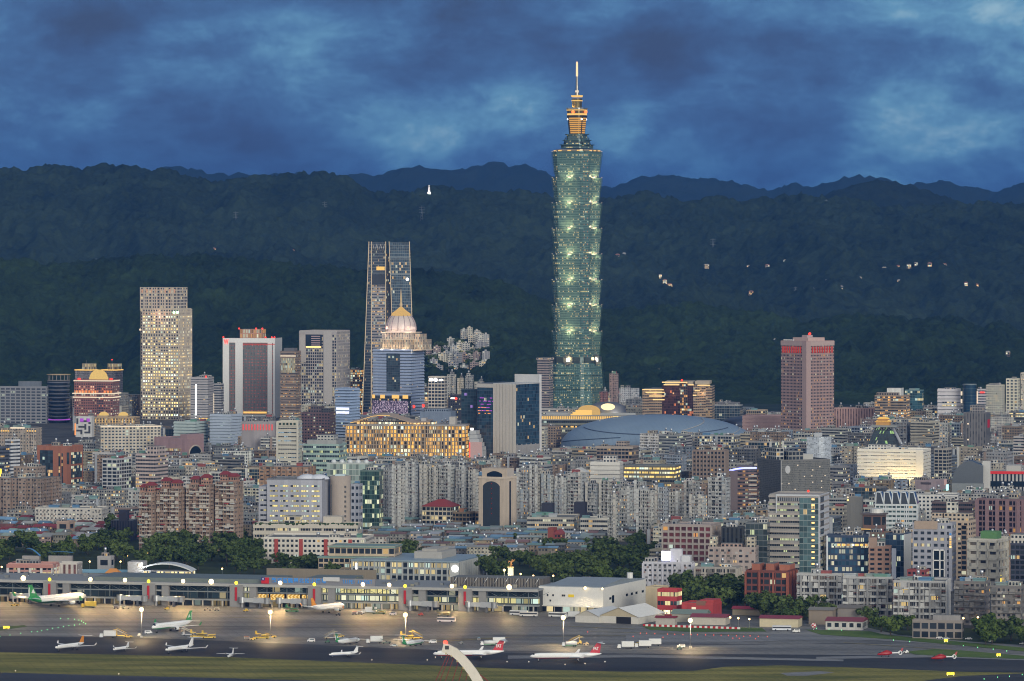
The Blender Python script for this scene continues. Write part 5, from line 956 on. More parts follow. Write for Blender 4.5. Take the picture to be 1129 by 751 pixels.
b = block('brick_building', 'pinkish brick building with a white vertical sign board on its edge', OFF, 'pinkish brick building', 958, 982, 985, 604, 646, 637, st='punch', col=(.36, .22, .17), lit=.03, fl=3.6, bay=5, rz=-8, d=20, rn=2); b.fbox('sign_board', 984.2-1, 988, 604.5, 638, 1.2, -.5, SMOOTH, (.52, .56, .66)); b.fbox('brick_stair_tower', 958, 967, 593, 604, .1, 6, PAINT, (.34, .24, .19))
b = block('office_building', 'blue glass office with a broad white rounded end wall', OFF, 'white-ended glass office', 977, 997, 1006, 590, 643, 638, st='curtain', col=(.06, .09, .14), lit=.06, fl=4, bay=3, rz=-24, sk=dict(lc=(.8, .95, .5), glass=(.025, .05, .09)), rn=2); mb = MB(); mb.box(b.w/2-.2, b.w/2+.5, -b.d/2-.5, b.d/2, 0, b.h+.5); b.part('white_end', mb, SMOOTH, (.60, .61, .62))
# sawtooth
b = block('sawtooth_office', 'pale office with a sawtooth glass roofline and tall ribbed bays', OFF, 'sawtooth office', 966, 1011, 1016, 556, 602, 582, st='grid', col=(.50, .54, .56), lit=.08, fl=4, bay=3.4, rz=-10, roof=False, ribs=(8.2, .6, .9, (.56, .60, .63)), bands=(1.6, .3, (.52, .56, .58)), sk=dict(lc=AMB, glass=(.05, .08, .08)), par=False)
for i in range(5):
    x0 = -b.w/2+b.w*i/5; x1 = x0+b.w/5; mb = MB(); zt = b.z(543.5); y = -b.d/2; mb.face([(x0, y, b.h), (x1, y, b.h), (x1-3, y+4, zt), (x0, y+4, zt)]); mb.face([(x0, y+4, zt), (x1-3, y+4, zt), (x1-3, b.d/2, zt), (x0, b.d/2, zt)]); mb.face([(x1, y, b.h), (x1, b.d/2, b.h), (x1-3, b.d/2, zt), (x1-3, y+4, zt)]); t = b.part('sawtooth_bay', mb, GLASS)
    mb = MB(); mb.tube([(x0, y-.2, b.h), (x0, y+3.8, zt)], .6, 4); mb.tube([(x1-.2, y-.2, b.h), (x1-3, y+3.8, zt)], .6, 4); mb.tube([(x0, y+3.8, zt), (x1-3, y+3.8, zt)], .5, 4); mb.face([(x0, y+4, zt+.1), (x1-3, y+4, zt+.1), (x1-3, b.d/2, zt+.1), (x0, b.d/2, zt+.1)]); b.part('bay_frame', mb, SMOOTH, (.56, .60, .63), t)
b = block('office_building', 'dark brown tower top with a flat overhanging roof and lit terrace', OFF, 'brown flat-roofed block', 952, 972, 978, 568, 608, 584, st='grid', col=(.16, .10, .085), lit=.04, rz=-25, bay=7, fl=9, roof=False); mb = MB(); mb.box(-b.w/2-1.4, b.w/2+1.4, -b.d/2-1.4, b.d/2+1.4, b.h, b.h+1.3); b.part('roof_slab', mb, PAINT, (.12, .10, .10)); mb = MB(); mb.cyl(1, 2, 5.5, b.h+1.3, b.h+4.6, 16); b.part('white_drum', mb, SMOOTH, (.6, .6, .58))
b.fbox('terrace_light', 953, 972, 583, 583.8, 6, -5.5, E_GOLD)
b = block('office_building', 'dark grey blank-walled block with a small pair of warm lamps on its corner', OFF, 'blank dark block', 934, 951, 953, 549, 600, 588, st='blank', col=(.15, .15, .145), rz=-8, d=24, rn=3); stud(b, 'warm_lamp', b.fx(935), -b.d/2-.6, b.z(548.5), .8, E_PALE); stud(b, 'warm_lamp', b.fx(935), -b.d/2-.6, b.z(551.5), .8, E_WARM); b.fbox('lit_terrace', 938, 958, 588, 589.2, 5, -4.6, E_GOLD)
# tan and slate pair
b = block('apartment_tower', 'tan apartment tower with stepped roof boxes and rows of small dark windows', APT, 'tan stepped tower', 1030, 1068, 1078.5, 576, 645, 632, st='punch', col=(.44, .35, .27), lit=.02, fl=3.6, bay=4.6, rz=-22, d=None, roof=False, pent=[(.25, .95, .3, .9, 6, (.46, .39, .31)), (.3, .55, .4, .8, 14, (.58, .56, .50)), (-.1, .2, .3, .9, 6, (.46, .38, .30))])
b.fbox('recessed_windows', 1060, 1066, 579, 640, .05, .1, ST['grid'](.02), (.24, .18, .14), bay=3.2, fl=3.6)
b = block('apartment_block', 'slate-grey building with a white framed bay and a coloured vertical sign', APT, 'slate-grey sign building', 1007, 1050, 1057, 578.5, 652, 640, st='punch', col=(.30, .31, .36), lit=.07, fl=4.4, bay=5, rz=-14, rn=3, rtin=0, sk=dict(lc=YEL))
b.fbox('tan_head', 1009, 1034, 575, 584, .3, 4, PAINT, (.36, .28, .22))
mb = MB()
for (p0, p1, y0, y1) in [(1029, 1042, 606, 607.5), (1029, 1042, 617.6, 618.8), (1029, 1030.2, 606, 636), (1036, 1037.4, 606, 636), (1041, 1042, 606, 636), (1029, 1042, 627.5, 628.5)]: mb.box(b.fx(p0), b.fx(p1), -b.d/2-1.0, -b.d/2-.1, b.z(y1), b.z(y0))
b.part('white_bay_frame', mb, SMOOTH, (.66, .66, .66)); b.fbox('black_bay', 1030.2, 1041, 607.5, 636, .3, .3, GLASS); b.fbox('sign_panel', 1050-3.6, 1050, 586, 640, 1.2, -.1, PAINT, (.30, .31, .37))
for i, mt in enumerate([E_SIGNB, E_PALE, E_GOLD, E_GOLD, E_GOLD, E_WARM]): b.fbox('sign_mark', 1047.2, 1049.2, 588+2.8*i, 590+2.8*i, 1.4, -1.22, mt)
b = block('apartment_block', 'beige concrete-framed apartment block with balcony clutter and a green rooftop room', APT, 'green-roomed concrete block', 1069, 1100, 1114, 596, 655, 646, st='apt', col=(.45, .43, .38), lit=.06, fl=6.2, bay=6.5, rz=-24, roof=False, ribs=(8.5, .9, 1.2, (.48, .46, .40)), bands=(1.6, .9, (.46, .44, .39)), rn=2)
b.rbox('green_room', .35, .9, .2, .7, b.h, 6, PAINT, (.10, .22, .09)); mb = MB(); mb.box(b.w/2+.05, b.w/2+.5, -b.d*.2, -b.d*.1, b.z(643), b.z(635)); b.part('yellow_sign', mb, E_YEL)
block('office_building', 'tall plum-dark office with mauve piers and a few orange windows', OFF, 'plum-dark office', 1080, 1122, 1150, 552, 612, 596, st='grid', col=(.19, .125, .135), lit=.10, fl=4.5, bay=4.4, rz=-30, ribs=(8.5, 1.2, 3, (.24, .155, .165)), sk=dict(lc=AMB, ls=.8, glass=(.015, .012, .02)), rn=4)
block('office_building', 'dark brown block with a cluttered roof in front of the domed arena hall', OFF, 'dark brown cluttered block', 1028, 1072, 1079, 555, 603, 577, st='band', col=(.12, .09, .095), lit=.05, rz=-12, rn=6, rtin=0, sk=dict(lc=AMB))
b = block('civic_building', 'pale grey civic building with a bright red roof band and a white stair tower', OFF, 'red-banded civic building', 1085, 1150, 1160, 523, 562, 541, st='vstripe', col=(.36, .36, .36), rz=-10, d=34, roof=False); b.fbox('red_band', 1089, 1150, 520, 523, .8, .2, PAINT, (.62, .03, .03)); b.fbox('stair_tower', 1084.5, 1093, 509, 542, 1.2, 6, PAINT, (.48, .48, .47)); b.fbox('dark_storey', 1092, 1150, 531, 537, .4, -.1, GLASS); b.rbox('rooftop_room', .38, .62, .2, .7, b.h+.4, 7, PAINT, (.42, .41, .39))
b = B('arched_hall', 'grey hall with a curved barrel roof beside the red-banded building', 'hall', 'grey barrel-roofed hall', 1050, 1084, 1088, 522, 562, 541, rz=-10, d=46); mb = MB(); mb.box(-b.w/2, b.w/2, -b.d/2, b.d/2, 0, b.h*.72); b.part('wall', mb, PAINT, (.20, .22, .23)); mb = MB(); n_ = 14; w_ = b.w*.9
for i in range(n_):
    a0_, a1_ = math.pi*.5*i/n_, math.pi*.5*(i+1)/n_; p = lambda a, y: (-w_/2+w_*math.sin(a)*.55 if False else -b.w/2+b.w*.62*(1-math.cos(a)), y, b.h*.72+b.h*.62*math.sin(a)); mb.face([p(a0_, -b.d/2+1), p(a1_, -b.d/2+1), p(a1_, b.d/2), p(a0_, b.d/2)], None, True)
e0 = -b.w/2+b.w*.62; P = [(-b.w/2+b.w*.62*(1-math.cos(t)), -b.d/2+1, b.h*.72+b.h*.62*math.sin(t)) for t in np.linspace(0, 1.57, 12)]; mb.face([(e0, -b.d/2+1, b.h*.72)]+P[::-1]) ; mb.face([(e0, -b.d/2+1, b.h*.72), (b.w/2, -b.d/2+1, b.h*.72), (b.w/2, -b.d/2+1, b.h*1.2), (e0, -b.d/2+1, b.h*1.34)][::1]); mb.face([(e0, -b.d/2+1, b.h*1.34), (b.w/2, -b.d/2+1, b.h*1.2), (b.w/2, b.d/2, b.h*1.2), (e0, b.d/2, b.h*1.34)]); b.part('barrel_roof', mb, METAL, (.17, .19, .21))
b = block('public_building', 'windowless mauve-grey hall with a small pink sign on its corner', 'hall', 'mauve-grey hall', 1010, 1036, 1046, 531, 568, 543, st='blank', col=(.27, .22, .24), rz=-26, roof=True, rn=2); b.fbox('dark_letters', 1016, 1027, 532.2, 534.6, .2, -.05, PAINT, (.07, .06, .07)); mb = MB(); mb.box(b.w/2, b.w/2+.4, b.d*.1, b.d*.4, b.h-4, b.h+1.5); b.part('pink_sign', mb, E_PINK); mb = MB(); mb.box(b.w/2+.5, b.w/2+.9, b.d*.32, b.d*.6, b.h-9, b.h-3.5); b.part('bright_screen', mb, emis('screen_mint', (.55, .95, .95), 1.6))
block('school_building', 'long white terrace of small square windows behind the tan stepped tower', 'school', 'long white terrace', 1004, 1056, 1062, 547, 590, 563, st='punch', col=(.50, .50, .49), lit=.02, rz=-8, d=18, rn=2)
# ================================================================== middle distance
b = block('commercial_building', 'brown-grey building with a deep cornice and grid of openings in front of the blue dome', OFF, 'brown cornice building', 658, 697, 705, 493.5, 532, 507, st='grid', col=(.25, .20, .17), lit=.04, fl=4, bay=4, rz=-18, rn=2, rtin=0, pent=[(.5, .78, .3, .8, 6, (.30, .25, .22))]); mb = MB(); mb.box(-b.w/2-1, b.w/2+1, -b.d/2-1.2, -b.d/2, b.h-1.5, b.h+1); b.part('cornice', mb, PAINT, (.34, .29, .25))
block('government_building', 'brown ribbed block with a grid of deep square windows', OFF, 'brown ribbed block', 764, 799, 804, 497.5, 549, 521, st='punch', col=(.20, .155, .135), lit=.05, fl=4, bay=3.6, rz=-12, ribs=(3.6, .8, 1.0, (.24, .19, .165)), rn=4, rtin=0, sk=dict(lc=AMB, ls=.9))
b = block('library_building', 'white two-banded building with long dark window strips', OFF, 'white strip-windowed building', 651, 683, 687.5, 511, 549, 525, st='band', col=(.56, .55, .52), lit=.03, fl=4.4, rz=-9, d=24, roof=False, bands=(2.2, .4, (.58, .57, .54)), pent=[(.4, .85, .3, .8, 7, (.48, .47, .45))])
block('office_building', 'low dark building with many yellow lit windows beside the white strip-windowed building', OFF, 'low yellow-lit building', 688, 744, 752, 515, 556, 536, st='band', col=(.13, .125, .11), lit=.45, fl=3.8, bay=5, rz=-12, d=34, roof=False, sk=dict(lc=(1, .7, .2), ls=1.15, cluster=.8), pent=[(.02, .98, .05, .95, 1.2, (.22, .27, .26), ST['blank']())])
b = block('office_tower', 'cream stone tower with two black glass arches, one above the other', OFF, 'cream arched tower', 527.5, 555, 569.5, 527.5, 588, 577, st='blank', col=(.50, .42, .34), rz=-27, roof=False)
def arch(b, px0, px1, py0, py1, rise, out_, mat, col=None, name='black_arch'):
    x0, x1, z0, z1 = b.fx(px0), b.fx(px1), b.z(py1), b.z(py0); mb = MB(); n = 12; P = [(x0, z0), (x1, z0)]+[(x1+(x0-x1)*i/n, z1-rise+rise*math.sin(math.pi*i/n)**.7) for i in range(n+1)]
    y = -b.d/2-out_; mb.face([(p[0], y, p[1]) for p in P]); 
    for i in range(len(P)): p, q = P[i], P[(i+1) % len(P)]; mb.face([(p[0], y, p[1]), (p[0], y+.4, p[1]), (q[0], y+.4, q[1]), (q[0], y, q[1])])
    return b.part(name, mb, mat, col)
arch(b, 532.5, 551, 531, 588, 4, .25, ST['curtain'](0, glass=(.012, .02, .03)), (.03, .04, .05)); mb = MB(); w, d = b.w/2, b.d/2; mb.box(b.fx(529.5), b.fx(555)-.5, -d+3, d-4, b.h, b.z(517)); b.part('upper_block', mb, PAINT, (.47, .39, .31))
x0, x1 = b.fx(535), b.fx(552); mb = MB(); n = 12; P = [(x0, b.z(527.4)), (x1, b.z(527.4))]+[(x1+(x0-x1)*i/n, b.z(523)+2.4*math.sin(math.pi*i/n)) for i in range(n+1)]; mb.face([(p[0], -d+2.85, p[1]) for p in P]); b.part('black_arch', mb, GLASS)
mb = MB(); mb.box(w-.1, w+.3, -1.3, 1.3, 0, b.h-3); b.part('side_slot', mb, GLASS); mb = MB(); mb.box(-w-.4, w+.4, -d-.6, d+.4, b.h-.6, b.h+.5); b.part('cornice', mb, PAINT, (.55, .47, .38))
b.rbox('rear_room', .6, 1, .3, .8, b.h, b.z(517.5)-b.h, PAINT, (.45, .40, .36))
mb = MB()
for py in np.arange(534, 570, 5.5): mb.box(b.fx(541.8), b.fx(542.4), -d-.45, -d-.3, b.z(py), b.z(py)+.6)
b.part('red_lamp', mb, emis('lamp_red_faint', (1, .06, .05), .5))
# the forest of grey apartment towers in the middle
rg = random.Random(11)
TOW = [(396, 420, 530, 586), (421, 432, 516, 583), (432, 446, 514, 586), (447, 462, 511, 584), (463, 473, 514, 588), (473, 484, 516, 582), (484, 502, 513, 585), (503, 516, 515, 587), (516, 528, 519, 580), (570, 584, 518, 582), (584, 597, 514, 588), (597, 611, 524, 584), (612, 625, 527, 590), (626, 646, 522, 582), (634, 645, 545, 596), (646, 660, 534, 592), (661, 675, 531, 586), (670, 682, 546, 598), (683, 699, 538, 590), (700, 713, 531, 583), (702, 722, 541, 597), (723, 737, 537, 590), (738, 753, 543, 596), (754, 772, 531, 584), (760, 780, 547, 599), (781, 806, 527, 588), (566, 580, 541, 594), (612, 622, 541, 598)]
feat = ['with pale end walls', 'with darker recessed balconies', 'with amber lit stair windows', 'with laundry-cluttered balconies', 'with a stepped roof', 'with vertical white strips']
PAL = [(.46, .48, .47), (.38, .40, .41), (.50, .50, .47), (.35, .38, .41), (.42, .41, .37), (.47, .48, .45)]
for i, (x0, x1, yt, yb) in enumerate(TOW):
    r = rg.uniform(.22, .36); xc = x1-(x1-x0)*r; amber = i in (9, 18, 24)
    ref_l = {0: 'left of the red-roofed house', 1: 'behind'}
    nm = f'grey apartment tower'
    yb = min(yb, 580) if 440 < x0 < 662 else yb
    b = block('apartment_tower', f'TOWER{i}', APT, 'grey apartment towers', x0, xc, x1, yt, yb, min(yb-12, 572), st='apt', col=PAL[i % 6], lit=.16 if amber else .035, fl=3.1, bay=2.9, rz=-23, n=rg.choice([5, 5, 7]), rec=4.0, rtin=.1, sk=dict(lc=AMB if amber else YEL))
    b.root['group'] = 'tall grey apartment towers in the middle of the city'; b.tower = i
    mb = MB(); k = rg.choice([1, 2]); px = b.w*rg.uniform(-.3, .3)
    for q in range(k): x = -b.w/2+b.w*(.12+.66*q if k == 2 else rg.choice([.06, .84])); mb.box(x-1, x+1.2, -b.d/2-.5, -b.d/2+.3, 0, b.h+1.4)
    b.part('stair_strip', mb, PAINT, rg.choice([(.5, .51, .5), (.3, .34, .38), (.48, .46, .42)]))
    f = b.f; balconies(b, b.w/5, rg, .9, ((.40, .40, .39), (.28, .28, .28)))
b = B('gabled_apartment', 'white gabled apartment top standing above the grey apartment towers', APT, 'white gabled top', 628, 646, 650, 521, 575, 532, rz=-15); mb = MB(); mb.box(-b.w/2, b.w/2, -b.d/2, b.d/2, 0, b.h, 3, 3.1); b.part('wall', mb, ST['apt'](), (.46, .46, .45)); mb = MB(); mb.prism([(-b.w/2-.6, -b.d/2-.6), (b.w/2+.6, -b.d/2-.6), (b.w/2+.6, b.d/2+.6), (-b.w/2-.6, b.d/2+.6)], b.h, b.h+4, 1e9, top=[(-.2, -b.d/2-.6), (.2, -b.d/2-.6), (.2, b.d/2+.6), (-.2, b.d/2+.6)], blank=range(4)); b.part('gable_roof', mb, PAINT, (.5, .5, .49))
# ---- hospital-like block and neighbours
b = block('hospital', 'wide blue-grey banded building with short window strips and white tents on its roof', OFF, 'blue-grey wide building', 294, 355, 362, 529.5, 602, 578, st='blank', col=(.36, .37, .42), rz=-8, d=40, roof=False)
mb = MB()
for r_ in range(8):
    for c_ in range(5): x0 = b.fx(297+11.6*c_); mb.box(x0, x0+(b.fx(9)-b.fx(0)), -b.d/2-.12, -b.d/2+.1, b.z(537+5.5*r_), b.z(535.3+5.5*r_), 2.2, 3, u0=rg.randint(0, 99))
b.part('window_strip', mb, facade((.03, .97), (-1, 2), .4, (1, .8, .25), .8, cluster=.4), (.2, .2, .22))
mb = MB(); mb.box(b.fx(284), b.fx(294), -b.d/2+2, b.d/2, 0, b.z(537)); w_ = b.part('side_wing', mb, PAINT, (.35, .36, .41)); mb = MB()
for r_ in range(7): mb.box(b.fx(286), b.fx(293), -b.d/2+1.85, -b.d/2+2.1, b.z(542+5.5*r_), b.z(540.3+5.5*r_), 2.2, 3, u0=rg.randint(0, 99))
mesh_obj('window_strip', mb, facade((.05, .95), (0, 1), .3, (1, .8, .25), .8), w_, col=(.2, .2, .22))
for px in (334, 347): mb = MB(); mb.lathe([(9.5, b.h), (8.5, b.h+1.6), (5, b.h+3.4), (0, b.h+4.2)], 16, b.fx(px), 0, sx=.95); b.part('white_tent', mb, SMOOTH, (.6, .62, .68))
parapet(b, col=(.36, .37, .42))
b = B('round_stair_tower', 'brown-grey cylindrical tower with a slit of windows, joined to grey wings', OFF, 'brown cylinder tower', 363, 386, 387, 525, 600, 577, rz=-5, d=26); mb = MB(); mb.lathe([(0, b.h), (b.w/2, b.h), (b.w/2, 0)][::-1], 28); b.part('drum', mb, PAINT, (.34, .29, .25)); mb = MB()
for i in range(9):
    z = b.z(536+5.4*i); x = b.w*.28; y = -math.sqrt((b.w/2)**2-x*x); mb.box(x-.9, x+.9, y-.35, y+.4, z-1.3, z+.4); mb.box(-b.w*.42, -b.w*.36, -b.w*.34, -b.w*.28, z-2.4, z+1.4)
b.part('stair_window', mb, facade((0, 1), (0, 1), .3, YEL, .8), (.1, .1, .1)); mb = MB(); mb.box(-4, 4, -3, 3, b.h, b.h+1.5); b.part('roof_house', mb, PAINT, (.4, .5, .55))
block('hospital_wing', 'blue-grey wing with paired windows right of the brown cylinder', OFF, 'blue-grey wing', 386.5, 396, 399.5, 535, 600, 577, st='punch', col=(.30, .32, .38), lit=.05, fl=5.2, bay=4, rz=-20, rn=1)
b = block('car_park', 'long low concrete building with two rows of openings and plants on its roof', OFF, 'planted concrete building', 279, 394, 397, 579.5, 608, 596, st='grid', col=(.42, .39, .34), lit=.08, fl=5.5, bay=9, rz=-4, d=26, roof=False, sk=dict(sub=4, lc=YEL), bands=(2.4, .4, (.46, .43, .37)))
mb = MB(); rg2 = random.Random(2)
for i in range(90): x, y = rg2.uniform(-b.w/2, b.w/2), rg2.uniform(-b.d/2, -b.d/2+2.5); mb.ball((x, y, b.h+1), rg2.uniform(.6, 1.4), 4)
b.part('foliage', mb, PAINT, (.03, .06, .02)); b.rbox('rooftop_room', .28, .44, .3, .8, b.h, 6.5, ST['grid'](.6, lc=YEL, ls=.6), (.45, .42, .36), bay=4); b.rbox('rooftop_room', .66, .84, .3, .8, b.h, 6.5, PAINT, (.46, .42, .36))
b = block('dormitory', 'white five-storey slab with four dark red vertical pilasters', APT, 'white slab with red pilasters', 290, 402, 410, 594.5, 622, 617, st='punch', col=(.56, .53, .48), lit=.06, fl=4, bay=3.4, rz=-7, d=22, rn=3)
for px in (304, 331.5, 359, 386): b.fbox('red_pilaster', px-2, px+2, 595, 620, .6, .1, PAINT, (.33, .06, .05))
b = block('school_building', 'tan low building with green-edged roofs in two steps', 'school', 'tan green-edged building', 362, 435, 442, 604, 637, 622, st='grid', col=(.42, .34, .25), lit=.06, fl=5, bay=4.5, rz=-9, d=18, roof=False); mb = MB(); mb.box(-b.w/2-.8, b.w/2+.8, -b.d/2-1.5, b.d/2+.5, b.h, b.h+.9); b.part('green_roof', mb, TIN, (.22, .32, .28)); mb = MB(); mb.box(-b.w/2-6, b.fx(428), -b.d/2-9, -b.d/2, 0, b.z(615), 4, 4); t = b.part('front_step', mb, ST['grid'](.08), (.42, .34, .25)); mb = MB(); mb.box(-b.w/2-6.6, b.fx(429), -b.d/2-10, -b.d/2-.1, b.z(615), b.z(613.5)); mesh_obj('green_roof', mb, TIN, t, col=(.22, .32, .28))
b = block('glass_workshop', 'pale green glazed block with a row of white domes along its roof', OFF, 'green-glazed domed block', 360, 406, 411, 512, 562, 524, st='curtain', col=(.40, .44, .42), lit=.10, fl=5, bay=3, rz=-10, d=36, roof=False, sk=dict(glass=(.22, .28, .26), lc=(.9, .95, .5)))
for i in range(5): mb = MB(); mb.ball((b.fx(366+9*i), -b.d*.2, b.h+1.5), 2.6, 8); b.part('white_dome', mb, SMOOTH, (.55, .58, .6))
block('office_building', 'dark green glass building with brightly lit lower floors', OFF, 'dark green lit building', 397, 418, 422, 520, 592, 568, st='curtain', col=(.10, .15, .14), lit=.2, fl=4, bay=2, rz=-12, sk=dict(glass=(.03, .06, .055), lc=(.85, .9, .5), ls=.9, cluster=.9), rn=2)
block('office_building', 'teal banded office with stepped grey roof and lit floors', OFF, 'teal stepped office', 334, 374, 381, 491, 547, 509, st='band', col=(.26, .36, .34), lit=.18, fl=4.5, rz=-10, d=36, roof=False, sk=dict(lc=(.85, .9, .35), ls=.9), pent=[(.08, .9, .1, .9, 5, (.3, .31, .31), ST['blank']()), (.35, .8, .2, .8, 9.5, (.42, .42, .4))])
block('apartment_block', 'brown brick apartment terrace with a cluttered roof', APT, 'brown brick terrace', 285, 340, 347, 515, 577, 538, st='apt', col=(.29, .185, .125), lit=.02, rz=-12, d=26, n=9, rtin=.5, rn=6)
b = block('office_building', 'cream framed office with pale blue lit window strips and planters on top', OFF, 'cream framed office', 305, 329, 332, 465.5, 548, 496, st='band', col=(.44, .42, .36), lit=.3, fl=4, rz=-8, roof=False, bands=(1.6, .3, (.44, .43, .38)), sk=dict(lc=(.45, .75, 1), ls=.6)); mb = MB(); mb.box(b.fx(304.5), b.fx(306.5), -b.d/2-1, -b.d/2+.1, 0, b.h); mb.box(b.fx(327), b.fx(329), -b.d/2-1, -b.d/2+.1, 0, b.h); mb.box(b.fx(304.5), b.fx(329), -b.d/2-1.05, -b.d/2+.05, b.z(470), b.h+.4); b.part('frame_rib', mb, PAINT, (.48, .46, .40)); b.fbox('planter_row', 307, 327, 466, 469, 1.3, -1.0, facade((.2, .8), (.1, .9), 0, glass=(.02, .04, .02)), (.4, .38, .32), bay=3.4)
b = block('commercial_block', 'grey block with a row of red vertical lights beneath its roof', OFF, 'red-lit grey block', 266, 303, 305, 466, 512, 482, st='blank', col=(.28, .26, .27), rz=-5, d=30, rn=3, rtin=0)
mb = MB()
for i in range(11): x = b.fx(268+3.2*i); mb.box(x-.8, x+.8, -b.d/2-.3, -b.d/2-.05, b.z(474.5), b.z(468))
b.part('red_light_bar', mb, emis('red_bar', (1, .16, .14), .8))
# ---- red-brick apartments
for i, (x0, xc, x1, yt, lab) in enumerate([(153, 167, 172, 543, 'leftmost and lowest of the red-brick apartment towers'), (172, 197, 204.5, 538.5, 'red-brick apartment tower with two yellow windows, second from the left'), (204.5, 231, 237, 534.5, 'red-brick apartment tower with a tall dark slot, second from the right'), (237, 258, 267, 531.5, 'rightmost and tallest of the red-brick apartment towers')]):
    b = block('brick_apartment_tower', lab, APT, 'red-brick apartment towers', x0, xc, x1, yt, 608, 598, st='apt', col=(.29, .21, .165), lit=.06, fl=3.2, bay=2.3, rz=-21, n=[5, 7, 7, 5][i], rec=2.4, roof=False, sk=dict(lc=AMB), seed=i)
    b.root['group'] = 'red-brick apartment towers by the trees'; mb = MB(); f = b.f; q = [3, 4, 4, 3][i]
    balconies(b, 3.1, rg, 1.1, ((.46, .42, .37), (.30, .22, .18), (.38, .37, .35)))
    for c_ in range([2, 2, 2, 2][i]):
        x = -b.w/2+b.w*(.28+.45*c_); hh = 4+1.5*((c_+i) % 2); mb = MB(); mb.box(x-3.4, x+3.4, -3, 5, b.h, b.h+hh, 2.4, 3); rr = b.part('roof_house', mb, ST['punch'](), (.34, .2, .15)); mb = MB(); mb.prism([(x-4.2, -4), (x+4.2, -4), (x+4.2, 6), (x-4.2, 6)], b.h+hh, b.h+hh+2.6, 1e9, top=[(x-2.2, .8), (x+2.2, .8), (x+2.2, 1.2), (x-2.2, 1.2)], blank=range(4), bottom=True); mesh_obj('red_hip_roof', mb, PAINT, rr, col=(.2, .035, .04))
    for c_ in range(6):
        mb = MB(); x = -b.w/2+b.w*rg.random(); z = f*rg.randint(2, b.nf-1); mb.prism([(x-1.9, -b.d/2-1.7), (x+1.9, -b.d/2-1.7), (x+1.9, -b.d/2+.2), (x-1.9, -b.d/2+.2)], z+2.2, z+3, 1e9, top=[(x-1.9, -b.d/2), (x+1.9, -b.d/2), (x+1.9, -b.d/2+.2), (x-1.9, -b.d/2+.2)], blank=range(4), bottom=True); b.part('awning', mb, PAINT, rg.choice([(.3, .04, .05), (.5, .5, .5), (.3, .04, .05), (.2, .3, .3)]))
# ---- left middle
b = B('dark_hall', 'navy-black windowless building with a raised central block', 'hall', 'navy-black building', 122, 146, 149, 574, 597, 589, rz=-6, d=22); mb = MB(); mb.box(-b.w/2, b.w/2, -b.d/2, b.d/2, 0, b.h, 2.2, 9); b.part('wall', mb, ST['vstripe'](glass=(.02, .022, .04)), (.035, .035, .05)); b.fbox('raised_block', 131, 140.5, 563, 575, .3, 8, PAINT, (.035, .035, .055))
block('apartment_row', 'long white low apartment row with dark openings', APT, 'long white low row', 38, 112, 116.5, 561.5, 587, 573, st='apt', col=(.50, .48, .44), lit=.06, fl=3.2, bay=3.2, rz=-7, d=14, rtin=.6, rn=6)
block('brick_villa', 'small square salmon building with one tall slit window', 'house', 'salmon square building', 62, 76, 81, 576, 597, 588, st='punch', col=(.38, .28, .23), lit=0, bay=9, fl=9, rz=-20)
# ---- front right
b = block('apartment_block', 'white five-storey apartment block carrying a bright white-blue billboard on its roof', APT, 'white billboard block', 709, 763, 766, 621.5, 655, 648, st='apt', col=(.46, .46, .50), lit=.05, fl=3.9, bay=3.6, rz=-9, d=22, rn=2, ribs=(7, .7, 1.2, (.50, .50, .56)))
mb = MB(); mb.box(b.fx(729), b.fx(738.5), -b.d/2+2, -b.d/2+2.8, b.h+2, b.h+8.5); b.part('billboard', mb, E_SCREEN); mb = MB()
for px in (730, 734, 738): mb.box(b.fx(px)-.15, b.fx(px)+.15, -b.d/2+3, -b.d/2+3.3, b.h, b.h+8)
b.part('billboard_post', mb, METAL); lamp((b.fx(733.7), -b.d/2+.3, b.h+3), 900, (.45, .45, 1), 1.5, parent=b.root)
b.rbox('rooftop_room', .55, .78, .2, .8, b.h, 10, PAINT, (.56, .56, .6)); b.rbox('rooftop_room', .78, .96, .1, .8, b.h, 5.5, PAINT, (.56, .57, .6))
block('apartment_block', 'grey five-storey apartment block with red-curtained balconies and rooftop gardens', APT, 'grey balcony block', 766.5, 812, 818, 627, 659, 651, st='balc', col=(.30, .28, .26), lit=.08, fl=4.2, bay=5, rz=-11, d=20, rn=5, rtin=.5, ribs=(8, 1.3, 1.2, (.38, .35, .31)), sk=dict(lc=AMB)); balconies(HERO[-1]['b'], 4, random.Random(3), 1.2, ((.36, .33, .30), (.30, .29, .28), (.16, .15, .14)), (.28, .07, .07))
b = block('apartment_block', 'grey block with rows of red-lined windows in a regular grid', APT, 'red-windowed grid block', 731, 784, 796, 580, 646, 610, st='grid', col=(.29, .25, .24), lit=.05, fl=4.4, bay=4.3, rz=-16, rn=3, sk=dict(glass=(.09, .016, .018), lc=AMB, rough=.4), ribs=(4.3, .7, 1.1, (.33, .29, .27)), bands=(1.0, .5, (.32, .28, .26)))
block('office_building', 'black glass office with a few vertical white lit slots', OFF, 'black glass office', 795.5, 819, 822, 582.5, 647, 608, st='vstripe', col=(.035, .04, .045), rz=-9, d=26, sk=dict(glass=(.012, .015, .02)), rn=2)
block('office_building', 'slate glass office with a ribbed roof rail behind the pinkish terrace', OFF, 'slate glass office', 822.5, 846, 850, 578, 646, 606, st='curtain', col=(.13, .145, .155), lit=.06, fl=4, bay=3, rz=-12, sk=dict(lc=(.85, .95, .5), glass=(.04, .055, .06)), rn=2)
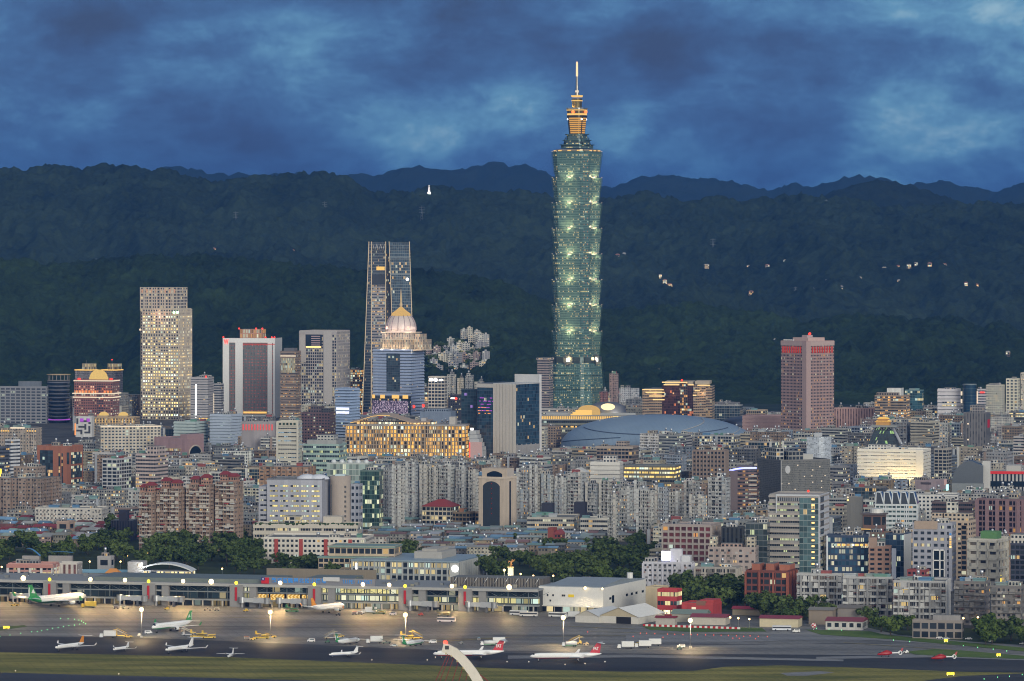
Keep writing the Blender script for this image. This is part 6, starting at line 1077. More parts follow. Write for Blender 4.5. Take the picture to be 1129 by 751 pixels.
block('apartment_row', 'pinkish apartment terrace with cream stair towers on its roof', APT, 'pinkish terrace', 781, 833, 838, 605, 653, 622, st='apt', col=(.33, .275, .255), lit=.06, fl=4, bay=4.4, rz=-9, d=20, roof=False, pent=[(.02, .16, .2, .8, 8, (.46, .41, .33)), (.8, .97, .2, .8, 8, (.46, .41, .33)), (.25, .7, .3, .8, 3, (.34, .25, .22))])
b = block('apartment_block', 'rust-red apartment block with orange roof rooms and dark balconies', APT, 'rust-red block', 823, 868, 880, 631, 675, 668, st='grid', col=(.15, .05, .04), lit=.06, fl=4.2, bay=4, rz=-16, roof=False, ribs=(9.5, 1.3, 1.2, (.24, .075, .05)), pent=[(.1, .3, .2, .7, 5, (.30, .11, .07), ST['blank']()), (.42, .62, .3, .9, 5, (.30, .11, .07), ST['blank']()), (.75, 1.0, .3, .9, 4.5, (.36, .13, .08), ST['blank']())])
for i, (x0, xc, x1, yt, yb, lab) in enumerate([(879, 928, 930, 634.5, 676, 'grey five-storey apartment row with long white balconies, nearest the rust-red block'), (930, 984, 986, 638, 680, 'middle section of the grey apartment row with green-grey roofs'), (986, 1043, 1051.5, 642.5, 685, 'right end of the grey apartment row with a blank white gable')]):
    b = block('apartment_row', lab, APT, 'grey balcony rows', x0, xc, x1, yt, yb, yb-10, st='balc', col=(.36, .36, .36), lit=.10, fl=4.1, bay=5, rz=-11, d=14, rtin=.65, rn=7, sk=dict(lc=(1, .7, .25), ls=1.1)); mb = MB(); b.root['group'] = 'grey five-storey apartment rows'
    balconies(b, 3.6, random.Random(x0), 1.6)
    for c_ in range(5): x = -b.w/2+b.w*(c_+.5)/5; mb.box(x-.6, x+.6, -b.d/2-1.5, -b.d/2, 0, b.h)
    b.part('downpipe_rib', mb, PAINT, (.28, .28, .28))
mb = MB(); mb.box(b.w/2-.1, b.w/2+.5, -b.d/2-1.3, b.d/2+.3, 0, b.h+1.2); b.part('white_gable', mb, PAINT, (.60, .59, .56))
for i, (x0, xc, x1, yt, yb, lab) in enumerate([(1053, 1086, 1094, 643, 690, 'dark low apartment block with cluttered balconies right of the white gable'), (1094, 1126, 1134, 648, 697, 'dark low apartment block with warm street lamps at the right edge')]):
    block('apartment_block', lab, APT, 'dark low blocks', x0, xc, x1, yt, yb, yb-12, st='apt', col=(.17, .16, .155), lit=.12, fl=4, bay=3.4, rz=-18, rtin=.6, rn=6, sk=dict(lc=AMB)); balconies(HERO[-1]['b'], 3.6, random.Random(x0), 1.5, ((.22, .21, .20), (.14, .14, .14), (.30, .29, .28)))
b = block('house', 'red tiled rooftop house of several cubes behind the grey rows', 'house', 'dark red rooftop house', 1001, 1020, 1026, 630, 672, 641, st='punch', col=(.24, .06, .06), lit=.1, rz=-22, rn=2)
block('office_building', 'navy office edge with cream top storey at the right frame edge', OFF, 'navy edge office', 1115, 1140, 1150, 601, 662, 640, st='grid', col=(.05, .055, .08), lit=.06, rz=-18, pent=[(0, 1, 0, .9, 7, (.5, .48, .44))])
# ---- front centre, behind the terminal
b = block('long_hall', 'long pale blue-roofed building with a row of lit arcade windows and a round lit emblem', 'large building', 'long pale arcade building', 387, 506, 536.5, 620.5, 642, 637, st='grid', col=(.25, .28, .30), lit=.35, fl=5, bay=4.4, rz=-16, roof=False, sk=dict(lc=YEL, ls=.7), ribs=(4.4, .6, 1.2, (.34, .36, .36)))
mb = MB(); mb.box(-b.w/2-.8, b.w/2+.3, -b.d/2-1.2, b.d/2+.4, b.h, b.h+1.1); b.part('blue_roof', mb, TIN, (.28, .36, .42)); mb = MB(); mb.box(b.fx(496), b.w/2+.4, -b.d/2-.7, b.d/2+.3, 0, b.h+.6); b.part('white_end_block', mb, PAINT, (.42, .43, .42)); mb = MB(); mb.cyl(0, 0, 2.6, 0, .3, 20); e_ = b.part('round_emblem', mb, E_WHITE); e_.rotation_euler = (R(90), 0, 0); e_.location = (b.fx(502), -b.d/2-.8, b.z(627))
b.rbox('rooftop_room', .5, .76, .3, .8, b.h+1.1, 5, PAINT, (.34, .33, .31)); b.rbox('rooftop_room', .56, .7, .35, .75, b.h+6, 2, PAINT, (.34, .33, .31)); b.fbox('lit_slot', 391, 393, 623, 630, .6, -.1, E_WHITE)
b = B('gatehouse', 'cream building with a red hipped roof among grey apartment towers', 'house', 'red-roofed cream building', 465, 497, 507, 559, 584, 577, rz=-20); mb = MB(); mb.box(-b.w/2, b.w/2, -b.d/2, b.d/2, 0, b.h, 4, 4.2); b.part('wall', mb, ST['grid'](.1, lc=YEL), (.44, .40, .33)); mb = MB(); mb.prism([(-b.w/2-1, -b.d/2-1), (b.w/2+1, -b.d/2-1), (b.w/2+1, b.d/2+1), (-b.w/2-1, b.d/2+1)], b.h, b.h+6, 1e9, top=[(-2, -.3), (4, -.3), (4, .3), (-2, .3)], blank=range(4), bottom=True); b.part('red_roof', mb, PAINT, (.24, .04, .04))
for i, (x0, xc, x1, yt, yb, cl, lab) in enumerate([(498, 518, 524, 566, 584, (.26, .20, .14), 'tan low house with a green-edged roof beside the red-roofed building'), (524, 551, 560, 566, 584, (.34, .25, .18), 'orange-tan low block with a brick end wall below the cream arched tower')]):
    block('house', lab, 'house', 'tan low blocks', x0, xc, x1, yt, yb, 578, st='grid', col=cl, lit=.03, rz=-20, d=14, rtin=.5, pent=[(.35, .6, .2, .7, 4, (.42, .2, .12), ST['blank']())])
b = block('school_building', 'long white school building with a bent wing and rows of openings', 'school', 'long white school', 640, 676, 683, 573, 594, 589, st='band', col=(.53, .51, .46), lit=.04, fl=4.2, rz=-12, d=16, rn=2)
block('school_building', 'grey low school wing with blue-green roof left of the white school', 'school', 'grey school wing', 581, 633, 640, 572, 592, 585, st='band', col=(.38, .36, .32), lit=.06, fl=4.2, rz=-6, d=16, rtin=.8, rn=5)
for i, (x0, x1, yt, w0, w1, lab) in enumerate([(586, 612, 563, 597, 611, 'black stepped hall with a tall left block among the apartments'), (629, 658, 562, 633, 645, 'black stepped hall with a tall block nearer the white school')]):
    b = B('dark_hall', lab, 'hall', 'black stepped halls', x0, x1-3, x1, yt, 584, 571, rz=-10, d=12); mb = MB(); mb.prism([(-b.w/2, -10), (b.w/2, -10), (b.w/2, 10), (-b.w/2, 10)], 0, b.h*.8, 1e9, top=[(-b.w*.2, -8), (b.w*.3, -8), (b.w*.3, 8), (-b.w*.2, 8)], blank=range(4)); b.part('sloping_base', mb, PAINT, (.035, .037, .05)); b.fbox('tower_block', max(w0, x0), min(w1, x1-3), yt-8, yt+6, .2, 12, PAINT, (.035, .037, .055))
b = B('red_brick_church', 'small dark red brick building with a square stepped tower amid trees', 'church', 'dark red brick building', 604, 618, 623, 589, 604, 601, rz=-20); mb = MB(); mb.box(-b.w/2, b.w/2, -b.d/2, b.d/2, 0, b.h, 3, 3.5); b.part('wall', mb, ST['punch'](), (.22, .06, .05)); b.fbox('tower', 604, 610.5, 582, 600, .4, 8, PAINT, (.25, .07, .055)); mb = MB(); mb.prism([(-1, -b.d/2-.5), (b.w/2+.5, -b.d/2-.5), (b.w/2+.5, b.d/2+.5), (-1, b.d/2+.5)], b.h, b.h+3.5, 1e9, top=[(b.w*.25, -b.d/2), (b.w*.25+.3, -b.d/2), (b.w*.25+.3, b.d/2), (b.w*.25, b.d/2)], blank=range(4)); b.part('gable_roof', mb, PAINT, (.24, .05, .05))
# ================================================================== the rest of the city fabric: every building its own object
frg = random.Random(2024)
SKY = [(-60, 440), (0, 440), (80, 436), (150, 432), (210, 440), (245, 446), (310, 440), (385, 425), (400, 430), (467, 408), (495, 410), (520, 426), (560, 440), (600, 432), (665, 430), (700, 428), (712, 440), (787, 438), (830, 447), (860, 456), (925, 450), (965, 442), (1000, 442), (1034, 446), (1180, 438)]
def skyl(px):
    for (a, ya), (c, yc) in zip(SKY, SKY[1:]):
        if a <= px <= c: return ya+(yc-ya)*(px-a)/(c-a)
    return 445
def inpoly(p, P):
    r = False
    for (x0, y0), (x1, y1) in zip(P, P[1:]+P[:1]):
        if (y0 > p[1]) != (y1 > p[1]) and p[0] < (x1-x0)*(p[1]-y0)/(y1-y0)+x0: r = not r
    return r
NOBUILD = [[(-200, 606), (120, 604), (140, 590), (160, 594), (290, 594), (290, 640), (-200, 700)], [(150, 598), (440, 602), (440, 700), (150, 700)], [(425, 612), (560, 616), (655, 616), (665, 600), (730, 596), (745, 626), (700, 700), (425, 700)], [(420, 600), (470, 600), (470, 616), (420, 616)], [(640, 650), (1300, 680), (1300, 800), (640, 800)], [(735, 650), (890, 660), (890, 700), (735, 700)]]
def zone(px, yb):
    if any(inpoly((px, yb), P) for P in NOBUILD): return None
    if yb >= 581 and px < 155: return 'lowred'
    if yb >= 574 and 398 < px < 732: return 'lowtin'
    if yb >= 566 and 150 < px < 400: return 'low'
    if yb >= 645: return None
    if yb >= 520: return 'mid'
    if yb >= 478: return 'mid2'
    return 'far'
CN = [('pale grey', (.43, .425, .41)), ('cream', (.47, .44, .37)), ('grey', (.30, .31, .32)), ('beige', (.40, .36, .29)), ('white', (.55, .55, .53)), ('brown', (.25, .19, .15)), ('pinkish', (.38, .29, .27)), ('dark grey', (.16, .165, .17)), ('slate blue', (.22, .26, .32)), ('tan', (.35, .28, .2))]
FILL = []; near = [(np.mean([p[0] for p in f]), np.mean([p[1] for p in f]), max(math.hypot(p[0]-f[0][0], p[1]-f[0][1]) for p in f), f) for f in FOOT]
def free(P):
    cx, cy = sum(p[0] for p in P)/4, sum(p[1] for p in P)/4; r = max(math.hypot(p[0]-cx, p[1]-cy) for p in P)
    return not any(abs(q[1]-cy) < r+q[2] and abs(q[0]-cx) < r+q[2] and sat(P, q[3]) for q in near)
def filler(px, yb, z):
    s = (yb-YH)/H; D = DEP(yb); rz = R(-23+frg.choice([0, 0, 0, -3, 4, 12]))
    if z == 'lowred': w, d, h = frg.uniform(9, 17), frg.uniform(9, 13), frg.uniform(6.5, 10)
    elif z == 'lowtin': w, d, h = frg.choice([frg.uniform(11, 20), frg.uniform(15, 34)]), frg.uniform(9, 12), frg.uniform(5.5, 9); rz = R(-9+frg.uniform(-3, 3))
    elif z == 'low': w, d, h = frg.uniform(14, 28), frg.uniform(11, 16), frg.uniform(9, 17)
    elif z == 'mid': w, d, h = frg.uniform(17, 34), frg.uniform(15, 24), frg.choice([frg.uniform(13, 20), frg.uniform(16, 30), frg.uniform(22, 36)])
    elif z == 'mid2': w, d, h = frg.uniform(20, 44), frg.uniform(16, 28), frg.choice([frg.uniform(13, 22), frg.uniform(20, 36), frg.uniform(24, 44)])
    else: w, d, h = frg.uniform(22, 48), frg.uniform(18, 32), frg.uniform(18, 52)
    x = (px-CX)/s; y = D+d*.6; P = obb(x, y, w, d, rz, .6 if z[:3] == 'low' else 1.2)
    if not free(P): return 0
    pw = [PX(p[0], p[1], 0)[0] for p in P]; x0, x1 = min(pw), max(pw)
    lim = max(skyl(x0), skyl(x1), skyl((x0+x1)/2))+frg.uniform(0, 6)
    for q in HERO:
        if q['D'] > D-30 and q['x0'] < x1+1 and q['x1'] > x0-1: lim = max(lim, q['yv']+frg.uniform(-1.5, 2))
    h = min(h, (yb-lim)/s)
    if h < 5: return 0
    F_ = obb(x, y, w, d, rz); FOOT.append(F_); near.append((x, y, math.hypot(w, d)/2, F_))
    b = B.__new__(B); b.w, b.d, b.h, b.rz, b.s, b.yb, b.x0, b.x1, b.yt = w, d, h, rz, s, yb, x0, x1, yb-h*s; b.cx, b.cy = x, y; b.foot = F_
    tinr = .2; cw = [3.5, 3, 3, 2, 2, 2.2, .7, 2, 1, 1.5]
    if z == 'lowtin': cw = [3, 3, 3, 2.5, 1.5, 2, 0, 1.5, .5, 1.5]
    if z == 'lowred': cw = [1, 2, 1, 2, 1.5, 3, 2, .5, .3, 2]
    cn, col = frg.choices(CN, cw)[0]; col = tone(col, frg, .55, 1.08)
    if z in ('lowred', 'lowtin', 'low'): kind, nm, cat = ('low house', 'low_house', 'house') if z == 'lowred' else (('row house', 'row_house', 'house') if z == 'lowtin' else ('low apartment block', 'apartment_block', APT))
    elif frg.random() < .62: kind, nm, cat = 'apartment block', 'apartment_block', APT
    else: kind, nm, cat = 'office block', 'office_block', OFF
    b.root = thing(nm, 'FILL', cat, (x, y, 0), rz); b.ref = None
    lit = frg.choice([.03, .05, .07, .09, .16])
    if z in ('lowred', 'lowtin'):
        mb = MB(); mb.box(-w/2, w/2, -d/2, d/2, 0, h, 2.8, 3.1); b.part('wall', mb, ST['apt'](lit, ls=1.0), tuple(c*.8 for c in col))
        if z == 'lowred':
            rc, rcn = frg.choice([((.19, .035, .04), 'dark red'), ((.19, .035, .04), 'dark red'), ((.15, .06, .05), 'maroon'), ((.30, .30, .30), 'grey'), ((.14, .25, .38), 'blue'), ((.17, .26, .23), 'green')])
        else: rc, rcn = frg.choice([((.20, .32, .30), 'teal'), ((.15, .26, .38), 'blue'), ((.28, .34, .33), 'sage'), ((.36, .38, .40), 'pale grey'), ((.24, .13, .12), 'rusty')])
        n = max(1, round(w/(7 if z == 'lowred' else 9)))
        for i in range(n):
            a, c = -w/2+w*i/n, -w/2+w*(i+1)/n; dz = frg.uniform(0, .7); mb = MB(); g = 1.8 if z == 'lowred' else 1.1
            mb.prism([(a-.2, -d/2-.7), (c+.2, -d/2-.7), (c+.2, d/2+.4), (a-.2, d/2+.4)], h+dz*.3, h+dz+g, 1e9, top=[(a-.2, -.3), (c+.2, -.3), (c+.2, .3), (a-.2, .3)], blank=range(4), bottom=True); b.part('tin_roof', mb, TIN if z == 'lowtin' else PAINT, tone(rc if frg.random() < .7 else frg.choice([(.3, .3, .29), (.36, .38, .38), (.2, .21, .2), (.24, .3, .28)]), frg, .7, 1.25))
        if frg.random() < .5: tank(b, frg.uniform(-w*.4, w*.4), d*.3, h, 1)
        desc = f'{cn} {kind} with {rcn} roof'
    else:
        k = max(3, int(w/5)|1) if kind.endswith('apartment block') and frg.random() < .6 else 0
        st = frg.choice(['apt', 'apt', 'apt', 'punch']) if 'apartment' in kind else frg.choice(['band', 'grid', 'punch', 'band', 'curtain'])
        kw = {}
        if st == 'band' or st == 'grid': kw = dict(lc=frg.choice([WARM, YEL, AMB, (.9, .95, .6)]))
        poly = notched(w, d, k, 1.8) if k else [(-w/2, -d/2), (w/2, -d/2), (w/2, d/2), (-w/2, d/2)]; mb = MB(); mb.prism(poly, 0, h, frg.choice([2.8, 3.2, 3.6]), frg.choice([3.1, 3.4]), u0=frg.randint(0, 60)); b.part('wall', mb, ST[st](lit*(1.5 if st in ('band', 'grid') else 1), **kw), col)
        if not k: parapet(b, col=tuple(c*1.05 for c in col))
        nf = max(1, round(h/3.3)); f = h/nf
        if yb > 500 and st in ('apt', 'band') and frg.random() < .6:
            mb = MB()
            for j in range(1, nf): mb.box(-w/2-.1, w/2-frg.choice([.1, w*.3]), -d/2-1.0, -d/2+.05, j*f-.15, j*f+.8)
            b.part('balcony_fronts' if st == 'apt' else 'spandrel_trim', mb, PAINT, tuple(min(.62, c*1.18) for c in col))  # apartment strips are whole balconies, every storey in one mesh
        if frg.random() < .35:
            mb = MB(); q = frg.choice([-.42, .42, .0])*w; mb.box(q-1.2, q+1.2, -d/2-1.2, -d/2+.1, 0, h+1.2); b.part('stair_strip', mb, PAINT, frg.choice([(.5, .5, .48), (.26, .2, .17), (.33, .35, .38)]))
        if yb > 478: rooftop(b, frg, None if w*d > 300 else 2, .35 if z != 'mid2' else .2)
        else: rooftop(b, frg, 1, .1)
        sz = 'tall' if h > 27 else ('mid-rise' if h > 16 else 'low'); desc = f'{sz} {cn} {kind}' if not kind.startswith('low') else f'{cn} {kind}'
    b.desc = desc; b.D = D; FILL.append(b); return w/math.cos(rz)*s+frg.uniform(1, 4)
for yb in [611, 607, 602, 598, 593, 589, 584, 579, 573, 567, 560, 553, 546, 539, 532, 525, 518, 512, 506, 500, 494, 489, 484, 479.5, 475, 471, 467.5, 464, 461, 458, 455, 452, 449]:
    px = -24+frg.uniform(0, 12)
    while px < 1152:
        z = zone(px, yb); adv = filler(px, yb+frg.uniform(-1.2, 1.2) if yb > 480 else yb, z) if z else 0; px += adv if adv else frg.uniform(4, 7)
for yb in np.arange(577, 618.5, 1.9):
    px = -20+frg.uniform(0, 9)
    while px < 735:
        z = zone(px, yb); adv = filler(px, float(yb), z) if z in ('lowred', 'lowtin') else 0; px += adv if adv else 5
for px, yb in [(655+6*i, y) for y in (640, 634, 628, 622, 616) for i in range(86)]:
    z = zone(px, yb)
    if z and px > 700: filler(px, yb, 'mid')
import array
cover = np.zeros((760, 1240), np.uint8); draw = []
for q in HERO: draw.append((q['D'], q['x0'], q['x1'], q['yt'], q['yv'], None))
for b in FILL: draw.append((b.D, b.x0, b.x1, b.yt, b.yb, b))
draw.sort(key=lambda t: t[0]); keep = []; gone = 0; dead = []
for D_, x0, x1, yt, yb, b in draw:                # nearest first: what stays hidden behind nearer buildings is left out
    X0, X1, Y0, Y1 = [int(max(0, v)) for v in (x0+55, x1+55, yt, yb)]; a = cover[Y0:Y1, X0:X1]; vis = int((a == 0).sum())
    if b is not None:
        inx = min(x1, 1135)-max(x0, -6)
        if vis < 22 or inx < 2:
            dead.append(b.root); gone += 1; continue
        b.vis = vis; keep.append(b)
    cover[Y0:Y1, X0+1:max(X0+1, X1-1)] = 1
ds = set(dead); ds |= {o for o in bpy.data.objects if o.parent in ds}; ds |= {o for o in bpy.data.objects if o.parent in ds}; bpy.data.batch_remove(list(ds)); FILL = keep; print('fillers', len(FILL), 'hidden', gone)
KN = {}
for b in FILL: KN[b.root.name.split('.')[0]] = KN.get(b.root.name.split('.')[0], 0)+1
print(KN)
# ---- labels that single each one out
SKIP = {'hill foot blocks', 'grey apartment towers', 'dark low blocks', 'grey balcony rows', 'tan low blocks', 'black stepped halls', None}
ORD = 'first second third fourth fifth sixth seventh eighth ninth tenth eleventh twelfth thirteenth fourteenth fifteenth sixteenth seventeenth eighteenth nineteenth twentieth'.split()
def relate(x0, x1, yt, yb, D, own=None):
    best = None; cx, cy = (x0+x1)/2, yt+min(10, (yb-yt)/2)
    for q in HERO:
        if q['ref'] in SKIP or q['b'] is own and own is not None: continue
        dx = max(q['x0']-cx, 0, cx-q['x1']); dy = max(q['yt']-cy, 0, cy-q['yv']); e = dx*1.3+dy+abs(D-q['D'])*.004
        if best is None or e < best[0]: best = (e, q, dx)
    q = best[1]
    if best[2] <= 0: return ('before' if D < q['D'] else 'behind')+' the '+q['ref']
    return ('left of' if cx < q['x0'] else 'right of')+' the '+q['ref']
items = [(b, b.desc+' '+relate(b.x0, b.x1, b.yt, b.yb, b.D)) for b in FILL]
for q in HERO:
    b = q['b']
    if b is not None and b.root['label'].startswith('TOWER'): items.append((b, 'tall grey apartment tower '+relate(q['x0'], q['x1'], q['yt'], q['yb'] if 'yb' in q else q['yv'], q['D'])))
byl = {}
for b, l in items: byl.setdefault(l, []).append(b)
for l, bs in byl.items():
    bs.sort(key=lambda b: (b.x0+b.x1))
    for i, b in enumerate(bs): l = l if len(l.split()) < 14 else l.split(' ', 1)[1]; b.root['label'] = l if len(bs) == 1 else (l+', '+(ORD[i]+' from left' if i else 'leftmost'))
for b in FILL: b.root['group'] = {'house': 'low houses of the old quarters', APT: 'apartment blocks of the city', OFF: 'office blocks of the city'}[b.root['category']]
# ================================================================== airport terminal
TA, TB = Vector((*G(-60, 662.6), 0)), Vector((*G(594, 675.5), 0)); tdir = (TB-TA).normalized(); TRZ = math.atan2(tdir.y, tdir.x); TL = (TB-TA).length
term = thing('airport_terminal', 'long dark glass airport terminal with a white roof edge, stone pier towers and amber floodlights', 'terminal', TA, TRZ)
def tx(px):                                       # distance along the terminal front under a photo column
    k = (px-CX)/F; return (k*TA.y-TA.x)/(tdir.x-k*tdir.y)
def tp(name, mb, mat=None, col=(.4, .4, .4), parent=None): return mesh_obj(name, mb, mat or PAINT, parent or term, col=col)
FOOT.append(obb(*(TA+tdir*TL/2+Vector((-tdir.y, tdir.x, 0))*30).to_2d(), TL, 60, TRZ))
mb = MB(); mb.box(0, TL, 3, 60, 0, 14.2); tp('core', mb, PAINT, (.05, .055, .06))
mb = MB(); mb.box(-2, TL+.5, -3.5, 62, 14.4, 15.6); tp('roof', mb, PAINT, (.24, .25, .26)); mb = MB(); mb.box(-2, TL+.5, -4.1, -3.5, 14.0, 15.9); tp('roof_edge', mb, SMOOTH, (.34, .34, .33))
dk = facade((.02, .98), (.06, .97), .05, YEL, .6, (.014, .026, .034), .1, mixlit=.6); lt = facade((.03, .97), (.16, .9), .62, (.95, .82, .32), .62, (.03, .05, .05), .1, cluster=.5, mixlit=.5)
secs = [(-60, 47, dk, dk), (47, 163, dk, dk), (163, 258, dk, dk), (258, 284, lt, lt), (284, 342, dk, None), (352, 445, lt, lt), (445, 512, dk, lt), (512, 594, dk, lt)]
for x0, x1, up, lo in secs:
    a, c = tx(x0), tx(x1); mb = MB(); mb.box(a, c-.3, .2, 3.1, 10.2, 14.2, 5, 4); tp('upper_glazing', mb, up, (.06, .075, .08)); 
    if lo: mb = MB(); mb.box(a, c-.3, 0, 3.1, 5.2, 9.6, 5, 4.4); tp('lower_glazing', mb, lo, (.07, .08, .08))
m, bb, out = newmat('art_glass'); tcx = bb.n('ShaderNodeTexCoord').outputs['Object']; ux, uy, uz = bb.sep(tcx)
pat = bb.m('PINGPONG', bb.m('ADD', ux, bb.m('PINGPONG', uz, 1.5)), 1.3); panel = bb.m('GREATER_THAN', bb.m('FRACT', bb.mul(ux, .09)), .12); nz_ = bb.noise(tcx, .5, 3)
colr = bb.ramp(bb.m('ADD', bb.mul(pat, .5), bb.mul(nz_, .3)), [(.2, (.55, .25, .03)), (.5, (1, .6, .1)), (.8, (1, .85, .5))]); e = bb.n('ShaderNodeEmission'); bb.put(e.inputs[0], colr); bb.put(e.inputs[1], bb.mul(panel, .95)); bb.nt.links.new(e.outputs[0], out.inputs[0])
mb = MB(); mb.box(tx(285), tx(342), 0, 3.1, 4.4, 9.0); tp('art_panel', mb, m); mb = MB(); mb.box(tx(284), tx(343), -.1, 3.1, 9.0, 10.1); tp('dark_band', mb, PAINT, (.03, .035, .045))
mb = MB(); mb.box(0, TL, -.8, 3.2, 9.6, 10.25); mb.box(0, TL, -1.2, 3.2, 4.0, 5.0); tp('floor_edge', mb, PAINT, (.22, .24, .25))
for i in range(60): mb = MB(); x = TL*(i+.5)/60; mb.box(x-.45, x+.45, -.9, -.1, 0, 4.0); tp('arcade_column', mb, PAINT, (.38, .37, .34))
mb = MB()
for i in range(30): x = TL*(i+.5)/30; mb.box(x-.35, x+.35, -.45, -.05, 5.0, 14.0)
tp('glazing_post', mb, METAL, (.16, .19, .2)); mb = MB()
for i in range(30):
    x = TL*(i+.5)/30; q = TL/60; mb.tube([(x, -.3, 13.8), (x+q, -.3, 10.4)], .16, 4); mb.tube([(x+2*q, -.3, 13.8), (x+q, -.3, 10.4)], .16, 4)
tp('diagonal_brace', mb, METAL, (.2, .23, .24)); mb = MB(); mb.box(tx(352), tx(592), 2.6, 2.9, .3, 3.9, 6, 3.6); tp('arcade_glow', mb, facade((.05, .95), (0, 1), .6, (1, .75, .3), .3), (.1, .1, .1))
mb = MB(); mb.box(0, tx(352), 2.6, 2.9, .3, 3.9, 6, 3.6); tp('arcade_glow', mb, facade((.05, .95), (0, 1), .2, (1, .72, .25), .2), (.06, .055, .045))
for px in (57, 166, 262.5, 348.5, 448.5, 514.5):
    x = tx(px); mb = MB(); mb.box(x-4.6, x+4.6, -4.6, 2, 0, 15.2); pr = tp('pier_tower', mb, PAINT, (.24, .235, .23)); mb = MB(); mb.box(x-.9, x+.7, -4.95, -4.61, 4.5, 13.6); tp('red_stripe', mb, PAINT, (.42, .02, .03), pr)
    mb = MB(); mb.ball((x, -4.4, 16.6), 1.2, 8); tp('yellow_lamp', mb, E_YEL, (1, 1, 1), pr)
    mb = MB(); mb.box(x+9, x+14, -3.3, 2, 0, 14.0); tp('side_pier', mb, PAINT, (.24, .235, .23)); mb = MB(); mb.box(x+4.6, x+9, -2.6, 2, 9.8, 10.8); tp('pier_link', mb, PAINT, (.3, .3, .29))
mb = MB(); mb.box(tx(100), tx(300), 8, 50, 15.6, 18.2); mb.box(tx(330), tx(380), 16, 48, 15.6, 19.2); tp('roof_hall', mb, TIN, (.16, .19, .18)); mb = MB(); mb.box(tx(288), tx(412), 3.5, 5, 15.6, 20.2); tp('sign_wall', mb, PAINT, (.20, .20, .22))
mb = MB(); mb.box(tx(355), tx(373), 2.6, 3.4, 18.2, 21.0); tp('pale_canopy', mb, PAINT, (.5, .5, .5))
rgt = random.Random(5); mb = MB()
for i in range(46): x, y, q = rgt.uniform(0, TL), rgt.uniform(2, 50), rgt.uniform(.6, 2); mb.box(x-q, x+q, y-q, y+q, 15.6, 15.6+q*1.3)
tp('roof_machinery', mb, METAL, (.3, .31, .31)); mb = MB()
for i in range(9):
    x = tx(492)+(tx(594)-tx(492))*i/9; mb.tube([(x, 14, 15.6), (x+4, 14, 22)], .25, 4)
tp('roof_stay', mb, METAL, (.5, .5, .5)); mb = MB(); mb.box(tx(490), tx(592), 16, 40, 15.6, 21.5, 2, 6); tp('louvred_hall', mb, ST['vstripe'](glass=(.05, .045, .04), rough=.6), (.17, .155, .14)); mb = MB(); mb.box(tx(265), tx(388), 62.5, 63.5, 0, 22); tp('fence_screen', mb, ST['vstripe'](glass=(.1, .085, .065), rough=.7), (.2, .17, .13))
def letters(txt, px0, px1, z0, z1, y, mat):
    a, c = tx(px0), tx(px1); n = len(txt); w = (c-a)/n
    for i, ch in enumerate(txt):
        if ch != ' ': glyph('sign_letter', ch, w*.86 if ord(ch) > 999 else w*.7 if ch != 'I' else w*.2, z1-z0, mat, term, (a+w*(i+.5), y, (z0+z1)/2), fit=ord(ch) > 999)
letters('歡迎蒞臨臺北松山機場', 297.5, 358.5, 16.6, 20.0, 3.3, E_SIGNB); letters('TAIPEI AIRPORT', 376, 409, 16.8, 19.4, 3.3, E_SIGNB)
fl = thing('flag_panel', 'red flag panel with a blue canton and white sun on the terminal roof', 'flag', term.matrix_basis @ Vector((tx(291), 3.0, 15.6)), TRZ)
mb = MB(); mb.box(-2.7, 2.7, -.3, 0, .3, 4.4); mesh_obj('red_field', mb, PAINT, fl, col=(.5, .02, .03)); mb = MB(); mb.box(-2.7, -.2, -.42, -.31, 2.4, 4.4); mesh_obj('blue_canton', mb, PAINT, fl, col=(.02, .03, .2)); mb = MB(); mb.ball((-1.45, -.42, 3.4), .55, 6); mesh_obj('white_sun', mb, SMOOTH, fl, col=(.8, .8, .8))
for px in (-2, 28, 102, 140, 204, 235, 311, 402, 431, 500, 563):
    x = tx(px); mb = MB(); mb.tube([(x, -3.6, 15.6), (x, -3.6, 16.6)], .15, 5); f_ = tp('floodlight', mb, METAL, (.3, .3, .3)); mb = MB(); mb.ball((x, -4.4, 17.1), 1.8 if px in (28, 235, 563) else 1.4, 8); tp('flood_lamp', mb, E_FLOOD, (1, 1, 1), f_); lamp((x, -6, 16.8), 60000, (1, .62, .24), .8, parent=term, spot=140, aim=(0, -.75, -1))
# jet bridges at the piers
def jet_bridge(px, off, label):
    o = thing('jet_bridge', label, 'jet bridge', term.matrix_basis @ Vector((tx(px)+off, -6, 0)), TRZ, 'jet bridges at the terminal piers'); mb = MB(); mb.cyl(0, 0, 2.4, 3.2, 7.2, 14); mesh_obj('rotunda', mb, METAL, o, col=(.42, .43, .44)); mb = MB(); mb.cyl(0, 0, .7, 0, 3.2, 8); mesh_obj('column', mb, PAINT, o, col=(.35, .35, .35))
    mb = MB(); mb.prism([(1.5, -1.4), (17, -5.4), (17, -2.6), (1.5, 1.4)], 3.8, 6.6, 1e9, blank=range(4), bottom=True); mesh_obj('tunnel', mb, PAINT, o, col=(.46, .47, .47)); mb = MB(); mb.prism([(9, -3.6), (18, -5.9), (18, -2.1), (9, 0.0)], 3.5, 7.0, 1e9, blank=range(4), bottom=True); mesh_obj('outer_tunnel', mb, PAINT, o, col=(.40, .41, .42)); mb = MB(); mb.cyl(19, -4, 2.6, 3.2, 7.2, 12); mesh_obj('cab', mb, METAL, o, col=(.36, .37, .38))
    mb = MB(); mb.box(13.6, 14.4, -5.5, -4.7, 0, 4); mb.box(13.6, 14.4, -3.2, -2.4, 0, 4); mb.box(13, 15, -5.6, -2.3, 0, .9); mesh_obj('wheel_leg', mb, METAL, o, col=(.22, .22, .23))
